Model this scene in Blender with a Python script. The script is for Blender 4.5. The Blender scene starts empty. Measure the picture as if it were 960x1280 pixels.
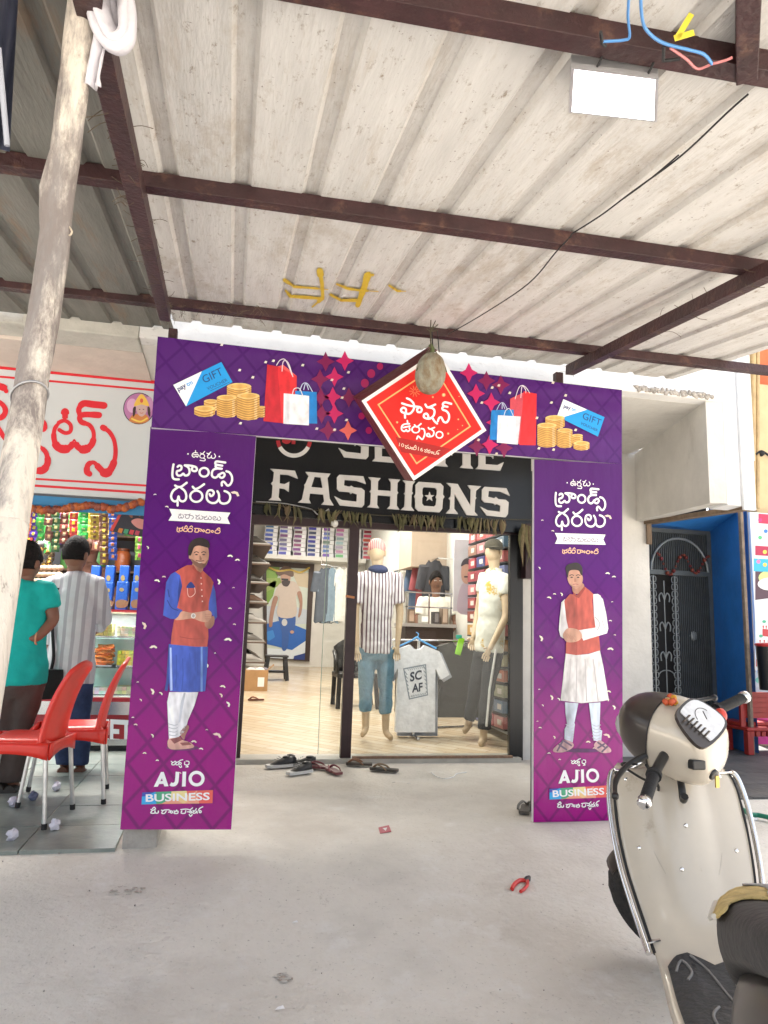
import bpy, bmesh, math, random
from math import radians as R, sin, cos, pi
from mathutils import Vector as V, Matrix, Euler, geometry, noise
random.seed(7)
SC = bpy.context.scene
COL = SC.collection
# ------------------------------------------------------------------ camera
FPX = 900.0
EYE = V((0, 0, 1.2))
YAW, PIT, ROLL = R(12.1), R(9.25), R(1.83)
FWD = V((sin(YAW)*cos(PIT), cos(YAW)*cos(PIT), sin(PIT)))
_r0 = V((cos(YAW), -sin(YAW), 0)); _u0 = _r0.cross(FWD)
RGT = _r0*cos(ROLL) + _u0*sin(ROLL)
UPV = -_r0*sin(ROLL) + _u0*cos(ROLL)
cd = bpy.data.cameras.new('camera'); cam = bpy.data.objects.new('camera', cd); COL.objects.link(cam)
cam.matrix_world = Matrix.Translation(EYE) @ Matrix((RGT, UPV, -FWD)).transposed().to_4x4()
cd.sensor_fit = 'VERTICAL'; cd.sensor_height = 24.0; cd.lens = 24.0*FPX/1280.0
cd.clip_start = 0.05; cd.clip_end = 500
SC.camera = cam
# ------------------------------------------------------------------ sky, sun, exposure
SUN_EL, SUN_AZ = R(60), R(20)          # azimuth measured from +Y (behind the shops) towards +X
w = bpy.data.worlds.new('World'); SC.world = w; w.use_nodes = True
nt = w.node_tree; bg = nt.nodes['Background']
sky = nt.nodes.new('ShaderNodeTexSky'); sky.sky_type = 'NISHITA'; sky.sun_disc = False
sky.sun_elevation = SUN_EL; sky.sun_rotation = SUN_AZ; sky.dust_density = 5.0; sky.air_density = 1.0; sky.ozone_density = 1.0
hs = nt.nodes.new('ShaderNodeHueSaturation'); hs.inputs['Saturation'].default_value = .45; nt.links.new(sky.outputs[0], hs.inputs['Color']); nt.links.new(hs.outputs[0], bg.inputs[0]); bg.inputs[1].default_value = 0.15
sl = bpy.data.lights.new('sun', 'SUN'); sl.energy = 5.0; sl.angle = R(0.5); sl.color = (1, .95, .87)
so = bpy.data.objects.new('sun', sl); COL.objects.link(so)
sd = V((sin(SUN_AZ)*cos(SUN_EL), cos(SUN_AZ)*cos(SUN_EL), sin(SUN_EL)))
so.rotation_euler = sd.to_track_quat('Z', 'Y').to_euler(); so.location = (0, 0, 20)
vs = SC.view_settings; vs.view_transform = 'Standard'; vs.look = 'None'; vs.gamma = 1; vs.use_curve_mapping = False
vs.exposure = 1.86
# ------------------------------------------------------------------ measuring helpers (real positions of things seen in the photo)
def ray(px, py): return FWD*FPX + RGT*(px-480) - UPV*(py-640)
def PY(px, py, Y):
    d = ray(px, py); return EYE + d*(Y/d.y)
def PX(px, py, X):
    d = ray(px, py); return EYE + d*(X/d.x)
def PG(px, py, z=0.15):
    d = ray(px, py); return EYE + d*((z-EYE.z)/d.z)
def PD(px, py, D): return EYE + ray(px, py)*(D/FPX)
def PP(px, py, p, n):
    d = ray(px, py); return EYE + d*((p-EYE).dot(n)/d.dot(n))
def gz(y):                              # the yard rises a little towards the shops
    t = min(1, max(0, (y-2.3)/1.7)); return .15*t*t*(3-2*t)
def PN(px, py):                         # on the sloping yard
    z = 0.05
    for _ in range(12): z = gz(PG(px, py, z).y)
    return PG(px, py, z)
def fz(y): return .17 + .0256*(y-6)     # shop floor
def PS(px, py):
    n = V((0, -.0256, 1)).normalized(); return PP(px, py, V((0, 6, .17)), n)
# ------------------------------------------------------------------ materials
MATS = {}
def M(key, col=(.5, .5, .5), rough=.6, metal=0., var=.12, ns=6., bump=0., bs=40., attr=False, spec=.5, coat=0., stretch=(1, 1, 1), sss=0., stain=None, emit=0.):
    if key in MATS: return MATS[key]
    m = bpy.data.materials.new(key); m.use_nodes = True; MATS[key] = m
    nt = m.node_tree; N = nt.nodes; L = nt.links; b = N['Principled BSDF']
    b.inputs['Roughness'].default_value = rough; b.inputs['Metallic'].default_value = metal
    b.inputs['Specular IOR Level'].default_value = spec; b.inputs['Coat Weight'].default_value = coat
    tc = N.new('ShaderNodeTexCoord'); mp = N.new('ShaderNodeMapping'); mp.inputs['Scale'].default_value = stretch
    L.new(tc.outputs['Object'], mp.inputs[0])
    if attr:
        a = N.new('ShaderNodeAttribute'); a.attribute_name = 'Col'; src = a.outputs['Color']
    else:
        rgb = N.new('ShaderNodeRGB'); rgb.outputs[0].default_value = (*col, 1); src = rgb.outputs[0]
    if var:
        n = N.new('ShaderNodeTexNoise'); n.inputs['Scale'].default_value = ns; n.inputs['Detail'].default_value = 6; n.inputs['Roughness'].default_value = .65
        L.new(mp.outputs[0], n.inputs[0])
        mr = N.new('ShaderNodeMapRange'); mr.inputs[1].default_value = .3; mr.inputs[2].default_value = .7; mr.inputs[3].default_value = 1-var; mr.inputs[4].default_value = 1+var*.6
        L.new(n.outputs['Fac'], mr.inputs[0])
        mx = N.new('ShaderNodeMix'); mx.data_type = 'RGBA'; mx.blend_type = 'MULTIPLY'; mx.inputs[0].default_value = 1
        cb = N.new('ShaderNodeCombineColor')
        for i in range(3): L.new(mr.outputs[0], cb.inputs[i])
        L.new(src, mx.inputs[6]); L.new(cb.outputs[0], mx.inputs[7]); src = mx.outputs[2]
    if stain:
        scol, scale, lo, hi, sst = stain
        n2 = N.new('ShaderNodeTexNoise'); n2.inputs['Scale'].default_value = scale; n2.inputs['Detail'].default_value = 9; n2.inputs['Roughness'].default_value = .72
        mp2 = N.new('ShaderNodeMapping'); mp2.inputs['Scale'].default_value = sst; L.new(tc.outputs['Object'], mp2.inputs[0]); L.new(mp2.outputs[0], n2.inputs[0])
        mr2 = N.new('ShaderNodeMapRange'); mr2.inputs[1].default_value = lo; mr2.inputs[2].default_value = hi; L.new(n2.outputs['Fac'], mr2.inputs[0])
        mx2 = N.new('ShaderNodeMix'); mx2.data_type = 'RGBA'; mx2.inputs[7].default_value = (*scol, 1)
        L.new(mr2.outputs[0], mx2.inputs[0]); L.new(src, mx2.inputs[6]); src = mx2.outputs[2]
    L.new(src, b.inputs['Base Color'])
    if emit:
        L.new(src, b.inputs['Emission Color']); b.inputs['Emission Strength'].default_value = emit
    if bump:
        n3 = N.new('ShaderNodeTexNoise'); n3.inputs['Scale'].default_value = bs; n3.inputs['Detail'].default_value = 5
        L.new(mp.outputs[0], n3.inputs[0]); bp = N.new('ShaderNodeBump'); bp.inputs['Strength'].default_value = bump; bp.inputs['Distance'].default_value = .02
        L.new(n3.outputs['Fac'], bp.inputs['Height']); L.new(bp.outputs[0], b.inputs['Normal'])
    if sss:
        b.inputs['Subsurface Weight'].default_value = sss; b.inputs['Subsurface Radius'].default_value = (.01, .004, .002)
    return m
def glassmat(key, tint=(1, 1, 1), refl=1.0, rough=.0):
    if key in MATS: return MATS[key]
    m = bpy.data.materials.new(key); m.use_nodes = True; MATS[key] = m
    nt = m.node_tree; N = nt.nodes; L = nt.links; N.remove(N['Principled BSDF'])
    t = N.new('ShaderNodeBsdfTransparent'); t.inputs[0].default_value = (*tint, 1)
    g = N.new('ShaderNodeBsdfGlossy'); g.inputs['Roughness'].default_value = rough
    fr = N.new('ShaderNodeFresnel'); fr.inputs[0].default_value = 1.5
    mu = N.new('ShaderNodeMath'); mu.operation = 'MULTIPLY'; mu.inputs[1].default_value = refl; L.new(fr.outputs[0], mu.inputs[0])
    mx = N.new('ShaderNodeMixShader'); L.new(mu.outputs[0], mx.inputs[0]); L.new(t.outputs[0], mx.inputs[1]); L.new(g.outputs[0], mx.inputs[2])
    L.new(mx.outputs[0], N['Material Output'].inputs[0]); return m
PRINT = M('print', attr=True, rough=.42, var=.05, ns=20)
PAINT = M('painted', attr=True, rough=.5, var=.1, ns=12)
CLOTH = M('cloth', attr=True, rough=.9, var=.15, ns=14, bump=.35, bs=18)
PACK = M('foil_pack', attr=True, rough=.3, var=.1, ns=40, bump=.3, bs=60)
SKIN = M('skin', attr=True, rough=.55, var=.1, ns=15)
STEEL = M('steel', (.62, .62, .62), .22, 1., .1)
CHROME = M('chrome', (.8, .8, .8), .1, 1., .05)
GALV = M('galvanised', (.4, .4, .41), .4, .8, .2)
RUST = M('maroon_steel', (.042, .016, .017), .5, 0, .45, 9, .25, 60, stain=((.12, .06, .04), 11, .55, .7, (1, 1, 1)))
BLACKP = M('black_plastic', (.012, .012, .013), .38, 0, .2)
BLACKR = M('black_rubber', (.018, .018, .019), .75, 0, .3, 20, .2, 60)
WALLW = M('whitewash', (.62, .6, .56), .85, 0, .12, 3, .25, 25, stain=((.36, .33, .29), 2.2, .58, .85, (1, 1, .5)))
CREAM = M('cream_wall', (.62, .47, .27), .85, 0, .15, 3, .2, 25, stain=((.3, .22, .14), 2.5, .6, .85, (1, 1, .4)))
CONC = M('concrete_block', (.36, .34, .31), .9, 0, .25, 10, .5, 40)
# ------------------------------------------------------------------ mesh builder
class MB:
    def __init__(s): s.v = []; s.f = []; s.c = []; s.m = []; s.sm = []
    def add(s, vs, fs, col=None, mat=0, smooth=False):
        o = len(s.v); s.v += [V(p) for p in vs]
        for f in fs: s.f.append([i+o for i in f]); s.c.append(col); s.m.append(mat); s.sm.append(smooth)
        return s
    def poly(s, pts, col=None, mat=0): return s.add(pts, [list(range(len(pts)))], col, mat)
    def loops(s, loops, col=None, mat=0, vec=None):        # flat polygon with holes; vec extrudes it
        tri = geometry.tessellate_polygon([[V(p) for p in l] for l in loops]); flat = [V(p) for l in loops for p in l]
        s.add(flat, [list(t) for t in tri], col, mat)
        if vec is not None:
            vec = V(vec); s.add([p+vec for p in flat], [list(t)[::-1] for t in tri], col, mat)
            for l in loops:
                n = len(l); vv = [V(p) for p in l]+[V(p)+vec for p in l]
                s.add(vv, [[i, (i+1) % n, n+(i+1) % n, n+i] for i in range(n)], col, mat)
        return s
    def box(s, c, d, rot=None, col=None, mat=0):
        c = V(c); hx, hy, hz = d[0]/2, d[1]/2, d[2]/2
        ps = [V((x, y, z)) for x in (-hx, hx) for y in (-hy, hy) for z in (-hz, hz)]
        if rot is not None: ps = [rot @ p for p in ps]
        return s.add([c+p for p in ps], [[0, 1, 3, 2], [4, 6, 7, 5], [0, 4, 5, 1], [2, 3, 7, 6], [0, 2, 6, 4], [1, 5, 7, 3]], col, mat)
    def bb(s, a, b, col=None, mat=0):
        a, b = V(a), V(b); return s.box((a+b)/2, [abs(x) for x in (b-a)], None, col, mat)
    def bar(s, a, b, wd, hg, up=(0, 0, 1), col=None, mat=0):   # square bar from a to b
        a, b = V(a), V(b); d = (b-a); l = d.length; d.normalize(); x = d.cross(V(up)).normalized(); z = x.cross(d)
        return s.box((a+b)/2, (wd, l, hg), Matrix((x, d, z)).transposed(), col, mat)
    def tube(s, path, r, n=8, col=None, mat=0, closed=False, flat=1.0, cap=True):
        P = [V(p) for p in path]; k = len(P); rs = r if isinstance(r, (list, tuple)) else [r]*k
        T = []
        for i in range(k):
            a = P[i-1] if (i > 0 or closed) else P[i]; b = P[(i+1) % k] if (i < k-1 or closed) else P[i]
            t = (b-a); T.append(t.normalized() if t.length > 1e-9 else V((0, 0, 1)))
        nrm = T[0].orthogonal().normalized(); rings = []
        for i in range(k):
            nrm = (nrm - T[i]*nrm.dot(T[i])).normalized(); bn = T[i].cross(nrm)
            rings.append([P[i]+(nrm*cos(2*pi*j/n)+bn*sin(2*pi*j/n)*flat)*rs[i] for j in range(n)])
        return s.loft(rings, col, mat, closed, cap)
    def loft(s, rings, col=None, mat=0, closed=False, cap=True, smooth=True):
        n = len(rings[0]); k = len(rings); fs = []
        for i in range(k if closed else k-1):
            i2 = (i+1) % k
            for j in range(n): fs.append([i*n+j, i*n+(j+1) % n, i2*n+(j+1) % n, i2*n+j])
        s.add([p for r in rings for p in r], fs, col, mat, smooth)
        if cap and not closed:
            s.add(rings[0], [list(range(n))[::-1]], col, mat); s.add(rings[-1], [list(range(n))], col, mat)
        return s
    def lathe(s, prof, c, n=16, ax=(0, 0, 1), col=None, mat=0, cap=True):
        ax = V(ax).normalized(); x = ax.orthogonal().normalized(); y = ax.cross(x); c = V(c)
        return s.loft([[c+ax*h+(x*cos(2*pi*j/n)+y*sin(2*pi*j/n))*max(r, 1e-4) for j in range(n)] for r, h in prof], col, mat, cap=cap)
    def ball(s, c, r, col=None, mat=0, n=12, m=8, rot=None, jit=0.):
        c = V(c); r = V(r) if not isinstance(r, (int, float)) else V((r, r, r)); rings = []
        for i in range(m+1):
            t = pi*(i/m)*.998+.001; ring = []
            for j in range(n):
                p = V((sin(t)*cos(2*pi*j/n)*r.x, sin(t)*sin(2*pi*j/n)*r.y, cos(t)*r.z))*(1+random.uniform(-jit, jit))
                ring.append(c+(rot @ p if rot is not None else p))
            rings.append(ring)
        return s.loft(rings[::-1], col, mat)
    def grid(s, fn, nu, nv, col=None, mat=0, smooth=True):
        vs = [fn(i/nu, j/nv) for j in range(nv+1) for i in range(nu+1)]
        fs = [[j*(nu+1)+i, j*(nu+1)+i+1, (j+1)*(nu+1)+i+1, (j+1)*(nu+1)+i] for j in range(nv) for i in range(nu)]
        return s.add(vs, fs, col, mat, smooth)
    def build(s, name, mats, parent=None, bevel=0., sub=0, solid=0., solid_off=-1.):
        base = wloc(parent) if parent is not None else V((0, 0, 0))
        me = bpy.data.meshes.new(name); me.from_pydata([p-base for p in s.v], [], s.f)
        for m in (mats if isinstance(mats, (list, tuple)) else [mats]): me.materials.append(m)
        me.polygons.foreach_set('material_index', s.m); me.polygons.foreach_set('use_smooth', s.sm)
        if any(c is not None for c in s.c):
            at = me.color_attributes.new('Col', 'FLOAT_COLOR', 'CORNER'); buf = []
            for p, c in zip(me.polygons, s.c):
                if isinstance(c, list):
                    for q in c: buf += [*q, 1.]
                else: buf += [*(c or (.8, .8, .8)), 1.]*p.loop_total
            at.data.foreach_set('color', buf)
        me.update(); o = bpy.data.objects.new(name, me); COL.objects.link(o)
        if parent is not None: o.parent = parent
        if solid: md = o.modifiers.new('solid', 'SOLIDIFY'); md.thickness = solid; md.offset = solid_off
        if bevel:
            md = o.modifiers.new('bevel', 'BEVEL'); md.width = bevel; md.segments = 2; md.limit_method = 'ANGLE'; md.angle_limit = R(40)
        if sub: md = o.modifiers.new('sub', 'SUBSURF'); md.levels = sub; md.render_levels = sub
        return o
def wloc(o):
    p = V((0, 0, 0))
    while o is not None: p += o.location; o = o.parent
    return p
def tag(o, label=None, cat=None, group=None, kind=None):
    for k, v in (('label', label), ('category', cat), ('group', group), ('kind', kind)):
        if v: o[k] = v
    return o
def thing(name, label, cat, loc=(0, 0, 0), group=None):
    o = bpy.data.objects.new(name, None); COL.objects.link(o); o.location = loc; o.empty_display_size = .1
    return tag(o, label, cat, group)
def copy_tree(o, parent=None):
    c = o.copy(); COL.objects.link(c)
    if parent is not None: c.parent = parent
    for ch in list(o.children): copy_tree(ch, c)
    return c
def spline(pts, per=6, closed=False):
    P = [V(p) for p in pts]; n = len(P); out = []
    if n < 3 and not closed: return P
    for i in range(n if closed else n-1):
        g = (lambda k: P[k % n]) if closed else (lambda k: P[max(0, min(n-1, k))])
        p0, p1, p2, p3 = g(i-1), g(i), g(i+1), g(i+2)
        for j in range(per):
            t = j/per
            out.append(.5*((2*p1)+(p2-p0)*t+(2*p0-5*p1+4*p2-p3)*t*t+(3*p1-p0-3*p2+p3)*t**3))
    if not closed: out.append(P[-1])
    return out
_fonts = {}
def text_mesh(body, bold=0.):
    c = bpy.data.curves.new('txt', 'FONT'); c.body = body; c.offset = bold; c.resolution_u = 3
    o = bpy.data.objects.new('txt', c); COL.objects.link(o)
    bpy.context.view_layer.update()
    me = bpy.data.meshes.new_from_object(o.evaluated_get(bpy.context.evaluated_depsgraph_get()))
    vs = [v.co.copy() for v in me.vertices]; fs = [list(p.vertices) for p in me.polygons]
    bpy.data.objects.remove(o); bpy.data.curves.remove(c); bpy.data.meshes.remove(me)
    return vs, fs
class Art:                                # flat printed or painted marks lying on a real surface
    def __init__(s, surf, n, step=.0003): s.surf = surf; s.n = V(n).normalized(); s.mb = MB(); s.step = step; s.tr = lambda x, y: (x, y); s.lay = 1; s.shade = None; s.cell = 9.
    def crop(s, x0, y0, x1, y1, W): k = (x1-x0)/W; s.tr = lambda x, y: (x0+x*k, y0+y*k); s.k = k; return s
    def pt(s, x, y, lay): return s.surf(*s.tr(x, y)) + s.n*(s.step*lay)
    def poly(s, pts, col, lay=None, holes=()):
        lay = lay if lay is not None else s.lay
        if s.shade is None: s.mb.loops([[s.pt(x, y, lay) for x, y in l] for l in [pts, *holes]], col); return s
        flat = [V((x, y, 0)) for l in [pts, *holes] for x, y in l]; st = [tuple(flat[i] for i in t) for t in geometry.tessellate_polygon([[V((x, y, 0)) for x, y in l] for l in [pts, *holes]])]
        idx, vs_, fs_, cs_ = {}, [], [], []
        def vid(p):
            k = (round(p.x, 2), round(p.y, 2))
            if k not in idx: idx[k] = len(vs_); vs_.append(s.pt(p.x, p.y, lay))
            return idx[k]
        while st:                                     # printed photographs vary in tone, so colour is set per small cell
            a, b_, c = st.pop(); e = [(b_-a).length, (c-b_).length, (a-c).length]; m_ = max(e)
            if m_ > s.cell:
                i = e.index(m_); p, q, r = ((a, b_, c), (b_, c, a), (c, a, b_))[i]; h = (p+q)/2; st += [(p, h, r), (h, q, r)]; continue
            fs_.append([vid(a), vid(b_), vid(c)]); cs_.append([s.shade(q.x, q.y, col) for q in (a, b_, c)])
        o = len(s.mb.v); s.mb.add(vs_, fs_)
        for i, c in enumerate(cs_): s.mb.c[len(s.mb.c)-len(cs_)+i] = c
        return s
    def smooth(s, pts, col, lay=None, per=4): return s.poly([(p.x, p.y) for p in spline([(x, y, 0) for x, y in pts], per, True)], col, lay)
    def ell(s, x, y, rx, ry, col, lay=None, n=18, rot=0., hole=0.):
        f = lambda k: [(x+k*(rx*cos(2*pi*i/n)*cos(rot)-ry*sin(2*pi*i/n)*sin(rot)), y+k*(rx*cos(2*pi*i/n)*sin(rot)+ry*sin(2*pi*i/n)*cos(rot))) for i in range(n)]
        return s.poly(f(1), col, lay, [f(hole)] if hole else ())
    def stroke(s, pts, wd, col, lay=None, closed=False, per=5, cap=True):
        lay = lay if lay is not None else s.lay
        P = spline([(x, y, 0) for x, y in pts], per, closed) if per > 1 and len(pts) > 2 else [V((x, y, 0)) for x, y in pts]
        n = len(P); L = []; Rr = []
        for i in range(n):
            a = P[i-1] if (i or closed) else P[i]; b = P[(i+1) % n] if (i < n-1 or closed) else P[i]
            t = b-a; t = t.normalized() if t.length > 1e-6 else V((1, 0, 0)); q = V((-t.y, t.x, 0))
            ww = wd[min(len(wd)-1, int(i/max(1, n-1)*(len(wd)-1)+.5))] if isinstance(wd, (list, tuple)) else wd
            e = lay + i/n*.9
            L.append(s.pt(P[i].x+q.x*ww/2, P[i].y+q.y*ww/2, e)); Rr.append(s.pt(P[i].x-q.x*ww/2, P[i].y-q.y*ww/2, e))
        fs = [[i, (i+1) % n, n+(i+1) % n, n+i] for i in range(n if closed else n-1)]
        s.mb.add(L+Rr, fs, col)
        if cap and not closed:
            for i, sg in ((0, -1), (n-1, 1)):
                ww = (wd[0] if i == 0 else wd[-1]) if isinstance(wd, (list, tuple)) else wd
                a = P[1]-P[0] if i == 0 else P[-1]-P[-2]; a.normalize(); th = math.atan2(a.y*sg, a.x*sg)
                s.poly([(P[i].x+cos(th+k)*ww/2, P[i].y+sin(th+k)*ww/2) for k in [-pi/2+pi*j/6 for j in range(7)]], col, lay+(0 if i == 0 else .9))
        return s
    def strokes(s, lst, wd, col, lay=None):
        for p in lst:
            if p[0] == 'o': s.ell(p[1], p[2], p[3], p[4] if len(p) > 4 else p[3], col, lay, hole=max(.2, 1-wd/max(p[3], 1)), n=20)
            else: s.stroke(p, wd, col, lay)
        return s
    def text(s, body, p0, p1, h, col, lay=None, bold=0., up=(0, -1)):
        lay = lay if lay is not None else s.lay
        vs, fs = text_mesh(body, bold); x0 = min(v.x for v in vs); x1 = max(v.x for v in vs); ch = .69
        out = []
        for v in vs:
            u = (v.x-x0)/(x1-x0); k = v.y/ch
            out.append(s.pt(p0[0]+(p1[0]-p0[0])*u+up[0]*h*k, p0[1]+(p1[1]-p0[1])*u+up[1]*h*k, lay))
        s.mb.add(out, fs, col); return s
    def build(s, name, parent, mat=None): return s.mb.build(name, mat or PRINT, parent)
def yplane(Y): return (lambda px, py: PY(px, py, Y))
NY = V((0, -1, 0))
# ================================================================== the setting
YG, YF, YS, ZF = 4.06, 4.4, 5.98, .15
def struct(o): o['kind'] = 'structure'; return o
# --- ground material: worn cement screed
GROUND = M('cement_ground', (.67, .63, .565), .9, 0, .16, 2.2, .45, 38, stain=((.45, .405, .345), 1.1, .5, .74, (1, 1, 1)))
nt = GROUND.node_tree; N = nt.nodes; L = nt.links; b = N['Principled BSDF']
src = b.inputs['Base Color'].links[0].from_socket
def overlay(nt, src, coord, scale, lo, hi, col, detail=8, rough=.7, stretch=(1, 1, 1), kind='noise'):
    N = nt.nodes; L = nt.links
    mp = N.new('ShaderNodeMapping'); mp.inputs['Scale'].default_value = stretch; L.new(coord, mp.inputs[0])
    if kind == 'noise':
        n = N.new('ShaderNodeTexNoise'); n.inputs['Detail'].default_value = detail; n.inputs['Roughness'].default_value = rough; out = n.outputs['Fac']
    else:
        n = N.new('ShaderNodeTexVoronoi'); out = n.outputs['Distance']
    n.inputs['Scale'].default_value = scale; L.new(mp.outputs[0], n.inputs[0])
    mr = N.new('ShaderNodeMapRange'); mr.inputs[1].default_value = lo; mr.inputs[2].default_value = hi; L.new(out, mr.inputs[0])
    mx = N.new('ShaderNodeMix'); mx.data_type = 'RGBA'; mx.inputs[7].default_value = (*col, 1)
    L.new(mr.outputs[0], mx.inputs[0]); L.new(src, mx.inputs[6]); return mx.outputs[2]
tc = [n for n in N if n.type == 'TEX_COORD'][0].outputs['Object']
src = overlay(nt, src, tc, 60, .62, .74, (.36, .33, .29), 3)
src = overlay(nt, src, tc, 5, .55, .75, (.7, .68, .64), 9)
src = overlay(nt, src, tc, 7, .035, .02, (.3, .27, .24), kind='v')
src = overlay(nt, src, tc, 3.0, .64, .72, (.4, .35, .3), 10, .8, (1, .35, 1)); src = overlay(nt, src, tc, 14, .6, .74, (.42, .38, .33), 10, .85, (.5, 1, 1)); src = overlay(nt, src, tc, .7, .5, .66, (.5, .455, .4), 8, .6)
L.new(src, b.inputs['Base Color'])
m = MB()
xs = [-60, -20, -6] + [-4+.25*i for i in range(37)] + [8, 20, 60]
ys = [-60, -20, -6, -2, 0, 1] + [1.6+.1*i for i in range(30)] + [5, 7, 20, 60]
for j in range(len(ys)): 
    for i in range(len(xs)): m.v.append(V((xs[i], ys[j], gz(ys[j]) + (.004*sin(xs[i]*2.3+ys[j]*1.7) if 1.6 < ys[j] < 4.5 else 0) - (.008 if ys[j] > 4.6 else 0))))
for j in range(len(ys)-1):
    for i in range(len(xs)-1):
        q = j*len(xs)+i; m.f.append([q, q+1, q+len(xs)+1, q+len(xs)]); m.c.append(None); m.m.append(0); m.sm.append(True)
struct(m.build('ground', GROUND))
# tiled floor in front of the sweet shop
TILE = M('green_floor_tile', (.2, .235, .215), .35, 0, .25, 4, .1, 30, stain=((.34, .33, .29), 2.0, .45, .8, (1, 1, 1)))
a, b_ = PG(0, 1068), PG(148, 1052)
m = MB(); xe = b_.x
nx, ny = 9, 8; tw = .42
for i in range(nx):
    for j in range(ny):
        x1 = xe - i*tw; x0 = x1 - tw + .006; y0 = a.y + .03 + j*tw; y1 = y0+tw-.006
        m.bb((x0, y0, .1), (x1, y1, .1545+random.uniform(-.001, .001)), None, 0)
struct(m.build('tile_floor', TILE))
# ------------------------------------------------------------------ fashion shop building
pS = PY(840, 495, YF); ZS = pS.z                    # soffit height
zOp = PY(440, 652, YS).z                            # top of the shop opening
XL, XR = .19, PY(637, 900, YS).x                    # opening
XC = PY(809, 600, YS).x                             # inner corner of the side recess
XP0 = -.36
bld = thing('shop_building', 'whitewashed shop building with deep porch behind the purple gate', 'shop', (1, YS, 0))
m = MB()
m.bb((XL-.55, YS, 0), (XL-.06, YS+.15, ZS)); m.bb((XR+.06, YS, 0), (XC, YS+.15, ZS)); m.bb((XL-.06, YS+.005, zOp+.09), (XR+.06, YS+.15, ZS))
m.bb((-.46, YS, 0), (XL-.555, YS+.15, ZS))
m.build('porch_wall', WALLW, bld, .004)
xe = PY(905, 500, YF).x
m = MB(); m.bb((-.62, YF, ZS), (xe+.2, YF+.12, ZS+.62)); m.build('front_beam', M('beam_white', (.72, .71, .69), .85, 0, .1, 4, .3, 25, stain=((.3, .28, .25), 5, .6, .75, (1, 1, 3))), bld, .006)
m = MB(); m.bb((-.62, YF+.12, ZS), (PY(937, 560, YF).x-.005, YS+.15, ZS+.12)); m.build('porch_ceiling', WALLW, bld)
# broken plaster lip along the beam
m = MB()
for i in range(60):
    x = PY(795+i*1.6, 490, YF-.004).x; m.ball((x+random.uniform(-.01, .01), YF-.004, ZS+.012+random.uniform(0, .03)), (random.uniform(.008, .025), .008, random.uniform(.005, .02)), None, 0, 6, 5, jit=.2)
m.build('broken_plaster', M('old_plaster', (.42, .38, .33), .95, 0, .5, 30, .5, 60), bld)
# oblique side wall with the doorway under it
c0 = V((XC, YS, 0)); c1 = PY(903, 505, YF); c1.z = 0
zb0 = PY(811, 652, YS).z; zb1 = PY(917, 630, YF).z
m = MB(); up = V((0, 0, 1)); o = (c1-c0).cross(up).normalized()*-.12
for off in (V((0, 0, 0)), o): pass
m.loops([[c0+up*zb0, c0+up*ZS, c1+up*ZS, c1+up*zb1]], None, 0, -o); m.build('side_wall', WALLW, bld)
f1 = PY(938, 560, YF); m = MB(); m.bb((c1.x+.002, YF-.003, zb1-.01), (f1.x, YF+.2, ZS+.64)); m.bb((PY(923, 560, YF).x, YF-.03, zb1-.04), (f1.x, YF-.003, ZS+.64)); m.build('corner_pier', M('pier_white', (.72, .73, .74), .8, 0, .08, 3, .1, 20, stain=((.35, .34, .32), 3, .62, .85, (1, 1, .4))), bld, .006)
WOOD = M('old_timber', (.16, .11, .07), .85, 0, .4, 12, .4, 50, stretch=(1, 1, .2))
lint = thing('door_lintel', 'crooked old timber lintel over the blue doorway', 'lintel', tuple(c0+up*zb0))
m = MB(); le = PY(938, 634, YF-.02); m.bar(c0+up*(zb0-.015)+V((-.02, -.03, 0)), le, .09, .035); m.build('timber', WOOD, lint, .004)
m = MB(); m.bar(c0+up*zb0+V((-.02, -.035, .0)), c0+V((-.02, -.035, zb0-.22)), .05, .02, (0, 1, 0)); m.build('broken_frame', WOOD, lint, .004)
# crack / cable down the recess
m = MB(); m.bb((-4.3, YS+.3, ZS+.13), (PY(937, 450, YS+.3).x, YS+.6, 6.2)); m.bb((-4.3, YS+.6, ZS+.6), (5.5, 15, 6.2)); m.build('upper_sun_block', WALLW, bld)  # unseen upper mass, added to keep the sun off the stone apron
cab = tag(MB().tube(spline([PY(*p, YF+.06) for p in ((893, 516), (905, 514), (908, 518), (907, 540), (905, 560), (906, 585))]), .006, 6).tube(spline([PY(*p, YF+.05) for p in ((907, 545), (903, 575), (902, 605), (906, 625))]), .003, 5).build('black_cable', BLACKR), 'black cable dangling from the white pier beside the recess', 'cable')
# blue passage
BLUE = M('blue_paint', (.025, .18, .52), .5, 0, .2, 3, .15, 20, stain=((.04, .09, .2), 2.5, .55, .8, (1, 1, .5)))
YP = 6.08; pp = PY(932, 800, YP); Yg = YS+.75
g0 = PY(888, 700, Yg); pas = thing('blue_passage', 'deep blue painted entrance passage beside the cake shop', 'passage', (pp.x, YP, 0))
m = MB(); zt = PY(932, 640, YP).z
m.add([V((pp.x, YP, 0)), V((g0.x, Yg, 0)), V((g0.x, Yg, ZS)), V((pp.x, YP, ZS-.2))], [[0, 1, 2, 3]])
m.add([V((pp.x+.1, YP+.02, 0)), V((g0.x+.1, Yg, 0)), V((g0.x+.1, Yg, ZS)), V((pp.x+.1, YP+.02, ZS-.2))], [[3, 2, 1, 0]])
m.build('right_wall', BLUE, pas)
m = MB(); zc = PY(880, 664, Yg).z; m.add([V((XC+.02, YS+.16, zb0+.02)), V((pp.x, YP+.03, zt+.0)), V((g0.x+.05, Yg, zc)), V((XC+.02, Yg, zc))], [[0, 1, 2, 3]]); m.build('ceiling', BLUE, pas)
m = MB(); m.bb((XC-.02, YS+.151, 0), (XC+.004, Yg, ZS)); m.build('left_wall', BLUE, pas)
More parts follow.
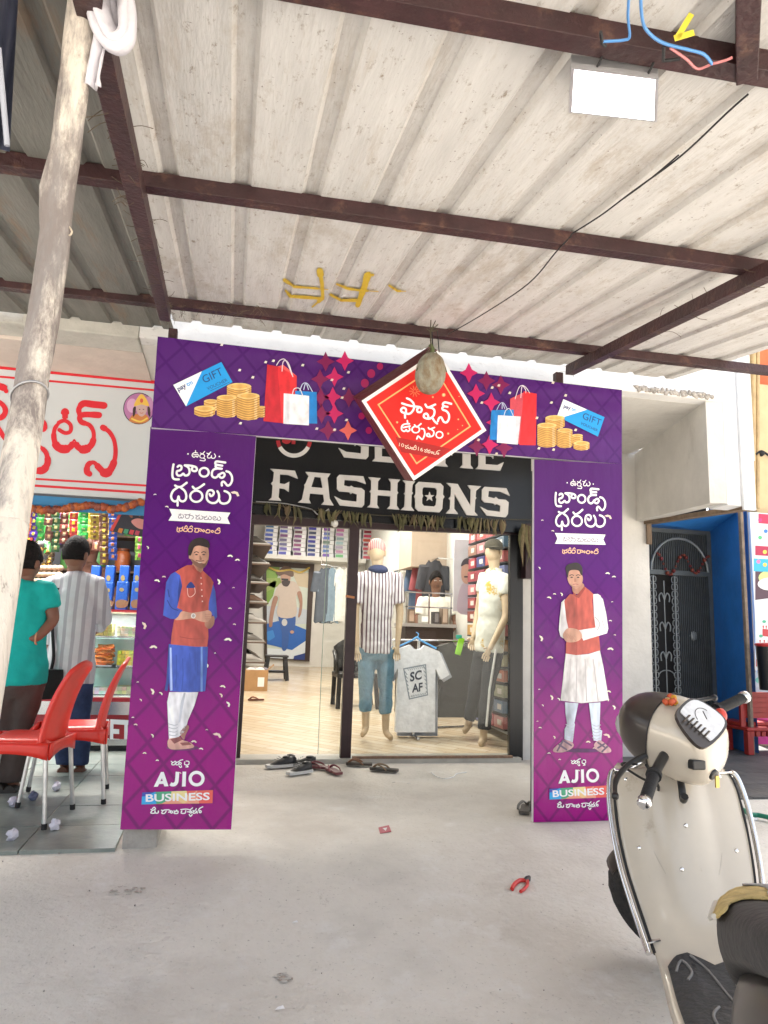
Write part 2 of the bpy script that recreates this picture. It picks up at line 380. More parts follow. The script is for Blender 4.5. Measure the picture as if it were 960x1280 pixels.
m = MB(); m.bb((XC-.02, Yg+.1, 0), (g0.x+.05, Yg+.2, ZS)); m.build('dark_back', M('dark_void', (.015, .015, .016), .9, 0, 0), pas)
m = MB(); m.bb((pp.x-.012, YP-.03, 0), (pp.x+.02, YP+.01, zt+.02)); m.build('post', M('worn_post', (.22, .17, .13), .8, 0, .4, 15, .2, 40), pas, .003)
# grille door
GR = M('grille_grey', (.1, .115, .12), .45, .3, .2, 12)
gd = thing('grille_door', 'grey metal grille door with scroll panel in the blue passage', 'door', tuple(PG(850, 900)))
zb = .2; zt2 = zc-.02; gx0 = XC+.02; gx1 = g0.x-.01; T = lambda px, py: PY(px, py, Yg)
m = MB(); zm = T(840, 716).z
for a0, a1 in (((gx0, zt2), (gx1, zt2)), ((gx0, zm), (gx1, zm)), ((gx0, zb), (gx1, zb))): m.bar((a0[0], Yg, a0[1]), (a1[0], Yg, a1[1]), .05, .05)
for x in (gx0+.025, gx1-.02): m.bar((x, Yg-.004, zb), (x, Yg-.004, zt2), .05, .05, (0, 1, 0))
m.build('frame', GR, gd)
m = MB(); x = T(846, 800).x
while x < gx1-.04: m.bb((x-.0035, Yg-.012, zb), (x+.0035, Yg+.0, zt2-.02)); x += .023
x = gx0+.04
while x < T(846, 800).x: m.bb((x-.0035, Yg-.012, zm), (x+.0035, Yg, zt2-.02)); x += .023
m.build('bars', GR, gd)
m = MB(); xa, xb = T(817, 800).x, T(844, 800).x; za, zbb = T(830, 720).z, T(830, 878).z
for xx in (xa, xb): 
    m.bar((xx, Yg-.02, zb), (xx, Yg-.02, za), .014, .014, (0, 1, 0))
    z = zb
    while z < za:
        for sg in (1, -1):
            m.tube([(xx+sg*.018+.016*cos(t)*sg, Yg-.02, z+.03+.03*sin(t)) for t in [-1.9+.38*i for i in range(11)]], .005, 5)
        z += .075
xm = (xa+xb)/2
m.tube([(xm, Yg-.02, zb+.35), (xm, Yg-.02, za-.05)], .006, 6)
for k in range(3):
    z = za-.25-k*.3
    for sg in (1, -1): m.tube(spline([(xm, Yg-.02, z), (xm+sg*.03, Yg-.02, z+.07), (xm+sg*.06, Yg-.02, z+.04), (xm+sg*.055, Yg-.02, z-.02)]), .007, 5)
for k in range(9): m.bar((xa, Yg-.018, zb+.05+k*.05), (xb, Yg-.018, zb-.02+k*.05+.05), .008, .008)
m.tube([(xm+.09*cos(t), Yg-.02, zb+.62+.06*sin(t)) for t in [pi*i/8 for i in range(9)]], .006, 5)
m.build('scroll_panel', M('scroll_grey', (.27, .29, .29), .4, .4, .2), gd)
m = MB(); cc = T(848, 716); rr = T(886, 716).x-cc.x
m.tube([(cc.x+rr*.92*cos(t), Yg-.025, zm+.02+rr*.95*sin(t)) for t in [pi*i/14 for i in range(15)]], .014, 6); m.build('arch', M('scroll_grey'), gd)
m = MB(); m.ball(T(867, 795), (.045, .012, .05), None, 0, 12, 6); m.build('medallion', M('scroll_grey'), gd)
m = MB()
for i in range(26):
    t = i/25; p = T(818+64*t, 700-14*math.cos(t*4*pi)*(1-.3*t) + 6); m.ball(p+V((0, -.05, 0)), .012+.005*(i % 3), (.2, .04, .02) if i % 2 else (.14, .015, .015), 0, 6, 5)
tag(m.build('door_garland', PAINT), 'dried flower garland looped across the grille door arch', 'garland')
# ------------------------------------------------------------------ neighbour on the right
crm = thing('cake_shop_building', 'cream plastered cake shop building at right edge', 'shop', (5.2, 5.6, 0))
YB = 6.45
m = MB(); x0 = PY(939, 500, YB).x; m.bb((x0, YB, 0), (x0+5, YB+.2, 3.95)); m.bb((x0+.6, YB+1.2, 3.95), (x0+5, YB+1.4, 8.5)); m.build('wall', CREAM, crm)  # the tall rear piece is unseen, raised to block a sun patch
m = MB()
for px, r in ((941, .03), (947, .022)): m.tube([PY(px, 636, YB-.03), PY(px, 560, YB-.03), PY(px, 440, YB-.03)], r, 8)
m.build('drain_pipe', M('cream_pipe', (.5, .36, .18), .5, 0, .25, 8), crm)
m = MB(); m.tube(spline([PY(*p, YB-.05) for p in ((945, 568), (952, 564), (962, 570), (970, 575))]), .012, 6); m.ball(PY(952, 567, YB-.05), .03, None, 0, 8, 6, jit=.15); m.build('pipe_bracket', BLACKR, crm)
m = MB(); p0 = PY(938, 442, YB+.6); m.bb((p0.x-1.2, YB+.6, p0.z-1), (p0.x+3, YB+.8, p0.z+.22)); m.build('orange_parapet', M('orange_paint', (.65, .17, .07), .8, 0, .2, 4), crm)
m = MB(); m.box(PY(925, 425, YB+.3), (.05, .05, .9)); m.build('rooftop_post', RUST, crm)
# cake poster board
YK = 6.3; kk = yplane(YK)
pb = thing('cake_poster', 'tall printed board of tiered cakes by the blue doorway', 'poster', tuple(PG(945, 935)))
q0 = PY(937, 640, YK); q1 = PY(939, 930, YK)
m = MB(); m.bb((q0.x, YK, .32), (q0.x+1.0, YK+.03, q0.z)); m.build('board', M('board_white', (.75, .75, .76), .5, 0, .05), pb)
A = Art(kk, NY)
A.poly([(944, 640), (1010, 650), (1010, 720), (944, 706)], (.75, .72, .7)); A.poly([(944, 708), (1010, 720), (1010, 742), (944, 750)], (.1, .05, .07)); A.poly([(944, 750), (1010, 742), (1010, 840), (944, 838)], (.8, .82, .8))
A.lay = 3
for k, (y, wd, h, c) in enumerate(((642, 12, 14, (.7, .04, .1)), (660, 14, 18, (.75, .78, .8)), (682, 16, 14, (.45, .03, .08)), (698, 18, 18, (.05, .45, .65)))):
    A.poly([(960-wd, y), (960+wd, y+2), (960+wd, y+h), (960-wd, y+h-2)], c)
for x, y, c in ((950, 650, (.8, .05, .2)), (957, 664, (.05, .2, .6)), (950, 672, (.1, .5, .2)), (956, 690, (.8, .7, .1)), (948, 702, (.8, .2, .4)), (956, 706, (.9, .6, .1))): A.ell(x, y, 2.6, 2.6, c, 4, 8)
A.ell(962, 722, 14, 9, (.6, .75, .25)); A.ell(962, 730, 15, 8, (.85, .85, .8), 4)
for y, wd in ((778, 9), (796, 13), (816, 17)):
    A.poly([(962-wd, y), (962+wd, y+2), (962+wd, y+19), (962-wd, y+17)], (.85, .83, .8), 4); A.poly([(962-wd, y+8), (962+wd, y+10), (962+wd, y+19), (962-wd, y+17)], (.6, .05, .06), 5)
    for i in range(5): A.poly([(962-wd+i*wd*.4, y+4), (962-wd+i*wd*.4+2, y+4), (962-wd+i*wd*.4+1, y+10)], (.6, .05, .06), 6)
    A.ell(962-wd+2, y-1, 2.5, 2, (.1, .5, .3), 7, 8)
A.poly([(944, 840), (1010, 842), (1010, 876), (944, 874)], (.5, .56, .6), 1); A.ell(950, 850, 6, 4, (.15, .5, .4), 4); A.poly([(944, 876), (1010, 878), (1010, 932), (944, 930)], (.75, .05, .3), 1)
A.build('cake_print', pb)
# stone apron on the right
SLATE = M('slate_slab', (.085, .085, .085), .5, 0, .4, 5, .3, 25, stain=((.22, .2, .17), 3, .5, .8, (1, 1, 1)))
m = MB(); s0 = PG(918, 1000); y = s0.y
for j in range(7):
    x = 2.95+ (j % 2)*.2
    while x < 8: m.bb((x, y, .0), (x+.595, y+.395, .163+random.uniform(-.002, .002))); x += .6
    y += .4
struct(m.build('stone_pavement', SLATE))
# ------------------------------------------------------------------ awning
KR = .147; pr = PY(208, 395, 4.12)
RN = V((0, -KR, 1)).normalized()
def PR(px, py, dz=0): return PP(px, py, pr+V((0, 0, dz)), RN)
def rz(y): return pr.z + KR*(y-pr.y)
per = PR(476, 250).x - PR(390.5, 238).x; ph = PR(390.5, 238).x
def prof(x):
    u = ((x-ph)/per+.5) % 1 - .5; a = abs(u)*per
    return .016*max(0, min(1, (.034-a)/.012))
aw = thing('awning', 'corrugated sheet awning on a maroon steel frame over the yard', 'awning', (1, 2, 2.6))
xl = PR(200, 345).x; xrr = PR(895, 455).x+.02; y1r = 4.22
def sheet(x0, x1, y0, y1, lift, name, mt):
    xs = [x0]; x = x0
    brk = [-.034, -.022, .022, .034]; k0 = int((x0-ph)/per)-1
    for k in range(k0, k0+200):
        for b in brk:
            xx = ph+k*per+b
            if x0 < xx < x1: xs.append(xx)
    xs.append(x1); xs.sort(); ysl = [y0+(y1-y0)*i/12 for i in range(13)]
    m = MB()
    for yy in ysl:
        for xx in xs: m.v.append(V((xx, yy, rz(yy)+prof(xx)+lift+.003*sin(xx*3+yy*2))))
    n = len(xs)
    for j in range(12):
        for i in range(n-1): m.f.append([j*n+i, j*n+i+1, (j+1)*n+i+1, (j+1)*n+i]); m.c.append(None); m.m.append(0); m.sm.append(False)
    return m.build(name, mt, aw, solid=.004, solid_off=1)
ROOFM = M('painted_roof_sheet', (.6, .585, .56), .75, 0, .12, 3, .25, 20, stretch=(6, .8, 1), stain=((.36, .33, .3), 3, .57, .8, (3, .5, 1)))
nt = ROOFM.node_tree; b = nt.nodes['Principled BSDF']; src = b.inputs['Base Color'].links[0].from_socket
tc = [n for n in nt.nodes if n.type == 'TEX_COORD'][0].outputs['Object']
src = overlay(nt, src, tc, 22, .57, .68, (.24, .19, .14), 8, .8, (1.6, .7, 1)); src = overlay(nt, src, tc, 6, .54, .66, (.5, .46, .41), 10, .82, (2.4, .3, 1)); src = overlay(nt, src, tc, 50, .66, .72, (.12, .09, .07), 4, .7); src = overlay(nt, src, tc, 2.2, .54, .68, (.42, .37, .31), 9, .8, (1, .5, 1)); nt.links.new(src, b.inputs['Base Color'])
# grime gathers along the raised ribs
mth = nt.nodes
sx = mth.new('ShaderNodeSeparateXYZ'); nt.links.new(tc, sx.inputs[0])
u1 = mth.new('ShaderNodeMath'); u1.operation = 'SUBTRACT'; u1.inputs[1].default_value = ph-1.0; nt.links.new(sx.outputs[0], u1.inputs[0])
u2 = mth.new('ShaderNodeMath'); u2.operation = 'PINGPONG'; u2.inputs[1].default_value = per/2; nt.links.new(u1.outputs[0], u2.inputs[0])
u3 = mth.new('ShaderNodeMapRange'); u3.inputs[1].default_value = .03; u3.inputs[2].default_value = .045; u3.inputs[3].default_value = 1; u3.inputs[4].default_value = 0; nt.links.new(u2.outputs[0], u3.inputs[0])
n5 = mth.new('ShaderNodeTexNoise'); n5.inputs['Scale'].default_value = 9; n5.inputs['Detail'].default_value = 8; n5.inputs['Roughness'].default_value = .8; nt.links.new(tc, n5.inputs[0])
u5 = mth.new('ShaderNodeMapRange'); u5.inputs[1].default_value = .42; u5.inputs[2].default_value = .62; u5.inputs[3].default_value = .08; u5.inputs[4].default_value = .34; nt.links.new(n5.outputs['Fac'], u5.inputs[0])
u6 = mth.new('ShaderNodeMath'); u6.operation = 'MULTIPLY'; nt.links.new(u3.outputs[0], u6.inputs[0]); nt.links.new(u5.outputs[0], u6.inputs[1])
mx = mth.new('ShaderNodeMix'); mx.data_type = 'RGBA'; mx.inputs[7].default_value = (.38, .34, .29, 1); nt.links.new(u6.outputs[0], mx.inputs[0]); nt.links.new(src, mx.inputs[6]); nt.links.new(mx.outputs[2], b.inputs['Base Color'])
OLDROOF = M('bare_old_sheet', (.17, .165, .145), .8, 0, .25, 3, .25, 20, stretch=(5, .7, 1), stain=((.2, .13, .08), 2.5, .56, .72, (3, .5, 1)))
sheet(xl, xrr, .7, y1r, 0, 'roof_sheet', ROOFM)
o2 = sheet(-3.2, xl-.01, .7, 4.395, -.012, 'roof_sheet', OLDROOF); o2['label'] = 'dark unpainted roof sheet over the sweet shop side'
def purlin(a, b, wd, hg, name='purlin', mt=None):
    A_, B_ = PR(*a), PR(*b); d = (B_-A_)
    A2 = A_ - d*((A_.x+3.2)/d.x); B2 = A_ + d*((4.4-A_.x)/d.x)
    y = (A_.y+B_.y)/2; A2.y += 0; zA = rz(A2.y)-hg/2-.004; 
    m = MB(); m.bar((A2.x, A2.y, rz(A2.y)-hg/2-.003), (B2.x, B2.y, rz(B2.y)-hg/2-.003), wd, hg); return m.build(name, mt or RUST, aw, .002)
purlin((215, 373), (890, 450), .05, .05); purlin((180, 217), (945, 326), .05, .055); purlin((640, 12), (960, 72), .05, .055)
for k in (.35,): 
    m = MB(); m.bar((-3.2, .86, rz(.86)-.035), (4.4, .78, rz(.78)-.035), .06, .07); m.build('purlin', RUST, aw, .002)
def rafter(pxs, x_to, y_to):
    a = PR(*pxs, -.085)
    return a
ra = PR(206, 392, -.09); rb = PR(138, 105, -.09); d = rb-ra
m = MB(); a2 = ra - d*.02; b2 = ra + d*((ra.y-.8)/(ra.y-rb.y)); m.bar((a2.x, a2.y, rz(a2.y)-.09), (b2.x, b2.y, rz(b2.y)-.09), .055, .06); m.build('rafter', RUST, aw, .002)
ra2 = PR(712, 462, -.08); rb2 = PR(960, 338, -.08); d = rb2-ra2
m = MB(); b2 = ra2 + d*((ra2.y-.8)/(ra2.y-rb2.y)); m.bar((ra2.x, ra2.y, rz(ra2.y)-.085), (b2.x, b2.y, rz(b2.y)-.085), .055, .06); m.build('rafter', RUST, aw, .002)
for q in (ra, ra2):
    m = MB(); m.bar((q.x+.01, YG+.11, gz(q.y)-.01), (q.x+.01, YG+.11, rz(YG)-.05), .05, .05, (0, 1, 0)); m.build('post', RUST, aw, .002)
m = MB(); m.bar(PR(933, 90, -.035), PR(937, -90, -.035), .045, .055)
m.build('stub_beam', RUST, aw, .002)
# overhead sheet overlaps behind the strut
# painted marks on the roof
def roofhit(px, py):
    P = PR(px, py, -.003)
    for _ in range(6): P = PR(px, py, prof(P.x)-.003)
    return P
A = Art(roofhit, -RN, .0004).crop(320, 0, 640, 440, 931)
Y1 = (.62, .43, .03)
for pts, wd in (([(232, 985), (240, 1030), (243, 1085)], [24, 14, 12]), ([(240, 1085), (205, 1115)], [14, 6]), ([(105, 1018), (140, 1042), (200, 1046), (262, 1052)], [14, 10, 8, 3]), ([(108, 1055), (125, 1076), (180, 1080), (240, 1084)], [8, 12, 12, 10]),
                ([(425, 998), (405, 1000), (395, 1040), (370, 1108)], [10, 26, 22, 18]), ([(295, 1032), (335, 1048), (380, 1054), (445, 1058)], [8, 10, 8, 3]), ([(272, 1070), (310, 1090), (370, 1090)], [10, 10, 12]), ([(485, 1036), (515, 1056), (545, 1056)], [8, 8, 3])):
    pts2 = []
    for (x0, y0), (x1, y1) in zip(pts, pts[1:]): pts2 += [(x0+(x1-x0)*i/8, y0+(y1-y0)*i/8) for i in range(8)]
    pts2.append(pts[-1]); A.lay += 1; A.stroke(pts2, wd, Y1, None, per=1)
o = A.build('paint_mark', aw, PAINT)
# loose black wire under the roof
wr = MB().tube(spline([PR(*p, -.05) for p in ((935, 118), (910, 140), (850, 196), (790, 240), (750, 270), (715, 292))])+spline([PR(*p, -.06) for p in ((713, 296), (695, 315), (660, 355), (605, 392), (560, 418))]), .0028, 5)
wr.tube(spline([PR(*p, -.055) for p in ((848, 194), (815, 222), (780, 248))]), .0025, 5)
tag(wr.build('roof_wire', BLACKR), 'thin black wire sagging beneath the painted roof sheet', 'wire')

# straw and cobweb scraps caught along the steel
m = MB()
for k in range(150):
    t = random.random(); base_ = ra.lerp(rb, t) if k % 3 else ra2.lerp(rb2, t); p = V((base_.x+random.uniform(-.035, .035), base_.y, rz(base_.y)-random.uniform(.05, .125))); q = p+V((random.uniform(-.07, .07), random.uniform(-.05, .05), random.uniform(-.035, .03)))
    m.tube(spline([p, p.lerp(q, .5)+V((0, 0, random.uniform(-.015, .015))), q], 3), .0011, 4)
for k in range(60):
    p = PR(random.uniform(205, 330), random.uniform(380, 400), -.05); m.tube([p, p+V((random.uniform(-.05, .05), random.uniform(-.03, .03), random.uniform(-.05, .01)))], .0011, 4)
tag(m.build('dry_straw', M('straw', (.12, .09, .06), .9)), kind='stuff')
# ================================================================== the promotional gate
def vinyl(key, z0, z1, cols, lat0, lat1, sc):
    m = M(key, (1, 1, 1), .24, 0, 0, spec=.28, bump=.7, bs=4, stretch=(1.5, 1.5, .5)); nt = m.node_tree; N = nt.nodes; L = nt.links; b = N['Principled BSDF']
    tc = [n for n in N if n.type == 'TEX_COORD'][0].outputs['Object']; sx = N.new('ShaderNodeSeparateXYZ'); L.new(tc, sx.inputs[0])
    def math_(op, a, b_=None):
        n = N.new('ShaderNodeMath'); n.operation = op
        for i, q in enumerate((a, b_)):
            if q is None: continue
            if isinstance(q, (int, float)): n.inputs[i].default_value = q
            else: L.new(q, n.inputs[i])
        return n.outputs[0]
    h = N.new('ShaderNodeMapRange'); h.inputs[1].default_value = z0; h.inputs[2].default_value = z1; L.new(sx.outputs[2], h.inputs[0])
    cr = N.new('ShaderNodeValToRGB'); L.new(h.outputs[0], cr.inputs[0]); e = cr.color_ramp.elements
    e[0].position = cols[0][0]; e[0].color = (*cols[0][1], 1); e[1].position = cols[-1][0]; e[1].color = (*cols[-1][1], 1)
    for p, c in cols[1:-1]: q = e.new(p); q.color = (*c, 1)
    lines = []
    for sg in (1, -1):
        u = math_('ADD', math_('MULTIPLY', sx.outputs[0], sc*1.15), math_('MULTIPLY', sx.outputs[2], sg*sc)); f = math_('PINGPONG', u, .5)
        mr = N.new('ShaderNodeMapRange'); mr.inputs[1].default_value = .03; mr.inputs[2].default_value = .085; mr.inputs[3].default_value = 1; mr.inputs[4].default_value = 0; L.new(f, mr.inputs[0]); lines.append(mr.outputs[0])
    ln = math_('MAXIMUM', *lines); am = N.new('ShaderNodeMapRange'); am.inputs[3].default_value = lat0; am.inputs[4].default_value = lat1; L.new(h.outputs[0], am.inputs[0])
    k = math_('MULTIPLY', ln, am.outputs[0])
    mx = N.new('ShaderNodeMix'); mx.data_type = 'RGBA'; mx.blend_type = 'MULTIPLY'; mx.inputs[7].default_value = (.42, .3, .55, 1)
    L.new(k, mx.inputs[0]); L.new(cr.outputs[0], mx.inputs[6]); L.new(mx.outputs[2], b.inputs['Base Color']); return m
WHITE = (.86, .85, .88)
cols = [(0, (.3, .001, .19)), (.12, (.26, .001, .18)), (.3, (.12, .003, .15)), (.55, (.085, .011, .16)), (1, (.065, .018, .11))]
VINYL = vinyl('banner_vinyl', .2, 2.5, cols, .72, -.22, 5.2)
HVIN = vinyl('header_vinyl', 2.2, 2.8, [(0, (.08, .02, .15)), (.25, (.038, .005, .075)), (1, (.032, .003, .045))], .4, .6, 5.2)
EDGE = M('banner_edge', (.7, .69, .72), .5, 0, .1)
FRAMEW = M('banner_frame', (.05, .05, .05), .5, .5, .2)
# ----- planes
hz_ = PY(197, 420, YG-.03)
pl = [PG(150, 1037, .235), PG(289, 1037, .235), PY(188, 533, YG)]
n1 = (pl[1]-pl[0]).cross(pl[2]-pl[0]).normalized()
if n1.y > 0: n1 = -n1
surfL = lambda x, y: PP(x, y, pl[0], n1)
pr_ = PG(667, 1028); surfR = lambda x, y: PP(x, y, V((0, pr_.y, 0)), NY)
YH = YG-.035; surfH = yplane(YH)
def slab(surf, n, quad, thick, mt, name, parent, wr=.0035):
    q = [surf(*p) for p in quad]; n = V(n)
    m = MB(); cx = q[0]
    def fn(u, v):
        a = q[0].lerp(q[1], u); b = q[3].lerp(q[2], u); p = a.lerp(b, v)
        e = min(u, 1-u, v, 1-v); k = min(1, e*12)
        return p + n*(wr*k*(sin(u*9+v*17)*.5+sin(u*23-v*6)*.3+.5*noise.noise(V((u*3, v*9, 2)))) - wr)
    m.grid(fn, 10, 30, None, 0)
    back = [p-n*thick for p in q]; f = [p-n*wr for p in q]
    for i in range(4): j = (i+1) % 4; m.add([f[i], f[j], back[j], back[i]], [[0, 1, 2, 3]], None, 1)
    m.add(back, [[0, 1, 2, 3]], None, 1)
    return m.build(name, [mt, EDGE], parent)
FLK = [(.84, .17, 1.5, .6), (.09, .19, .5, 0), (.21, .222, .6, .3), (.06, .34, .6, 1.2), (.83, .35, .9, .2), (.9, .36, .8, .1),   # (u, v, size, turn) petals in banner space
       (.17, .432, .9, .4), (.23, .42, .6, .2), (.31, .42, .8, 1.3), (.74, .425, 1., 1.5), (.88, .44, .4, 0), (.86, .5, .6, .2), (.91, .545, .5, .3), (.08, .56, 1.3, 1.4), (.18, .62, 1.2, .1),
       (.86, .59, 1.2, .2), (.68, .665, .9, 1.2), (.2, .745, 1.1, 1.4), (.28, .75, .7, .9), (.84, .725, .9, .3), (.83, .75, .8, 1.2), (.9, .775, 1., 1.3), (.06, .72, .4, 0), (.1, .77, .5, 1), (.04, .82, .4, 0),
       (.07, .84, .6, .2), (.23, .87, .7, 1.2), (.61, .885, .9, .2), (.82, .865, 1.4, .6), (.68, .905, .7, .3), (.17, .92, .6, .1), (.29, .94, .5, .1), (.5, .975, .6, .2), (.72, .85, .4, .1), (.75, .63, .3, .1)]
def flakes(A, quad, vmax, lay=1):
    (x0, y0), (x1, y1), (x2, y2), (x3, y3) = quad
    for u, v, sz, t in FLK:
        v = .0+v*vmax; ax, ay = x0+(x3-x0)*v, y0+(y3-y0)*v; bx, by = x1+(x2-x1)*v, y1+(y2-y1)*v
        x, y = ax+(bx-ax)*u, ay+(by-ay)*u; s_ = (bx-ax)/138*2.6*sz; c = random.choice([(.85, .78, .72), (.8, .68, .6), (.75, .55, .5)])
        P = [(-1.6, .5), (-.8, -.6), (.4, -.9), (1.6, -.1), (1.2, .5), (.2, 0), (-.7, .5)]
        A.poly([(x+s_*(a*cos(t)-b_*sin(t)), y+s_*(a*sin(t)+b_*cos(t))*.9) for a, b_ in P], c, lay)
def telugu(A, mapc):
    """The printed wording shared by both columns, traced once; mapc sends the left column's picture onto this column."""
    def crop(x0, y0, x1, y1, W): k = (x1-x0)/W; A.tr = lambda x, y: mapc(x0+x*k, y0+y*k)
    crop(208, 556, 298, 636, 960); A.lay = 3
    A.strokes([[(415, 110), (380, 105), (350, 120), (345, 150), (370, 167), (395, 150), (412, 167), (428, 142)], [(388, 78), (390, 104)], [(362, 134), (425, 130)],
               [(455, 110), (480, 122), (510, 90)], ('o', 478, 152, 38, 32), [(490, 178), (518, 195), (505, 215), (450, 208)],
               [(540, 112), (560, 122), (592, 98)], [(575, 125), (548, 150), (558, 177), (590, 172), (602, 145)], [(600, 150), (607, 178), (640, 178), (655, 150), (640, 122)]], 12, WHITE)
    A.ell(288, 122, 10, 10, WHITE); A.ell(706, 157, 10, 10, WHITE)
    A.lay = 4
    for i, p in enumerate(([(95, 262), (84, 330), (80, 405), (90, 445), (118, 461), (165, 462)],
               [(150, 295), (172, 278), (200, 290), (198, 325), (172, 345), (143, 352), (138, 388), (158, 411), (195, 408), (226, 385), (247, 409), (285, 405), (308, 370), (302, 320), (278, 292), (245, 275)],
               [(250, 276), (300, 277), (350, 285), (393, 300), (408, 330), (388, 352), (352, 347), (338, 325), (348, 305)],
               [(785, 238), (720, 229), (668, 224), (652, 246), (668, 266), (745, 280)],
               [(664, 268), (656, 292), (680, 312), (738, 320)],
               [(738, 322), (680, 318), (632, 332), (608, 370), (612, 420), (650, 440), (686, 420), (700, 396), (714, 432), (750, 440), (777, 405), (757, 375), (715, 392)],
               [(800, 355), (840, 370), (872, 420), (875, 480), (850, 530), (815, 545), (785, 512), (760, 492), (738, 510), (740, 545)],
               [(118, 545), (150, 562), (195, 562), (235, 535), (272, 508)],
               [(150, 572), (92, 615), (64, 680), (78, 735), (117, 757), (150, 735), (163, 688), (176, 735), (215, 757), (255, 735), (266, 680), (245, 618), (195, 575)],
               [(151, 762), (150, 812)], [(352, 562), (385, 592), (440, 572), (503, 528)],
               [(577, 660), (592, 686), (622, 672), (632, 635), (602, 608), (556, 620), (536, 680), (550, 742), (600, 777), (660, 772), (700, 722), (700, 660), (680, 622)],
               [(700, 724), (722, 772), (770, 787), (825, 767), (852, 712), (842, 660), (805, 630), (775, 620)])):
        A.stroke(p, 29, WHITE, 3+i*.8)
    A.ell(503, 367, 76, 72, WHITE, 4, 28, hole=.62); A.ell(400, 690, 96, 88, WHITE, 16, 30, hole=.69)
    crop(205, 632, 295, 672, 960)
    A.poly([(70, 42), (885, 95), (845, 165), (880, 245), (60, 200), (105, 125)], (.85, .85, .88), 2)
    G_ = (.2, .19, .26)
    A.strokes([[(200, 120), (226, 112), (222, 130), (195, 140), (195, 165), (220, 166), (228, 150), (240, 170), (262, 150), (250, 120)], [(275, 118), (320, 124), (350, 112)], [(300, 125), (284, 150), (300, 172), (330, 166), (340, 135)],
               [(330, 126), (345, 130), (385, 140), (392, 165), (370, 182)], [(420, 128), (450, 140), (472, 126)], [(450, 142), (428, 160), (432, 180), (465, 178), (470, 155)], [(470, 160), (475, 180), (510, 180), (520, 155), (500, 138)],
               [(530, 150), (550, 156), (572, 140)], [(560, 155), (538, 165), (542, 186), (580, 186), (592, 160)], [(592, 165), (598, 186), (625, 186), (632, 158), (605, 140)], [(668, 170), (690, 162), (682, 146), (655, 155), (660, 190), (700, 190), (712, 165)], [(710, 172), (716, 195), (745, 196), (757, 170), (735, 148)]], 10, G_, 4)
    O_ = (.85, .5, .33)
    A.strokes([[(180, 290), (175, 340), (202, 352)], [(195, 302), (232, 302), (252, 288)], [(205, 315), (205, 337), (240, 337), (246, 308)], [(278, 300), (262, 322), (268, 342), (305, 342), (308, 308), (280, 302)], [(278, 288), (298, 268), (312, 290)],
               [(335, 302), (322, 325), (328, 347), (370, 347), (376, 312), (340, 302)], [(345, 286), (368, 272), (382, 290)], [(420, 318), (412, 350), (455, 352), (462, 318)], [(408, 305), (450, 306), (500, 320), (492, 342), (466, 332)],
               ('o', 527, 337, 19), [(575, 320), (558, 345), (566, 362), (605, 362), (612, 330), (580, 320)], ('o', 645, 345, 19), [(700, 325), (680, 348), (690, 367), (735, 367), (747, 336), (710, 322)], [(708, 312), (735, 298), (747, 316)]], 12, O_, 3)
    crop(170, 940, 290, 1025, 960)
    A.poly([(178, 348), (250, 200), (278, 200), (325, 342), (284, 344), (274, 318), (232, 320), (218, 346)], WHITE, 3, [[(244, 292), (268, 290), (260, 262)]])
    A.stroke([(415, 198), (410, 262), (405, 300), (388, 322), (362, 326), (344, 318)], 36, WHITE, 3, cap=False); A.poly([(466, 196), (502, 196), (496, 344), (460, 345)], WHITE, 3); A.ell(606, 266, 80, 78, WHITE, 3, 32, hole=.6)
    A.poly([(62, 405), (770, 380), (765, 512), (55, 525)], (.75, .1, .08), 1)
    A.poly([(62, 405), (200, 400), (255, 460), (205, 520), (55, 525)], (.02, .36, .75), 2); A.poly([(62, 405), (188, 400), (90, 444), (60, 445)], (.03, .06, .4), 3); A.poly([(200, 400), (355, 394), (345, 470), (255, 517), (205, 520), (185, 440)], (.06, .36, .2), 3)
    A.poly([(355, 394), (505, 389), (520, 440), (400, 480), (345, 470)], (.8, .68, .3), 3); A.poly([(255, 517), (345, 470), (420, 480), (520, 440), (610, 386), (632, 516)], (.8, .33, .22), 2); A.poly([(400, 480), (520, 440), (512, 500), (470, 515)], (.8, .55, .25), 3)
    A.text('BUSINESS', (98, 496), (738, 478), 72, WHITE, 5, .022, (.0, -1))
    A.strokes([[(352, 93), (370, 104), (392, 92)], [(370, 104), (357, 118), (364, 128), (386, 126), (393, 108)], [(396, 95), (410, 104), (425, 95)], [(410, 104), (398, 118), (404, 128), (422, 126), (428, 110)], [(428, 98), (442, 84), (468, 77)], ('o', 442, 114, 15), [(430, 138), (442, 153), (456, 150), (452, 136)],
               [(488, 98), (488, 126), (525, 126), (529, 96), (502, 90)], [(505, 134), (522, 148), (498, 149)]], 9, WHITE, 3)
    A.strokes([[(150, 574), (170, 582), (188, 574)], [(165, 582), (148, 608), (185, 611), (191, 588)], [(190, 595), (196, 610), (220, 609), (224, 590)], [(165, 566), (184, 552), (196, 570)], [(255, 582), (278, 586)], [(268, 588), (258, 612), (286, 613), (302, 590)], [(280, 580), (328, 578), (346, 594), (326, 602)], ('o', 355, 600, 16),
               [(380, 588), (392, 594), (408, 580)], [(392, 594), (380, 612), (415, 613), (420, 592), (396, 592)], [(458, 588), (453, 611), (490, 611), (498, 586)], [(448, 576), (500, 571), (540, 580), (536, 598), (516, 597)], ('o', 548, 601, 15), [(540, 578), (552, 570), (566, 558)], [(532, 624), (545, 642), (562, 626)],
               [(570, 584), (586, 590), (604, 566)], [(586, 590), (570, 600), (574, 612), (596, 608), (608, 590), (612, 612)], [(625, 582), (640, 562), (668, 548)], ('o', 642, 597, 16)], 11, WHITE, 3)
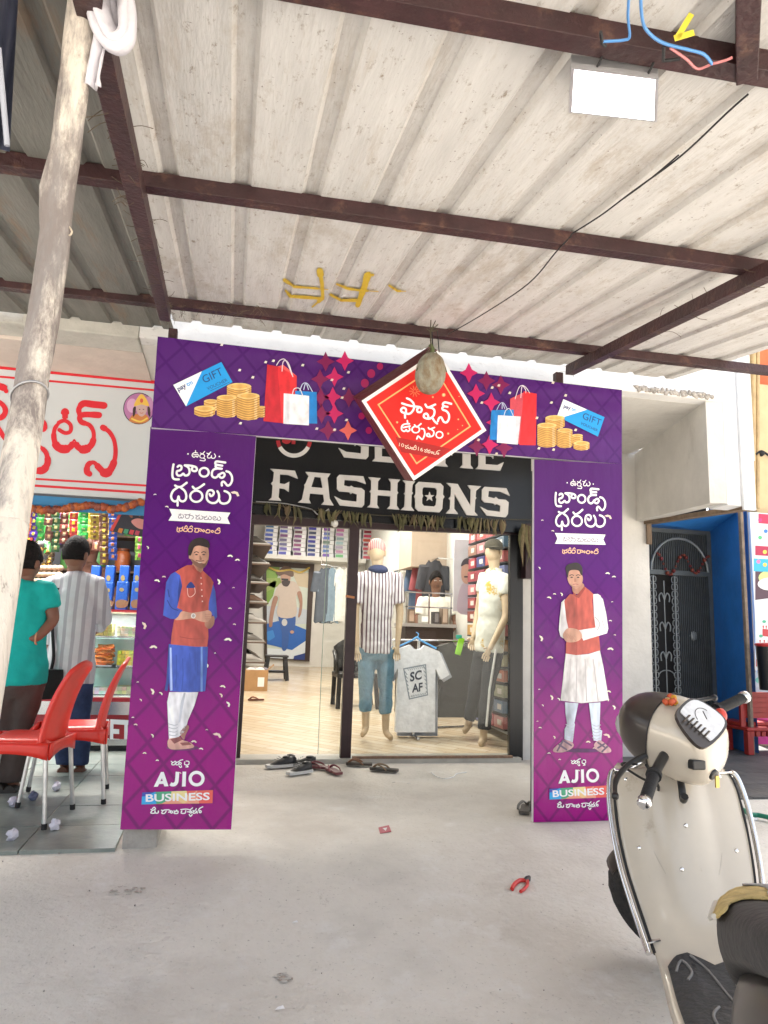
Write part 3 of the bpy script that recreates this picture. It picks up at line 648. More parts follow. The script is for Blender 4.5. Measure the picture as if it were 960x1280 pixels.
def figshade(x, y, c, cx, sd):
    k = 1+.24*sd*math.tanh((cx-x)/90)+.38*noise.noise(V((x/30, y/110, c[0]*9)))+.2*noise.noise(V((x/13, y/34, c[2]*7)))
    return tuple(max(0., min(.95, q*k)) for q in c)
def coinshade(x, y, c):
    k = 1+.28*noise.noise(V((x/22, y/50, 3.)))+.12*noise.noise(V((x/6, y/5, 1.))); return tuple(max(0., min(.95, q*k)) for q in c)
# ----- left column
cl = thing('banner_column', 'left column of the gate with the man in a blue kurta, leaning on a concrete block', 'banner', tuple(surfL(220, 1037)), 'banner columns of the gate')
QL = [(188, 533), (320, 545), (289, 1037), (150, 1037)]
slab(surfL, n1, QL, .03, VINYL, 'vinyl_panel', cl)
A = Art(surfL, n1)
flakes(A, QL, .88)
telugu(A, lambda x, y: (x, y))
A.crop(150, 660, 320, 950, 750)
SK, SK2, BL, BL2, OR, OR2, WH, GRW = (.5, .27, .19), (.36, .17, .115), (.04, .085, .43), (.018, .035, .2), (.42, .075, .055), (.3, .045, .035), (.66, .66, .7), (.42, .44, .5)
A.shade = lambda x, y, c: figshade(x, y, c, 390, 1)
A.ell(345, 1212, 90, 16, (.12, .004, .11), 1)
A.smooth([(408, 190), (445, 215), (458, 215), (452, 250), (430, 258), (398, 215)], SK2, 2)
A.smooth([(385, 130), (398, 105), (440, 92), (480, 100), (490, 140), (486, 178), (474, 207), (455, 224), (428, 216), (404, 196), (390, 172), (380, 165)], SK, 3)
A.smooth([(391, 170), (405, 197), (430, 217), (455, 224), (474, 207), (486, 176), (478, 182), (466, 196), (440, 190), (420, 186), (404, 176)], (.2, .1, .07), 4)
A.smooth([(426, 186), (440, 189), (455, 188), (441, 194)], (.6, .52, .5), 5); A.stroke([(420, 180), (440, 183), (462, 181)], 5, (.12, .06, .045), 5)
for x in (422, 462): A.ell(x, 147, 8, 4, (.06, .03, .03), 5); A.stroke([(x-12, 136), (x, 131), (x+11, 136)], 5, (.05, .03, .03), 5)
A.smooth([(440, 150), (452, 172), (440, 176)], SK2, 5)
A.smooth([(376, 140), (382, 92), (410, 62), (450, 54), (488, 74), (494, 108), (480, 108), (440, 98), (412, 104), (400, 128), (390, 152), (380, 150)], (.025, .015, .015), 6)
A.poly([(272, 905), (432, 905), (410, 980), (375, 1060), (362, 1110), (350, 1130), (320, 1155), (270, 1165), (265, 1060), (260, 960)], WH, 2); A.poly([(352, 908), (362, 908), (345, 1000), (332, 1070), (322, 1075), (336, 960)], GRW, 3)
for k in range(4): A.stroke([(268, 1080+k*20), (300, 1088+k*19), (318, 1082+k*18)], 4, GRW, 3)
A.smooth([(330, 1130), (365, 1088), (381, 1100), (362, 1140), (352, 1168)], (.4, .17, .15), 2)
A.smooth([(268, 1165), (318, 1158), (348, 1170), (395, 1188), (402, 1212), (300, 1222), (266, 1208)], (.55, .3, .25), 4); A.poly([(278, 1165), (330, 1150), (345, 1168), (300, 1190)], (.22, .06, .06), 5); A.poly([(330, 1185), (380, 1180), (395, 1195), (345, 1200)], (.22, .06, .06), 5)
A.poly([(268, 640), (290, 640), (280, 800), (262, 900), (246, 896), (256, 840)], BL2, 4)
A.poly([(272, 640), (420, 655), (485, 655), (480, 780), (470, 900), (380, 906), (275, 900), (268, 800)], BL, 5); A.poly([(446, 655), (456, 655), (456, 902), (444, 903)], (.15, .26, .6), 6); A.poly([(275, 660), (284, 660), (290, 895), (278, 898)], (.35, .45, .75), 6)
for x, y0, y1 in ((310, 700, 880), (345, 720, 895), (385, 690, 890), (420, 720, 900)): A.stroke([(x, y0), (x+3, (y0+y1)/2), (x-4, y1)], 5, (.03, .075, .38), 6)
A.poly([(508, 290), (526, 350), (533, 440), (535, 490), (520, 512), (510, 480), (486, 455), (484, 420), (498, 360)], BL, 5)
A.poly([(372, 205), (405, 205), (425, 235), (445, 247), (456, 235), (500, 275), (516, 300), (505, 350), (490, 410), (486, 530), (488, 600), (481, 655), (420, 655), (280, 642), (286, 580), (300, 500), (312, 440), (325, 350), (305, 242), (345, 218)], OR, 6)
A.poly([(405, 205), (425, 235), (445, 247), (448, 262), (425, 250), (398, 222)], OR2, 7); A.stroke([(446, 250), (458, 330), (452, 440)], 3, OR2, 7, per=4)
for y in (276, 308, 342, 376, 405): A.ell(447+(y-276)*.06, y, 4, 4, (.75, .55, .5), 8, 8)
A.stroke([(330, 600), (400, 612), (470, 610)], 4, OR2, 7)
A.poly([(305, 242), (332, 262), (343, 322), (325, 400), (315, 440), (345, 455), (322, 502), (280, 502), (238, 482), (244, 420), (255, 300), (280, 256)], BL, 8); A.poly([(330, 270), (343, 322), (325, 400), (318, 420), (322, 340)], BL2, 9); A.stroke([(262, 400), (285, 440), (320, 455)], 5, BL2, 9); A.stroke([(265, 340), (272, 380)], 5, BL2, 9)
A.smooth([(480, 520), (503, 490), (520, 490), (518, 530), (495, 556), (470, 542), (468, 520)], SK2, 9)
A.smooth([(342, 460), (395, 468), (455, 460), (488, 454), (506, 470), (500, 500), (480, 520), (440, 514), (400, 500), (340, 507), (304, 507), (322, 488)], SK, 10)
for k in range(3): A.stroke([(470, 478+k*12), (500, 476+k*12)], 3, SK2, 11)
A.ell(405, 485, 13, 14, (.75, .74, .72), 11); A.ell(405, 485, 8, 9, (.4, .36, .34), 12)
A.smooth([(368, 322), (390, 297), (412, 320), (408, 331), (370, 331)], BL2, 9); A.stroke([(372, 332), (376, 372), (392, 380), (414, 360), (412, 330)], 3, (.75, .5, .45), 9)
A.build('printed_artwork', cl)
def backframe(surf, n, quad, parent):
    n = V(n); m = MB(); q = [surf(*p)-n*.045 for p in quad]; c = sum(q, V((0, 0, 0)))/4; q = [c+(p-c)*.94 for p in q]
    for i in range(4): m.bar(q[i], q[(i+1) % 4], .025, .025, n)
    m.bar((q[0]+q[3])/2, (q[1]+q[2])/2, .025, .025, n); m.build('frame', FRAMEW, parent)
backframe(surfL, n1, QL, cl)
# ----- right column
QR = [(668, 574), (778, 580), (779, 1026), (667, 1028)]
cr_ = thing('banner_column', 'right column of the gate with the man in a white kurta, beside the scooter', 'banner', tuple(surfR(720, 1027)), 'banner columns of the gate')
slab(surfR, NY, QR, .03, VINYL, 'vinyl_panel', cr_)
A = Art(surfR, NY)
flakes(A, QR, .88)
def mapR(x, y):                      # left column picture -> right column picture (both are the same sheet)
    ya, yb = 533+(x-188)*.09, 1037; v = (y-ya)/(yb-ya); xa = 188+(150-188)*v; xb = 320+(289-320)*v; u = (x-xa)/(xb-xa)
    x0 = 668-1*v; x1 = 778+1*v; X = x0+(x1-x0)*u; y0 = 574+6*u; y1 = 1028-2*u
    return X, y0+(y1-y0)*v
telugu(A, mapR)
A.crop(660, 690, 790, 950, 640)
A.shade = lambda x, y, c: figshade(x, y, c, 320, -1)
A.ell(335, 1222, 120, 12, (.07, .004, .09), 1)
A.smooth([(275, 205), (330, 190), (346, 212), (330, 238), (305, 258), (278, 250)], SK2, 2)
A.smooth([(243, 130), (262, 110), (310, 108), (328, 135), (337, 160), (331, 195), (314, 216), (295, 227), (274, 216), (254, 196), (243, 165)], SK, 3)
for x in (268, 308): A.ell(x, 156, 8, 4, (.05, .03, .03), 5); A.stroke([(x-12, 145), (x, 140), (x+12, 144)], 5, (.05, .03, .03), 5)
A.smooth([(288, 158), (298, 182), (284, 184)], SK2, 4); A.stroke([(276, 200), (292, 197), (308, 200)], 5, (.35, .12, .1), 5)
A.smooth([(250, 190), (274, 216), (295, 227), (314, 216), (330, 196), (312, 207), (292, 209), (270, 205)], (.42, .22, .16), 4)
A.smooth([(231, 95), (250, 76), (300, 66), (330, 90), (334, 138), (324, 140), (312, 116), (280, 110), (252, 120), (246, 160), (236, 132)], (.02, .012, .012), 6)
for P in ([(228, 925), (310, 930), (285, 1050), (288, 1062), (275, 1172), (224, 1152), (225, 1090), (240, 1060), (230, 990)], [(375, 930), (445, 925), (440, 1090), (456, 1100), (450, 1166), (404, 1160), (390, 1060)]): A.poly(P, (.5, .56, .66), 2)
for k in range(5): A.stroke([(232, 1060+k*20), (255, 1070+k*20), (278, 1062+k*20)], 4, GRW, 3); A.stroke([(396, 1062+k*20), (420, 1072+k*20), (446, 1064+k*20)], 4, GRW, 3)
A.smooth([(160, 1206), (225, 1158), (276, 1176), (272, 1206), (215, 1232), (160, 1230)], (.5, .3, .32), 4); A.smooth([(408, 1180), (440, 1158), (482, 1186), (510, 1216), (502, 1234), (450, 1234), (412, 1206)], (.5, .3, .32), 4)
for a, b_ in (((190, 1185), (235, 1215)), ((225, 1165), (265, 1190)), ((215, 1160), (180, 1222)), ((430, 1172), (470, 1200)), ((470, 1180), (430, 1205)), ((488, 1196), (455, 1228))): A.stroke([a, b_], 11, (.1, .06, .12), 5, per=1)
A.poly([(232, 622), (295, 635), (370, 628), (442, 606), (462, 700), (497, 910), (440, 920), (330, 930), (200, 914), (215, 780)], (.64, .62, .62), 4)
for x0, x1 in ((262, 250), (300, 295), (350, 360), (400, 430)): A.stroke([(x0, 660), ((x0+x1)/2, 780), (x1, 915)], 6, (.46, .43, .44), 5)
A.poly([(205, 310), (226, 290), (240, 400), (252, 470), (232, 482), (216, 532), (198, 518), (189, 480), (195, 400)], (.62, .6, .62), 5)
A.poly([(258, 258), (300, 266), (345, 212), (376, 235), (402, 258), (396, 300), (405, 400), (436, 515), (444, 605), (370, 625), (295, 635), (232, 625), (232, 570), (250, 480), (236, 420), (222, 300)], OR, 6)
A.poly([(275, 242), (300, 268), (345, 212), (352, 225), (312, 285), (282, 270)], OR2, 7); A.stroke([(298, 280), (295, 400), (298, 632)], 3, OR2, 7)
for y in (300, 335, 370, 405, 440): A.ell(296, y, 4, 4, (.35, .06, .04), 8, 8)
A.poly([(400, 260), (430, 258), (460, 290), (480, 380), (493, 470), (485, 500), (340, 545), (308, 482), (415, 465), (405, 400)], (.66, .64, .66), 8); A.stroke([(412, 400), (440, 440), (425, 480)], 6, (.44, .42, .46), 9); A.stroke([(455, 420), (470, 470)], 5, (.46, .44, .48), 9)
A.smooth([(222, 490), (250, 468), (310, 480), (332, 520), (310, 546), (270, 556), (236, 552), (214, 520)], SK, 9)
for k in range(4): A.stroke([(228+k*14, 495+k*8), (246+k*15, 530+k*5)], 3, SK2, 10)
A.build('printed_artwork', cr_); backframe(surfR, NY, QR, cr_)
# ----- header
QH = [(197, 420), (778, 487), (778, 580), (189, 534)]
hd = thing('header_banner', 'wide purple header of the gate with gift vouchers, coins and shopping bags', 'banner', tuple(surfH(480, 500)))
slab(surfH, NY, QH, .035, HVIN, 'vinyl_panel', hd, .006)
A = Art(surfH, NY)
PK = (.55, .012, .12)
def stars(cx, cy, lst, k=1.):
    for dx, dy, c in lst:
        x, y, s_ = cx+dx, cy+dy, 12.*k; P = []
        for i in range(4):
            a = i*pi/2; b_ = a+pi/4; P += [(x+s_*cos(a)*.95, y+s_*sin(a)*1.05), (x+s_*.47*cos(b_), y+s_*.47*sin(b_))]
        A.poly(P, c, 1)
D1 = (.2, .006, .075)
stars(418, 470, [(-11, -18, D1), (13, -19, PK), (0, 1, PK), (-18, 4, D1), (-2, 26, PK), (-17, 27, D1), (0, 47, PK), (-16, 47, D1), (17, 68, (.7, .12, .1)), (-8, 68, D1), (18, 27, D1)])
stars(586, 478, [(0, -12, PK), (22, -2, D1), (9, 14, PK), (28, 25, PK), (33, 50, PK), (40, 3, D1), (-15, 65, PK), (-30, 70, PK), (10, 80, D1), (44, 82, D1), (26, 78, PK)])
for x, y, r in ((475, 458, 4), (464, 467, 5), (456, 479, 5), (452, 520, 4), (461, 538, 4), (449, 500, 4)): A.ell(x, y, r, r*1.1, (.4, .01, .11), 1)
def header_half(mir):
    pass
A.crop(190, 410, 450, 570, 960)
PB, NV = (.012, .3, .72), (.02, .04, .17)
A.poly([(98, 263), (320, 157), (372, 250), (157, 362)], PB, 3); A.poly([(98, 263), (230, 200), (157, 362)], (.82, .84, .88), 4)
A.text('pay', (122, 293), (160, 272), 22, NV, 5, .03, (-.42, -.9)); A.text('tm', (163, 271), (190, 257), 20, PB, 5, .025, (-.42, -.9))
A.text('GIFT', (242, 256), (330, 214), 36, NV, 5, 0, (-.42, -.9)); A.text('VOUCHER', (258, 288), (350, 245), 15, NV, 5, 0, (-.42, -.9)); A.stroke([(270, 290), (358, 250)], 2, NV, 5, per=1)
GD, GD2 = (.62, .36, .1), (.3, .13, .025)
def coins(cx, y0, y1, rx, lay):
    ry = rx*.28; A.poly([(cx-rx, y0), (cx+rx, y0), (cx+rx, y1), (cx+rx*.6, y1+ry*.7), (cx, y1+ry), (cx-rx*.6, y1+ry*.7), (cx-rx, y1)], GD, lay); n = max(2, int((y1-y0)/10))
    for i in range(n): y = y0+(i+.5)*(y1-y0)/n; A.stroke([(cx-rx, y), (cx, y+ry), (cx+rx, y)], 3, GD2, lay+1, cap=False)
    A.poly([(cx+rx*.55, y0+ry), (cx+rx*.8, y0+ry*.7), (cx+rx*.8, y1+ry*.6), (cx+rx*.55, y1+ry*.8)], (.75, .52, .25), lay+.5); A.ell(cx, y0, rx, ry, (.72, .5, .2), lay+2); A.ell(cx, y0, rx*.7, ry*.65, GD, lay+3)
A.shade = coinshade; A.cell = 12
coins(505, 365, 408, 18, 3); coins(402, 270, 320, 56, 3); coins(272, 338, 375, 32, 3); coins(243, 372, 398, 48, 5); coins(345, 322, 402, 46, 7); coins(444, 314, 412, 52, 7)
RD, RD2 = (.68, .025, .035), (.5, .015, .03)
A.poly([(532, 168), (580, 178), (605, 440), (514, 430)], RD2, 3); A.poly([(580, 178), (668, 222), (668, 440), (600, 440)], RD, 4); A.poly([(580, 178), (606, 170), (668, 222)], (.75, .1, .1), 5)
A.stroke([(575, 172), (590, 150), (612, 145), (630, 175), (645, 215)], 4, (.7, .62, .7), 6); A.stroke([(600, 200), (606, 155), (628, 160), (650, 225)], 4, (.7, .62, .7), 6)
A.poly([(660, 290), (760, 296), (762, 442), (660, 440)], (.01, .2, .58), 6); A.stroke([(682, 290), (696, 258), (718, 258), (740, 294)], 4, (.5, .55, .75), 7); A.stroke([(700, 285), (710, 255), (722, 285)], 4, (.5, .55, .75), 7)
A.poly([(608, 302), (725, 314), (724, 450), (606, 442)], (.78, .79, .84), 8); A.poly([(608, 302), (640, 305), (632, 444), (606, 442)], (.68, .69, .76), 9); A.stroke([(648, 308), (656, 282), (680, 280), (696, 314)], 4, (.7, .7, .78), 9)
A.shade = None
for x, y in ((322, 78), (404, 195), (465, 228), (408, 440), (524, 158), (830, 240), (906, 205), (897, 425), (760, 465), (842, 470), (877, 322), (885, 280), (560, 152), (695, 172)): A.poly([(x-8, y+4), (x-2, y-6), (x+8, y-4), (x+4, y+6)], (.75, .68, .6), 9)
A.crop(590, 460, 790, 590, 960)
A.poly([(548, 187), (795, 295), (755, 412), (510, 290)], PB, 3); A.poly([(548, 187), (690, 250), (545, 296), (510, 290)], (.82, .84, .88), 4)
A.text('pay', (548, 238), (590, 252), 22, NV, 5, .03, (.2, -.98)); A.text('tm', (594, 254), (624, 264), 20, PB, 5, .025, (.2, -.98))
A.text('GIFT', (660, 304), (768, 348), 40, NV, 5, 0, (.25, -.95)); A.text('VOUCHER', (650, 338), (752, 384), 17, NV, 5, 0, (.25, -.95))
A.shade = coinshade
coins(498, 300, 350, 58, 3); coins(632, 405, 450, 32, 3); coins(656, 452, 482, 48, 5); coins(556, 375, 468, 46, 6); coins(449, 345, 462, 58, 8)
A.poly([(228, 185), (328, 138), (300, 462), (230, 440)], (.58, .07, .1), 3); A.poly([(310, 140), (388, 155), (382, 464), (284, 462)], RD, 4)
A.stroke([(258, 185), (280, 120), (302, 105), (325, 120), (345, 150)], 4, (.7, .62, .7), 6); A.stroke([(292, 178), (300, 110), (320, 130), (322, 150)], 4, (.7, .62, .7), 6)
A.poly([(116, 254), (250, 250), (252, 432), (104, 432)], (.01, .2, .58), 6); A.stroke([(148, 252), (168, 215), (190, 212), (212, 250)], 4, (.5, .55, .75), 7); A.stroke([(180, 245), (182, 212), (196, 245)], 4, (.5, .55, .75), 7)
A.poly([(155, 284), (292, 292), (274, 460), (148, 448)], (.78, .79, .84), 8); A.poly([(262, 290), (292, 292), (274, 460), (262, 458)], (.62, .63, .7), 9); A.stroke([(190, 290), (202, 255), (225, 246), (248, 292)], 4, (.7, .7, .78), 9)
A.shade = None
for x, y in ((475, 208), (560, 165), (225, 150), (120, 118), (58, 208), (38, 432), (400, 482), (488, 490), (620, 372), (388, 300), (160, 105), (145, 515), (485, 88)): A.poly([(x-10, y+5), (x-2, y-8), (x+10, y-5), (x+5, y+8)], (.7, .6, .5), 9)
A.build('printed_artwork', hd)
backframe(surfH, NY, QH, hd)
# concrete block under the left column
bk = MB(); a = PG(152, 1061, gz(3.75)+.0); b_ = PG(196, 1059, gz(3.75)+.0)
bk.bb((a.x, a.y, gz(a.y)-.01), (b_.x, a.y+.3, .236)); tag(bk.build('concrete_block', CONC, None, .006), 'rough grey concrete block under the left banner column', 'block')
# ------------------------------------------------------------------ hanging diamond board
YD = 3.72
dm = thing('diamond_sign', 'red diamond board hung corner-down in front of the header', 'sign', tuple(PY(525, 520, YD)))
F4 = [(452, 501), (547, 438), (608, 538), (517, 601)]; B4 = [(441, 496), (538, 432), (598, 531), (506, 600)]
fr = [PY(*p, YD) for p in F4]; bk4 = [PY(*p, YD+.1) for p in B4]
m = MB(); m.add(fr+bk4, [[0, 1, 2, 3]], None, 0)
m.add(fr+bk4, [[4, 7, 6, 5], [0, 4, 5, 1], [1, 5, 6, 2], [2, 6, 7, 3], [3, 7, 4, 0]], None, 1)
m.build('box', [M('diamond_white', (.8, .78, .78), .4, 0, .05), M('maroon_vinyl', (.1, .008, .012), .4, 0, .4, 5, .3, 20)], dm)
A = Art(yplane(YD), NY)
def inset(k): 
    c = [sum(p[0] for p in F4)/4, sum(p[1] for p in F4)/4]; return [(c[0]+(x-c[0])*k, c[1]+(y-c[1])*k) for x, y in F4]
A.poly(inset(.925), (.62, .014, .01), 2)
i1, i2 = inset(.75), inset(.72); A.poly(i1, (.85, .42, .16), 3, [i2])
A.crop(495, 490, 585, 580, 960)
A.poly([(-5, 598), (742, 762), (560, 888), (70, 800)], (.36, .012, .012), 4)
for i, p in enumerate(([(145, 85), (188, 105), (230, 150), (242, 205), (215, 262), (175, 292), (130, 285), (78, 267), (66, 235), (95, 210), (130, 228), (132, 268)], [(80, 152), (150, 175), (230, 192), (312, 202), (342, 232), (327, 268), (290, 267), (280, 235), (302, 210)], [(118, 290), (120, 345)],
           [(390, 168), (425, 207), (522, 168)], [(425, 207), (482, 217), (512, 252), (502, 312), (460, 352), (413, 357), (370, 335), (376, 300), (406, 290), (427, 318), (428, 352)], [(482, 342), (510, 390), (546, 422)],
           [(735, 160), (652, 140), (622, 165), (640, 190), (685, 200)], [(640, 192), (615, 215), (625, 240), (668, 256), (702, 300), (702, 362), (670, 407), (632, 395), (602, 342), (572, 350), (556, 392)])): A.stroke(p, 27, WHITE, 5+i*.8)
for i, p in enumerate(([(150, 383), (155, 420)], [(178, 425), (112, 430), (76, 460), (76, 505), (110, 527), (136, 505), (150, 527), (182, 510), (176, 480)], [(95, 476), (185, 456)], [(245, 440), (275, 467), (332, 425)], [(335, 490), (370, 500), (382, 560), (352, 632), (320, 612), (292, 590), (276, 627)],
           [(430, 478), (450, 497), (512, 474)], [(470, 500), (502, 532), (492, 582), (452, 597), (410, 587), (414, 560), (440, 560), (452, 592)])): A.stroke(p, 20, WHITE, 5+i*.8)
A.ell(262, 502, 60, 52, WHITE, 6, hole=.66); A.ell(578, 572, 54, 52, WHITE, 6, hole=.66)
CR = (.8, .62, .5)
A.text('10', (38, 722), (104, 738), 46, CR, 6, 0, (.1, -1)); A.text('16', (292, 780), (356, 796), 48, CR, 6, 0, (.1, -1))
A.strokes([[(120, 712), (142, 722), (165, 708)], [(140, 722), (122, 742), (140, 752), (162, 735)], [(162, 735), (168, 756), (190, 752), (188, 728)], ('o', 212, 752, 16), [(235, 738), (228, 765), (262, 768), (268, 742), (240, 735)], [(246, 726), (258, 712), (270, 728)],
           [(378, 768), (396, 776), (415, 762)], [(396, 778), (380, 796), (400, 804), (416, 784)], [(420, 775), (436, 782), (452, 772)], [(436, 784), (422, 806), (446, 812), (454, 788)], ('o', 478, 808, 15), [(505, 800), (500, 826), (532, 829), (538, 800)], ('o', 560, 822, 14), [(545, 798), (562, 782), (584, 780)]], 9, CR, 6)
for x, y, r in ((830, 365, 12), (885, 448, 9), (695, 555, 16), (822, 500, 7), (490, 68, 14), (635, 40, 26), (15, 405, 16), (840, 60, 8)): A.ell(x, y, r, r, (.8, .35, .15), 3, 8); A.ell(x, y, r*.5, r*.5, (.85, .6, .3), 4, 8)
for t in range(10): a = t*2*pi/10; A.stroke([(250+20*cos(a), -10+20*sin(a)), (250+75*cos(a), -10+75*sin(a))], 7, (.75, .28, .12), 4, per=1)
A.build('printed_artwork', dm)
m = MB(); top = PR(540, 412, -.05); hk = PY(541, 436, YD+.04)
m.tube([top, hk], .004, 5); m.tube([top+V((.03, 0, 0)), PY(549, 440, YD)], .003, 5); m.build('hanging_string', BLACKR, dm)
# ash gourd
gp = thing('ash_gourd', 'chalky grey-green ash gourd tied in front of the red diamond board', 'gourd', tuple(PY(538, 466, 3.5)))
m = MB(); c = PY(538, 467, 3.5); rw = 21*3.5/900; rh = 29*3.5/900
rot = Euler((.0, .1, 0)).to_matrix()
rings = []
for i in range(15):
    t = pi*i/14*.998+.001; rings.append([c+rot @ V((sin(t)**.8*rw*cos(2*pi*j/20)*(1+.03*sin(j*2+i)), sin(t)**.8*rw*sin(2*pi*j/20), cos(t)*rh)) for j in range(20)])
m.loft(rings[::-1]); m.build('fruit', M('gourd_skin', (.3, .295, .23), .85, 0, .45, 9, .7, 30, stain=((.16, .1, .05), 7, .46, .64, (1, 1, .5))), gp, sub=1)
m = MB(); m.tube(spline([c+V((0, .0, rh*.95)), c+V((.01, 0, rh+.02)), c+V((.0, .01, rh+.05))]), .012, 7); m.build('stalk', M('stalk', (.08, .1, .04), .8), gp)
m = MB(); t0 = PR(538, 410, -.07)
m.tube([t0, c+V((0, 0, rh+.03))], .004, 5); m.tube(spline([c+V((0, 0, rh+.04)), c+V((-.05, -.02, rh*.6)), c+V((-rw, -.02, 0))], 4), .003, 5); m.tube(spline([c+V((0, 0, rh+.04)), c+V((.06, -.02, rh*.6)), c+V((rw*1.02, -.02, .01))], 4), .003, 5)
for k in range(7): a = t0+V((random.uniform(-.04, .04), 0, random.uniform(-.03, .04))); m.tube([t0+V((0, 0, -.02)), a+V((0, -.02, 0))], .003, 4)
m.build('binding', M('dry_twine', (.07, .06, .035), .9), gp)
# ================================================================== fashion shop: sign, front, interior
px2 = yplane(YS)
sg = thing('shop_sign', 'black shop sign board with pale slab letters FASHIONS above the glass front', 'sign', tuple(PY(480, 600, YS-.1)))
zb_ = [PY(318, 642, YS-.1).z, PY(664, 667, YS-.1).z]; xs_ = [PY(312, 600, YS-.1).x, PY(664, 600, YS-.1).x]
m = MB(); q = [V((xs_[0], YS-.1, zb_[0])), V((xs_[1], YS-.1, zb_[1])), V((xs_[1], YS-.1, ZS-.02)), V((xs_[0], YS-.1, ZS-.02))]
m.loops([q], None, 0, (0, .09, 0)); m.build('board', M('sign_black', (.006, .007, .009), .22, 0, .2, 4), sg)
LET = M('sign_letter', (.62, .6, .58), .4, 0, .05)
def c6(p): return [(320+x/6, 540+y/6) for x, y in p]
def c7(p): return [(470+x/5.333, 560+y/5.333) for x, y in p]
lm = MB(); YL = YS-.118; lp = yplane(YL)
def letter(loops, dx=0, dy=0):
    lm.loops([[lp(x+dx, y+dy) for x, y in l] for l in loops], None, 0, (0, .016, 0))
Fp = c6([(108, 275), (292, 290), (315, 350), (245, 322), (180, 316), (178, 385), (215, 390), (250, 372), (246, 448), (212, 425), (176, 420), (170, 490), (190, 515), (95, 510), (118, 490), (125, 400), (112, 385), (127, 370), (135, 300)])
Ap = [c6([(372, 298), (560, 312), (537, 345), (553, 500), (582, 550), (490, 543), (512, 520), (505, 468), (405, 460), (398, 505), (412, 535), (315, 527), (345, 505), (365, 410), (362, 395), (372, 385), (395, 330)]), c6([(440, 335), (485, 340), (500, 420), (415, 412)])]
Sp = c6([(625, 320), (805, 332), (825, 390), (755, 365), (665, 358), (660, 400), (700, 410), (715, 402), (735, 415), (790, 420), (815, 440), (812, 545), (795, 565), (630, 550), (588, 480), (645, 510), (755, 522), (758, 468), (725, 455), (712, 465), (700, 450), (625, 445), (607, 425), (607, 340)])
Hp = [(460.5, 596.3), (476, 597.6), (472.8, 601.5), (472.3, 612.5), (488.6, 613.8), (488.8, 603), (486, 598.3), (500.5, 599.6), (497, 603.5), (496.6, 614), (498, 615.8), (496.4, 618), (496, 632), (499.5, 637), (484, 635.8), (487.7, 632), (488.2, 620.2), (471.9, 618.8), (471.5, 631), (474, 635.2), (459, 633.8), (463, 630.5), (463.8, 616), (462, 614.2), (464, 612), (464.2, 600.5)]
Ip = c7([(180, 215), (262, 223), (245, 245), (240, 290), (247, 300), (238, 312), (235, 390), (255, 418), (165, 412), (190, 390), (195, 312), (187, 303), (196, 292), (198, 235)])
Op = [c7([(285, 225), (430, 235), (450, 255), (447, 310), (457, 325), (447, 340), (442, 405), (425, 428), (285, 420), (262, 400), (262, 335), (255, 322), (264, 305), (265, 245)]), c7([(318, 260), (395, 265), (408, 280), (406, 310), (400, 325), (405, 340), (400, 378), (388, 390), (320, 385), (308, 370), (308, 335), (315, 320), (309, 305), (310, 275)])]
Np = c7([(472, 232), (545, 240), (630, 385), (632, 275), (612, 248), (702, 255), (668, 285), (664, 325), (670, 333), (662, 345), (658, 425), (678, 450), (605, 447), (524, 305), (522, 405), (548, 440), (468, 435), (494, 405), (496, 348), (486, 335), (498, 322), (502, 262)])
S2 = c7([(725, 258), (870, 268), (893, 318), (830, 290), (752, 285), (748, 325), (790, 335), (800, 325), (815, 340), (865, 345), (885, 362), (880, 440), (865, 462), (740, 450), (695, 390), (745, 415), (828, 425), (830, 385), (805, 372), (795, 380), (785, 368), (725, 362), (706, 345), (708, 275)])
for l in ([Fp], Ap, [Sp], [Hp], [Ip], Op, [Np], [S2]): letter(l)
cx, cy = c7([(358, 325)])[0]; letter([[(cx+(6.2 if i % 2 == 0 else 2.5)*sin(i*pi/5), cy-(6.2 if i % 2 == 0 else 2.5)*cos(i*pi/5)) for i in range(10)]])
# upper line SELFIE, mostly behind the header
def lin(p): return [(424+x*33.2, 573+x*2.5-y*39) for x, y in p]
def E_(o): return lin([(o+a, b) for a, b in ((0, 0), (.92, .0), (1.05, .28), (.8, .17), (.36, .17), (.36, .44), (.6, .44), (.66, .36), (.66, .66), (.6, .58), (.36, .58), (.36, .85), (.75, .85), (.95, .74), (.86, 1), (0, 1), (.1, .9), (.1, .1))])
letter([Sp], 5.3, -60.3); letter([E_(1.25)]); letter([lin([(2.45+a, b) for a, b in ((0, 0), (.9, 0), (1.03, .3), (.8, .17), (.36, .17), (.36, .9), (.46, 1), (0, 1), (.1, .9), (.1, .1))])])
letter([lin([(3.6+a, b) for a, b in ((0, 0), (.5, 0), (.4, .1), (.4, .42), (.6, .44), (.66, .36), (.66, .66), (.4, .58), (.4, .85), (.75, .85), (.95, .74), (.86, 1), (0, 1), (.1, .9), (.1, .1))])])
letter([lin([(4.55+a, b) for a, b in ((0, 0), (.5, 0), (.4, .1), (.4, .9), (.5, 1), (0, 1), (.1, .9), (.1, .1))])]); letter([E_(5.15)])
lm.build('lettering', LET, sg, .002)
A = Art(yplane(YS-.101), NY, .0006); ex, ey = c6([(285, 55)])[0]
arc = lambda a0, a1, n=14: [(ex+r*cos(R(a)), ey+r*1.02*sin(R(a))) for r, sq in ((22.5, 1), (17.5, -1)) for a in [a0+(a1-a0)*i/n for i in range(n+1)][::sq]]
A.poly(arc(28, 152, 24), (.7, .68, .66), 1); A.poly(arc(4, 27), (.42, .02, .03), 1); A.poly(arc(153, 176), (.42, .02, .03), 1); A.poly(arc(184, 356, 30), (.7, .68, .66), 1)
A.text('SF', (ex-15, ey+4), (ex+8, ey+5), 19, (.42, .02, .03), 1, .05); A.build('round_emblem', sg)
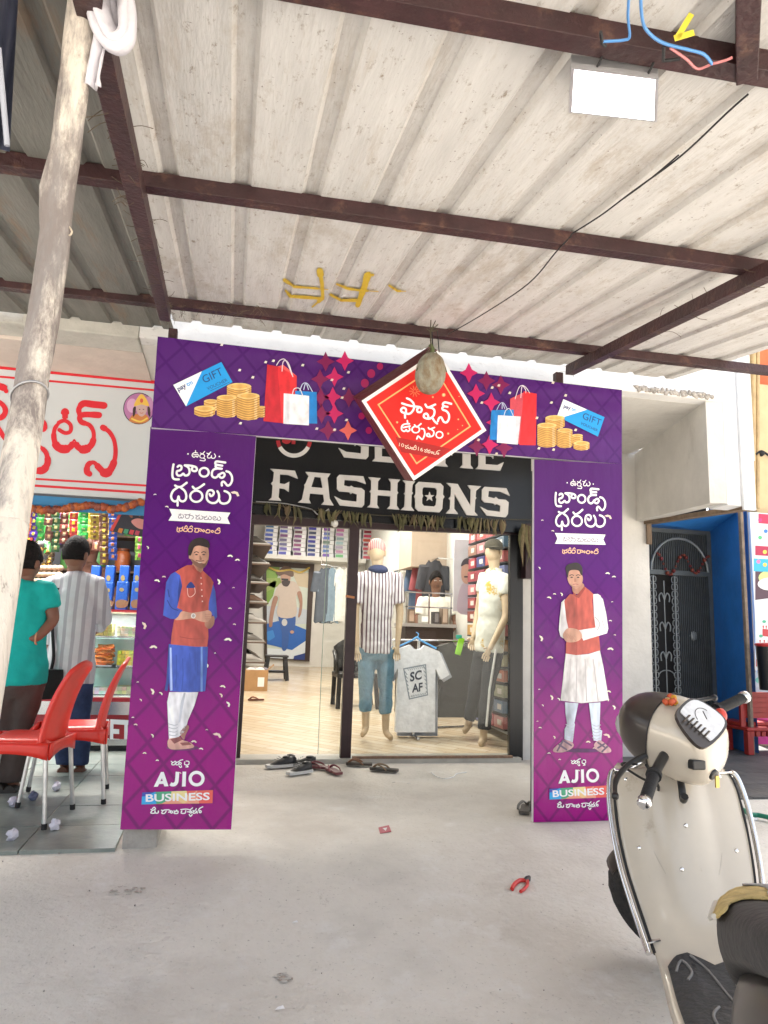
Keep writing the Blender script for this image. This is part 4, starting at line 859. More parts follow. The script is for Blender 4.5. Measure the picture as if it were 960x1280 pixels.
# wire and bulb below the letters
m = MB(); m.tube(spline([PY(*p, YS-.13) for p in ((320, 627), (352, 629), (375, 633), (390, 637), (397, 643), (404, 641), (411, 636))]), .005, 5); m.tube(spline([PY(*p, YS-.13) for p in ((411, 637), (413, 645), (417, 652))]), .004, 5)
tag(m.build('sign_wire', GALV), 'pale wire looping along the bottom of the black sign board', 'wire')
m = MB(); m.ball(PY(418, 654.5, YS-.14), .032, None, 0, 14, 10); tag(m.build('round_lamp', M('frosted_white', (.75, .73, .68), .4, 0, .05)), 'small round white lamp under the black sign board', 'lamp')
# ------------------------------------------------------------------ glass front
FRM = M('shopfront_maroon', (.03, .013, .016), .38, .2, .25, 8)
fr = thing('glass_shopfront', 'maroon framed glass shop front with fixed pane at right', 'shop front', tuple(PG(437, 950)))
zt_l = PY(320, 656, YS-.04).z; xa, xb = XL-.02, PY(650, 800, YS-.04).x
m = MB(); m.loops([[V((xa-.08, YS-.06, zt_l)), V((xb, YS-.06, PY(640, 668, YS-.06).z)), V((xb, YS-.06, zb_[1]-.003)), V((xa-.08, YS-.06, zb_[0]-.003))]], None, 0, (0, .06, 0)); m.build('lintel', FRM, fr)
m = MB(); p0, p1 = PY(431, 950, YS-.05), PY(443, 655, YS-.05); m.bar(V((p0.x, p0.y, .14)), p1+V((0, 0, .01)), .085, .06, (0, 1, 0)); m.build('centre_post', FRM, fr, .003)
m = MB(); m.bb((XR-.02, YS-.05, .14), (XR+.05, YS+.0, zOp)); m.bb((XR+.055, YS-.03, .14), (XR+.11, YS+.0, zOp)); m.build('right_jamb', M('black_jamb', (.01, .01, .011), .3, .2, .2), fr, .003)
m = MB(); m.bb((XL-.055, YS-.05, .14), (XL+.0, YS+.0, zOp)); m.build('left_jamb', FRM, fr, .003)
m = MB(); m.bb((XL-.05, YS-.12, .13), (XR+.06, YS+.12, .178)); m.build('sill', M('marble_sill', (.42, .4, .35), .35, 0, .2, 5), fr, .005)
m = MB(); xp = PY(440, 800, YS).x
m.bb((xp+.02, YS-.125, .178), (XR-.02, YS-.09, .196)); m.build('sill_strip', M('brown_lip', (.22, .13, .08), .6, 0, .4, 25), fr)
GL = glassmat('clear_glass', (.97, .985, .975), .35)
m = MB(); m.bb((xp+.035, YS-.022, .18), (XR-.02, YS-.012, zOp)); m.build('fixed_pane', GL, fr)
gd2 = PY(404, 800, YS+.03).x
m = MB(); m.bb((gd2, YS+.03, .19), (xp+.03, YS+.042, zOp)); m.build('sliding_pane', GL, fr)
m = MB(); m.bb((gd2-.004, YS+.028, .19), (gd2, YS+.044, zOp)); m.build('pane_edge', M('glass_edge', (.25, .36, .3), .2, 0, .1), fr)
m = MB(); a, b_ = PY(432, 745, YS-.085), PY(443, 747, YS-.085); m.bar(a, b_, .012, .018); m.build('latch', M('latch_copper', (.4, .16, .06), .4, .3, .2), fr)
m = MB(); m.bb((PY(651, 700, YS-.03).x, YS-.14, zOp-.42), (PY(665, 700, YS-.03).x, YS-.03, zOp+.06)); m.build('shutter_box', FRM, fr)
# leaf garland
lg = thing('leaf_garland', 'dried mango leaf garland strung below the black sign letters', 'garland', tuple(PY(480, 640, YS-.15)))
LEAF = M('dry_leaf', attr=True, rough=.8, var=.3, ns=30)
m = MB(); m.tube([PY(315, 628, YS-.14), PY(420, 641, YS-.14), PY(530, 647, YS-.14), PY(668, 650, YS-.14)], .003, 5); m.build('string', M('dry_twine'), lg)
m = MB()
def leafs(x0, x1, y0, y1, n, L0, L1, Yd=YS-.145):
    for i in range(n):
        t = (i+random.uniform(.1, .9))/n; a = PY(x0+(x1-x0)*t, y0+(y1-y0)*t, Yd+random.uniform(-.02, .02)); l = random.uniform(L0, L1); dx = random.uniform(-.05, .05); wd = random.uniform(.009, .017); tw = random.uniform(-.8, .8)
        c = random.choice([(.09, .085, .035), (.13, .115, .05), (.07, .065, .03), (.19, .15, .08), (.13, .09, .05)]); k = random.uniform(-.03, .03)
        c1 = V((wd*cos(tw), wd*sin(tw), 0)); p = [a+V((dx*s+k*sin(s*3), k*s, -l*s)) for s in (0, .3, .65, 1)]; ws = (.25, 1, .8, .08)
        m.add([q-c1*w_ for q, w_ in zip(p, ws)]+[q+V((0, -.007*w_, 0)) for q, w_ in zip(p, ws)]+[q+c1*w_ for q, w_ in zip(p, ws)], [[i2, i2+4, i2+5, i2+1] for i2 in range(3)]+[[i2+4, i2+8, i2+9, i2+5] for i2 in range(3)], c)
for a in ((332, 338, 628, 629, 3, .08, .13), (346, 375, 628, 634, 9, .09, .17), (396, 412, 634, 638, 6, .09, .15), (420, 464, 637, 642, 15, .08, .14), (490, 558, 642, 645, 24, .09, .16), (572, 632, 645, 650, 23, .09, .17)): leafs(*a)
leafs(652, 664, 654, 658, 11, .12, .38, YS-.19)
m.build('leaves', LEAF, lg); lg.children[-1]['kind'] = 'stuff'
# ------------------------------------------------------------------ interior shell
YBK = 15.0; XI0, XI1, ZI = .05, 2.85, 3.4
m = MB(); m.add([V((XI0-.2, YS+.1, fz(YS))), V((XI1+.2, YS+.1, fz(YS))), V((XI1+.2, YBK+.3, fz(YBK+.3))), V((XI0-.2, YBK+.3, fz(YBK+.3)))], [[0, 1, 2, 3]])
SFL = M('shop_floor_tile', (.55, .4, .24), .25, 0, .12, 2, stretch=(1, 1, 1)); nt = SFL.node_tree; b = nt.nodes['Principled BSDF']; tc = [n for n in nt.nodes if n.type == 'TEX_COORD'][0].outputs['Object']
mp = nt.nodes.new('ShaderNodeMapping'); mp.inputs['Rotation'].default_value = (0, 0, R(45)); nt.links.new(tc, mp.inputs[0])
br = nt.nodes.new('ShaderNodeTexBrick'); br.inputs['Scale'].default_value = 1.0; br.inputs['Brick Width'].default_value = .5; br.inputs['Row Height'].default_value = .12; br.inputs['Mortar Size'].default_value = .006
br.inputs['Color1'].default_value = (.64, .55, .42, 1); br.inputs['Color2'].default_value = (.56, .45, .31, 1); br.inputs['Mortar'].default_value = (.4, .3, .2, 1); nt.links.new(mp.outputs[0], br.inputs[0]); nt.links.new(br.outputs[0], b.inputs['Base Color'])
struct(m.build('shop_floor', SFL))
INW = M('inner_white', (.72, .7, .66), .7, 0, .05)
m = MB(); m.bb((XI0-.15, YS+.15, 0), (XI0, YBK, ZI)); m.bb((XI1, YS+.15, 0), (XI1+.15, YBK, ZI)); m.bb((XI0-.15, YBK, 0), (XI1+.15, YBK+.15, ZI)); m.build('inner_wall', INW, bld)
m = MB(); m.bb((XI0-.15, YS+.15, ZI), (XI1+.15, YBK+.15, ZI+.1)); m.build('inner_ceiling', INW, bld)
for k, y in enumerate((6.4, 7.6, 9.6, 12.4)):  # the foremost lamp is an extra, added to brighten the hanging t-shirt
    ft = thing('panel_light', 'flat white panel light on the shop ceiling', 'ceiling light', (1.45, y, ZI), 'panel lights on the shop ceiling')
    MB().bb((1.1, y-.3, ZI-.03), (1.8, y+.3, ZI-.004)).build('casing', INW, ft)
    ld = bpy.data.lights.new('panel_lamp', 'AREA'); ld.shape = 'RECTANGLE'; ld.size = .65; ld.size_y = .55; ld.energy = (26, 22, 24, 26)[k]; ld.color = (1, .95, .86)
    lo = bpy.data.objects.new('panel_lamp', ld); COL.objects.link(lo); lo.location = (1.45, y, ZI-.035)
dl = thing('added_fill_strip', 'added unseen fill strip behind the shop front lintel', 'strip light', (1.75, YS+.14, zOp+.06)); MB().bb((.95, YS+.12, zOp+.05), (2.4, YS+.15, zOp+.09)).build('casing', INW, dl)  # unseen strip and its lamp, added to brighten clothes behind the glass
ld = bpy.data.lights.new('added_fill_lamp', 'AREA'); ld.shape = 'RECTANGLE'; ld.size = 1.4; ld.size_y = .05; ld.energy = 3.5; ld.color = (1, .97, .93); lo = bpy.data.objects.new('added_fill_lamp', ld); COL.objects.link(lo); lo.location = (1.7, YS+.17, zOp+.03); lo.rotation_euler = (R(38), 0, 0)
# back shelf with packed shirts
sh = thing('back_shelf', 'white high shelf across the back of the clothes shop', 'shelf', tuple(PY(380, 700, YBK-.5)))
zsh = PY(380, 694, YBK-.5).z; m = MB(); m.bb((XI0+.3, YBK-.55, zsh-.1), (2.75, YBK-.01, zsh-.02)); m.build('board', INW, sh)
STK = [((.03, .06, .22), 'navy'), ((.07, .05, .2), 'violet'), ((.12, .03, .1), 'plum'), ((.02, .03, .16), 'dark blue'), ((.09, .1, .28), 'slate blue'), ((.25, .26, .33), 'pale grey'), ((.05, .07, .2), 'blue grey'), ((.3, .05, .06), 'red')]
x = PY(330, 690, YBK-.5).x
for k in range(8):
    c, nm = STK[k]; st = thing('shirt_stack', 'stack of boxed %s shirts on the high back shelf' % nm, 'shirt stack', (x+.13, YBK-.4, zsh-.02), 'stacks of boxed shirts')
    for j in range(7):
        z = zsh-.018+j*.088; w_ = random.uniform(-.01, .01); cc = tuple(min(1, a*random.uniform(.6, 2.2)) for a in c)
        mm = MB(); mm.bb((x+w_, YBK-.52, z), (x+.25+w_, YBK-.2, z+.08), (.75, .75, .78)); mm.bb((x+.01+w_, YBK-.526, z+.01), (x+.16+w_, YBK-.521, z+.066), cc); mm.build('shirt_box', PAINT, st)
    x += .285
# door-size poster of a walking man
dp = thing('framed_poster', 'door sized framed picture of a tattooed man walking in a hat', 'poster', tuple(PS(362, 825)))
Yp = YBK-.06; q = [(328, 701), (393, 705), (387, 827), (331, 823)]; W3 = [PY(*p, Yp) for p in q]
m = MB(); DK = M('dark_frame', (.05, .03, .025), .5, 0, .2)
iq = [PY(*p, Yp) for p in ((333, 708), (386, 711), (381, 825), (334, 822))]
m.loops([W3, iq], None, 0, (0, .05, 0)); m.build('frame', DK, dp)
A = Art(yplane(Yp+.02), NY, .004).crop(290, 640, 480, 960, 760)
A.poly([(172, 270), (388, 285), (366, 745), (170, 735)], (.62, .68, .6), 0); A.poly([(172, 270), (240, 275), (205, 420), (172, 470)], (.2, .36, .05), 1); A.poly([(300, 300), (388, 305), (384, 380), (330, 370)], (.6, .5, .35), 1); A.poly([(172, 330), (240, 330), (250, 360), (172, 400)], (.3, .4, .1), 1)
A.poly([(170, 470), (240, 470), (300, 470), (378, 490), (375, 560), (170, 560)], (.55, .6, .66), 1)
A.poly([(170, 560), (230, 545), (300, 560), (375, 590), (374, 650), (300, 690), (170, 660)], (.03, .14, .5), 2); A.poly([(170, 680), (300, 690), (374, 640), (370, 700), (300, 735), (170, 735)], (.72, .78, .82), 3); A.poly([(170, 600), (205, 590), (215, 625), (185, 645), (170, 635)], (.05, .25, .65), 3)
A.poly([(310, 720), (368, 705), (366, 745), (305, 742)], (.02, .05, .22), 4)
A.smooth([(232, 515), (280, 520), (316, 515), (312, 590), (295, 615), (285, 600), (282, 650), (270, 690), (250, 685), (248, 600)], (.045, .12, .38), 4); A.ell(262, 552, 14, 18, (.6, .6, .6), 5); A.ell(300, 600, 10, 8, (.55, .33, .24), 5)
A.smooth([(232, 365), (270, 350), (315, 350), (345, 400), (320, 420), (318, 520), (228, 520), (235, 425), (208, 430)], (.62, .52, .45), 5)
A.smooth([(208, 425), (230, 430), (215, 480), (205, 530), (200, 570), (185, 570), (190, 500)], (.4, .22, .16), 6); A.smooth([(325, 405), (345, 400), (352, 450), (345, 510), (330, 525), (338, 460)], (.4, .22, .16), 6)
A.smooth([(245, 310), (288, 312), (290, 345), (270, 370), (250, 362)], (.5, .3, .22), 6); A.smooth([(250, 345), (290, 345), (278, 372), (255, 368)], (.05, .03, .03), 7); A.poly([(246, 332), (282, 334), (280, 344), (248, 342)], (.02, .02, .02), 8)
A.smooth([(220, 300), (245, 282), (262, 270), (290, 278), (308, 305), (300, 325), (262, 312), (235, 320)], (.13, .07, .045), 8)
A.stroke([(180, 275), (230, 295), (290, 290), (340, 302), (385, 280)], 9, (.6, .42, .06), 9)
A.build('picture', dp)
# shoe rack along the left wall
sr = thing('shoe_rack', 'tall wall rack crowded with shoes left of the picture door', 'rack', (XI0+.2, 12, fz(12)))
zr0 = fz(11)+.35
for k in range(7):
    z = zr0+k*.3; MB().bb((XI0+.15, 11.3, z-.02), (XI0+.6, 14.6, z)).build('shelf', M('rack_wood', (.12, .08, .06), .6, 0, .2), sr)
MB().bb((XI0+.13, 11.3, fz(12)-.1), (XI0+.149, 14.6, zr0+2.0)).build('back_panel', M('rack_wood'), sr)
def shoe_mesh(mb, o, L=.27, w_=.095, h=.1, c1=(.02, .02, .02), c2=(.7, .7, .68), yaw=0., open_=True):
    rot = Matrix.Rotation(yaw, 3, 'Z'); o = V(o); rings = []
    for i in range(9):
        t = i/8; wi = w_/2*(.72+.28*sin(t*pi*.9+.4))*(1 if t < .9 else .7)*(1 if t > .02 else .8); hh = h*(1-.1*t if t < .35 else (.93-.75*(t-.35)/.65)); x = -L/2+L*t
        rings.append([o+rot @ V((x, wi*cos(a)*1.0, max(.018, hh*.5+hh*.5*sin(a)) if sin(a) > -.2 else .018)) for a in [2*pi*j/12 for j in range(12)]])
    mb.loft(rings, c1); sole = []
    for i in range(9):
        t = i/8; wi = w_/2*(.78+.28*sin(t*pi*.9+.4))*(1 if t < .93 else .75); x = -L/2*1.03+L*1.05*t
        sole.append([o+rot @ V((x, s*wi, z)) for s, z in ((-1, .002), (1, .002), (1, .024), (-1, .024))])
    mb.loft(sole, c2, smooth=False)
    if open_: mb.ball(o+rot @ V((-L*.28, 0, h*.93)), (L*.17, w_*.3, .012), (.01, .01, .01), 0, 10, 5, rot)
SHC = [((.03, .025, .02), 'black'), ((.16, .15, .14), 'grey'), ((.3, .25, .2), 'tan'), ((.12, .07, .045), 'brown'), ((.05, .06, .1), 'navy'), ((.4, .38, .36), 'pale')]
for k in range(7):
    for j in range(9):
        c, nm = random.choice(SHC); mm = MB(); y = 11.4+j*.35+random.uniform(-.05, .05); yaw = random.uniform(-.5, .5)
        shoe_mesh(mm, (XI0+.42, y, zr0+k*.3), .3, .12, .13, c, (.4, .38, .35), yaw); shoe_mesh(mm, (XI0+.43, y+.15, zr0+k*.3), .3, .12, .13, c, (.4, .38, .35), yaw+.1)
        tag(mm.build('shoe_pair', PAINT), '%s pair of shoes displayed on the tall wall rack' % nm, 'shoes', 'shoes on the wall rack, ' + nm)
# carton, stool, chair, flip-flop inside
ct = thing('carton', 'open brown cardboard carton by the shoe rack inside the shop', 'carton', tuple(PS(318, 866)))
p = PS(334, 864); CB = M('cardboard', (.38, .22, .1), .85, 0, .15)
m = MB(); x1, y0 = p.x, p.y; x0 = x1-.32; z = fz(y0); h = .29
m.bb((x0, y0, z), (x1, y0+.012, z+h)); m.bb((x0, y0+.35, z), (x1, y0+.362, z+h)); m.bb((x0, y0+.012, z), (x0+.012, y0+.35, z+h)); m.bb((x1-.012, y0+.012, z), (x1, y0+.35, z+h)); m.bb((x0, y0, z-.01), (x1, y0+.36, z)); m.build('box', CB, ct)
m = MB(); m.bb((x0+.18, y0-.003, z+.06), (x0+.27, y0-.0005, z+.19)); m.build('label', M('paper_white', (.75, .75, .73), .7, 0, .05), ct)
m = MB(); m.add([(x1, y0+.01, z+h), (x1+.02, y0+.34, z+h), (x1+.1, y0+.34, z+h+.07), (x1+.08, y0+.01, z+h+.07)], [[0, 1, 2, 3]]); m.build('flap', CB, ct, solid=.006)
for k in range(4):
    mm = MB(); mm.ball((x0+.08+.06*k, y0+.1+.06*(k % 2), z+h-.02), (.08, .07, .05), [(.6, .58, .55), (.35, .3, .3), (.7, .66, .6), (.2, .18, .2)][k], 0, 9, 6, jit=.12); tag(mm.build('bundled_cloth', CLOTH), ['pale', 'brownish', 'white', 'dark'][k]+' crumpled cloth bundle in the brown carton', 'cloth')
stl = thing('stool', 'black plastic stool standing before the framed picture', 'stool', tuple(PS(344, 852)))
p = PS(344, 850); z = fz(p.y); hh = .4
MB().bb((p.x-.19, p.y-.15, z+hh-.03), (p.x+.19, p.y+.15, z+hh)).build('seat', BLACKP, stl, .01)
for sx in (-1, 1):
    for sy in (-1, 1): MB().bar((p.x+sx*.18, p.y+sy*.14, z), (p.x+sx*.14, p.y+sy*.11, z+hh-.03), .06, .05, (0, 1, 0)).build('leg', BLACKP, stl)
MB().bb((p.x-.15, p.y-.13, z+.12), (p.x+.15, p.y+.13, z+.15)).build('crossbar', BLACKP, stl)
bc = thing('plastic_chair', 'black plastic chair half behind the maroon centre post', 'chair', tuple(PS(425, 885)))
p = PS(430, 886); z = fz(p.y); x0 = p.x
MB().bb((x0-.1, p.y-.02, z+.36), (x0+.4, p.y+.45, z+.42)).build('seat', BLACKP, bc, .012)
for dx, dy in ((-.07, 0), (.37, 0), (-.07, .42), (.37, .42)): MB().bar((x0+dx*1.12, p.y+dy, z), (x0+dx, p.y+dy, z+.37), .05, .05, (0, 1, 0)).build('leg', BLACKP, bc)
m = MB(); m.grid(lambda u, v: V((x0-.08+.46*u, p.y+.44+.08*v-.05*sin(u*pi), z+.42+(.42-.12*(2*u-1)**2)*v)), 8, 5); m.build('backrest', BLACKP, bc, solid=.02)
m = MB(); m.tube(spline([(x0-.1, p.y, z+.42), (x0-.13, p.y-.02, z+.58), (x0-.11, p.y+.2, z+.64), (x0-.08, p.y+.46, z+.66)]), .025, 7); m.build('armrest', BLACKP, bc)
# hanging garments by the back wall on the right of the poster
rl = thing('hanging_rail', 'wall rail carrying shirts behind the sliding pane', 'rail', tuple(PY(420, 708, 11.5)))
a, b_ = PY(402, 706, 11.5), PY(446, 712, 11.5); MB().tube([a, b_], .012, 8).build('bar', STEEL, rl)
m = MB()
for q in (a, b_): m.tube([q, q+V((0, 0, .12)), V((q.x, q.y, ZI))], .008, 6)
m.build('hanger_rod', STEEL, rl)
def garment(mb, c, wd, h, dp, col, slv=.3, seed=0):
    c = V(c)
    def fn(u, v):
        a = 2*pi*u; wv = wd*(.82+.18*v) if v > .12 else wd*(.45+3*v); return c+V((cos(a)*wv/2*(1+.05*sin(7*a+seed)), sin(a)*dp/2*(1+.2*sin(9*a+v*5+seed)), -h*v+.02*sin(a*3)))
    mb.grid(fn, 28, 10, col)
    for s in (-1, 1): mb.loft([[c+V((s*(wd*.36+wd*.2*t), 0, -h*.07-slv*t))+V((cos(2*pi*j/10)*(.085-.02*t), sin(2*pi*j/10)*dp*.42, sin(2*pi*j/10)*.02)) for j in range(10)] for t in (0, .5, 1)], col)
for k, (px_, c, nm) in enumerate(((407, (.1, .12, .15), 'charcoal'), (415, (.22, .3, .38), 'pale denim'), (424, (.75, .74, .72), 'white'), (434, (.72, .7, .66), 'cream'))):
    p = PY(px_, 711, 11.5); mm = MB(); garment(mm, p, .3, .85, .1, c, .3, k); tag(mm.build('hanging_shirt', CLOTH), nm+' shirt hanging on the wall rail behind the sliding pane', 'shirt')
# right wall of packets
pk = thing('packet_rack', 'black wall rack of folded packets beside the right mannequin', 'rack', (XI1-.1, 7.6, fz(7.6)))
PKC = [(.3, .045, .045), (.36, .15, .12), (.4, .2, .1), (.08, .13, .22), (.22, .1, .07), (.33, .28, .22), (.04, .06, .13)]; PN_ = ['red', 'salmon', 'orange', 'blue', 'brown', 'beige', 'navy']
for r in range(16):
    z = .3+r*.145; MB().bb((XI1-.2, 6.62, z-.014), (XI1-.005, 7.74, z)).build('shelf', BLACKP, pk)
    for j in range(4):
        ci = [3, 6, 3, 2, 5, 2, 1, 0, 0, 1, 0, 0, 1, 0, 2, 1][r] if random.random() < .5 else random.randrange(7); y = 6.64+j*.275
        mm = MB(); mm.box((XI1-.12, y+.13, z+.056), (.17, .25, .11), Matrix.Rotation(random.uniform(-.05, .05), 3, 'Z'), tuple(min(1, q*random.uniform(.8, 1.4)) for q in PKC[ci])); mm.bb((XI1-.21, y+.05, z+.03), (XI1-.206, y+.15, z+.08), (.65, .6, .55))
        tag(mm.build('folded_packet', PACK), PN_[ci]+' folded garment packet on the black wall rack', 'packet', 'packets on the black wall rack, '+PN_[ci])
# loft panel, counter, clothes stand
lp_ = thing('loft_box', 'plain beige boxed loft panel high inside the shop', 'panel', tuple(PY(545, 690, 9.2)))
a, b_ = PY(515, 668, 9.2), PY(576, 711, 9.2); MB().bb((a.x, 9.2, b_.z), (b_.x, 9.9, ZI)).build('panel', M('beige_panel', (.5, .4, .32), .6, 0, .08), lp_)
cn = thing('sales_counter', 'dark sales counter with glass shelves of trinkets inside the shop', 'counter', tuple(PS(540, 850)))
a, b_ = PY(508, 745, 8.2), PY(566, 852, 8.2); zf = fz(8.2)
MB().bb((a.x, 8.2, zf), (b_.x, 8.65, a.z-.35)).build('cabinet', M('dark_laminate', (.05, .035, .03), .4, 0, .2), cn, .006)
MB().bb((a.x-.03, 8.17, a.z-.35), (b_.x+.03, 8.67, a.z-.31)).build('top', M('grey_top', (.35, .33, .32), .3, 0, .1), cn)
m = MB()
for x in (a.x+.02, b_.x-.02, (a.x+b_.x)/2): m.bar((x, 8.25, a.z-.31), (x, 8.25, a.z+.05), .015, .015, (0, 1, 0))
m.bar((a.x, 8.25, a.z+.05), (b_.x, 8.25, a.z+.05), .015, .015); m.bar((a.x, 8.25, a.z-.12), (b_.x, 8.25, a.z-.12), .015, .015); m.build('shelf_frame', STEEL, cn)
for k, (dx, w_, h, c, nm) in enumerate(((.05, .08, .16, (.18, .12, .08), 'brown display box'), (.2, .1, .1, (.5, .48, .42), 'cream display box'), (.36, .07, .14, (.06, .05, .05), 'black display box'), (.46, .08, .2, (.2, .14, .1), 'tall brown display box'))):
    mm = MB(); mm.bb((a.x+dx, 8.28, a.z-.308), (a.x+dx+w_, 8.4, a.z-.308+h), c); mm.bb((a.x+dx+.012, 8.276, a.z-.29), (a.x+dx+w_-.012, 8.279, a.z-.325+h), tuple(min(1, q*2.2+.1) for q in c)); tag(mm.build('display_box', PAINT, None, .004), nm+' on the sales counter inside the shop', 'box')
cs = thing('clothes_stand', 'steel clothes stand behind the glass holding the white t-shirt', 'stand', tuple(PS(516, 926)))
yS = 6.9; a = PY(516, 926, yS); a.z = fz(yS); t = PY(524, 800, yS)
MB().tube([a, t], .016, 10).build('pole', STEEL, cs)
m = MB(); m.tube([PY(516, 911, yS)+V((0, 0, 0)), PY(590, 908, yS+.1)], .014, 8); m.tube([V((a.x, yS-.2, a.z+.015)), V((a.x, yS+.3, a.z+.015))], .014, 8); m.build('foot_bar', STEEL, cs)
m = MB(); m.tube([PY(480, 800, yS+.08), t, PY(602, 802, yS+.08)], .011, 8); m.build('top_rail', STEEL, cs)
def tshirt(name, label, c, wd, h, dp, col, rot=0.):
    r_ = thing(name, label, 'shirt', tuple(c)); c = V(c)
    mm = MB(); rm = Matrix.Rotation(rot, 3, 'Z')
    out = [(-.16, 0), (-.5, .07), (-.74, .34), (-.55, .4), (-.42, .27), (-.44, 1), (.44, 1), (.42, .27), (.55, .4), (.74, .34), (.5, .07), (.16, 0), (.09, .045), (0, .055), (-.09, .045)]
    F_ = [c+rm @ V((x*wd, -dp/2, -y*h)) for x, y in out]
    mm.loops([F_], col, 0, rm @ V((0, dp, 0))); o = mm.build('fabric', CLOTH, r_, .012); return r_
pS_ = PY(524, 806, yS-.03); wd = (548-492)/900*yS*1.05
ts = tshirt('white_tshirt', 'white t-shirt with black square print hanging on the steel stand', PY(521, 806, yS-.06), wd*.98, PY(520, 806, yS-.06).z-PY(520, 915, yS-.06).z, .05, (.82, .83, .87))
A = Art(yplane(yS-.087), NY, .0008).crop(490, 790, 570, 890, 960); IK = (.05, .06, .09); IK2 = (.28, .32, .37)
A.poly([(165, 545), (510, 480), (540, 950), (255, 1015)], IK2, 1, [[(185, 560), (495, 500), (525, 935), (268, 995)]])
for k in range(7): A.stroke([(190+k*9, 590+k*60), (225+k*6, 640+k*55)], 12, IK2, 1, per=1); A.stroke([(470+k*7, 520+k*62), (500+k*4, 560+k*58)], 12, IK2, 1, per=1)
for k in range(9): A.stroke([(230+k*30, 545-k*5), (250+k*30, 575-k*5)], 9, IK2, 1, per=1); A.stroke([(285+k*26, 975-k*5), (300+k*26, 950-k*5)], 9, IK2, 1, per=1)
A.text('SC', (270, 742), (445, 700), 130, IK, 2, .03); A.text('AF', (300, 905), (458, 880), 120, IK, 2, .03); A.build('print', ts)
m = MB(); h0 = PY(521, 806, yS-.06)
m.tube(spline([h0+V((-.2, .01, -.03)), h0+V((-.05, .01, .04)), h0+V((0, .01, .07)), h0+V((.05, .01, .04)), h0+V((.2, .01, -.03))]), .009, 6, (.1, .35, .7)); m.tube(spline([h0+V((0, .01, .06)), h0+V((.02, .02, .1)), h0+V((0, .04, .12))]), .005, 5, (.1, .35, .7)); m.build('hanger', PAINT, ts)
tshirt('dark_shirt', 'dark olive shirt hanging right of the white t-shirt', PY(574, 803, yS+.06), .5, .72, .09, (.03, .028, .022))
tshirt('grey_shirt', 'pale grey shirt hanging just behind the white t-shirt', PY(524, 808, yS+.02), wd, PY(520, 806, yS).z-PY(520, 918, yS).z, .04, (.4, .42, .48))
m = MB(); p = PY(574, 800, yS); m.box(p+V((0, -.02, -.06)), (.06, .02, .17), Euler((0, .25, 0)).to_matrix(), (.3, .7, .03)); m.box(p+V((-.01, -.02, .03)), (.06, .02, .04), None, (.05, .4, .3)); tag(m.build('price_tag', PAINT, None, .006), 'bright green tag hung on the dark olive shirt', 'tag')
pm = thing('portrait_poster', 'tall pale poster of a moustached man beside the packet rack', 'poster', tuple(PY(588, 715, 8.0)))
Yq = 7.86; a, b_ = PY(568, 674, Yq), PY(597, 765, Yq); MB().bb((a.x, Yq, b_.z), (b_.x, Yq+.02, a.z)).build('sheet', M('poster_pale', (.55, .55, .6), .4, 0, .1), pm)
A = Art(yplane(Yq), NY, .002)
A.tr = lambda x, y: (x-5, y)
A.smooth([(577, 765), (580, 735), (588, 728), (596, 735), (600, 765)], (.5, .42, .5), 1); A.smooth([(582, 708), (588, 700), (595, 708), (594, 724), (588, 730), (582, 724)], (.55, .33, .25), 2); A.smooth([(581, 708), (584, 700), (591, 698), (596, 708), (588, 705)], (.08, .06, .07), 3); A.poly([(585, 720), (592, 720), (592, 722), (585, 722)], (.08, .05, .05), 3); A.build('print', pm)

# garments along the right wall beyond the packets
for k in range(9):
    c, nm = [((.05, .05, .06), 'black'), ((.25, .06, .07), 'maroon'), ((.08, .12, .2), 'navy'), ((.4, .38, .34), 'stone'), ((.14, .18, .12), 'olive'), ((.55, .53, .5), 'off white'), ((.3, .2, .12), 'tan'), ((.1, .16, .28), 'denim blue'), ((.18, .18, .19), 'charcoal')][k]
    mm = MB(); garment(mm, (XI1-.2, 9.1+.34*k, 2.1), .34, .85, .12, c, .3, k*2); tag(mm.build('wall_shirt', CLOTH), nm+' shirt hung along the right wall beyond the packet rack', 'shirt', 'shirts hung along the right wall')
tag(MB().tube([(XI1-.2, 8.9, 2.13), (XI1-.2, 12.1, 2.13)], .012, 8).bar((XI1-.2, 8.95, 2.13), (XI1, 8.95, 2.13), .02, .02).bar((XI1-.2, 12.0, 2.13), (XI1, 12.0, 2.13), .02, .02).build('wall_rail', STEEL), 'steel rail along the right wall holding the row of shirts', 'rail')
# ================================================================== sweet shop on the left
YT = 5.2; XT0, XT1 = -4.2, -.5
sw = thing('sweet_shop_building', 'old whitewashed sweet shop bay left of the gate', 'shop', (-2, YT, 0))
BEAMG = M('beam_grime', (.52, .5, .45), .9, 0, .2, 4, .5, 20, stain=((.28, .25, .21), 3, .52, .75, (1, 1, 2)))
zb = PY(100, 415, YF).z; xk = PY(31, 380, YF).x
m = MB(); m.bb((xk, YF-.003, zb), (-.622, YF+.25, zb+.62)); m.bb((XT0, YF+.03, zb+.02), (xk-.003, YF+.25, zb+.62)); m.build('front_beam', BEAMG, sw, .008)
m = MB(); m.bb((XT0, YF+.25, zb+.0), (-.622, YT+.12, zb+.1)); m.build('porch_ceiling', M('soffit_pink', (.6, .52, .46), .9, 0, .15, 3, .2, 20), sw)
zsT = PY(100, 464, YT).z; zsB = PY(100, 622, YT).z
m = MB(); m.bb((XT0, YT+.03, zsB-.02), (XT1-.02, YT+.12, zb)); m.bb((XT1-.018, YT+.0, 0), (XT1+.015, 8.6, zb+.1)); m.bb((XT0-.1, 8.5, 0), (XT1, 8.6, zb)); m.bb((XT0-.1, YT, 0), (XT0, 8.5, zb)); m.build('wall', M('inner_blue_grey', (.14, .15, .17), .85, 0, .15, 3), sw)
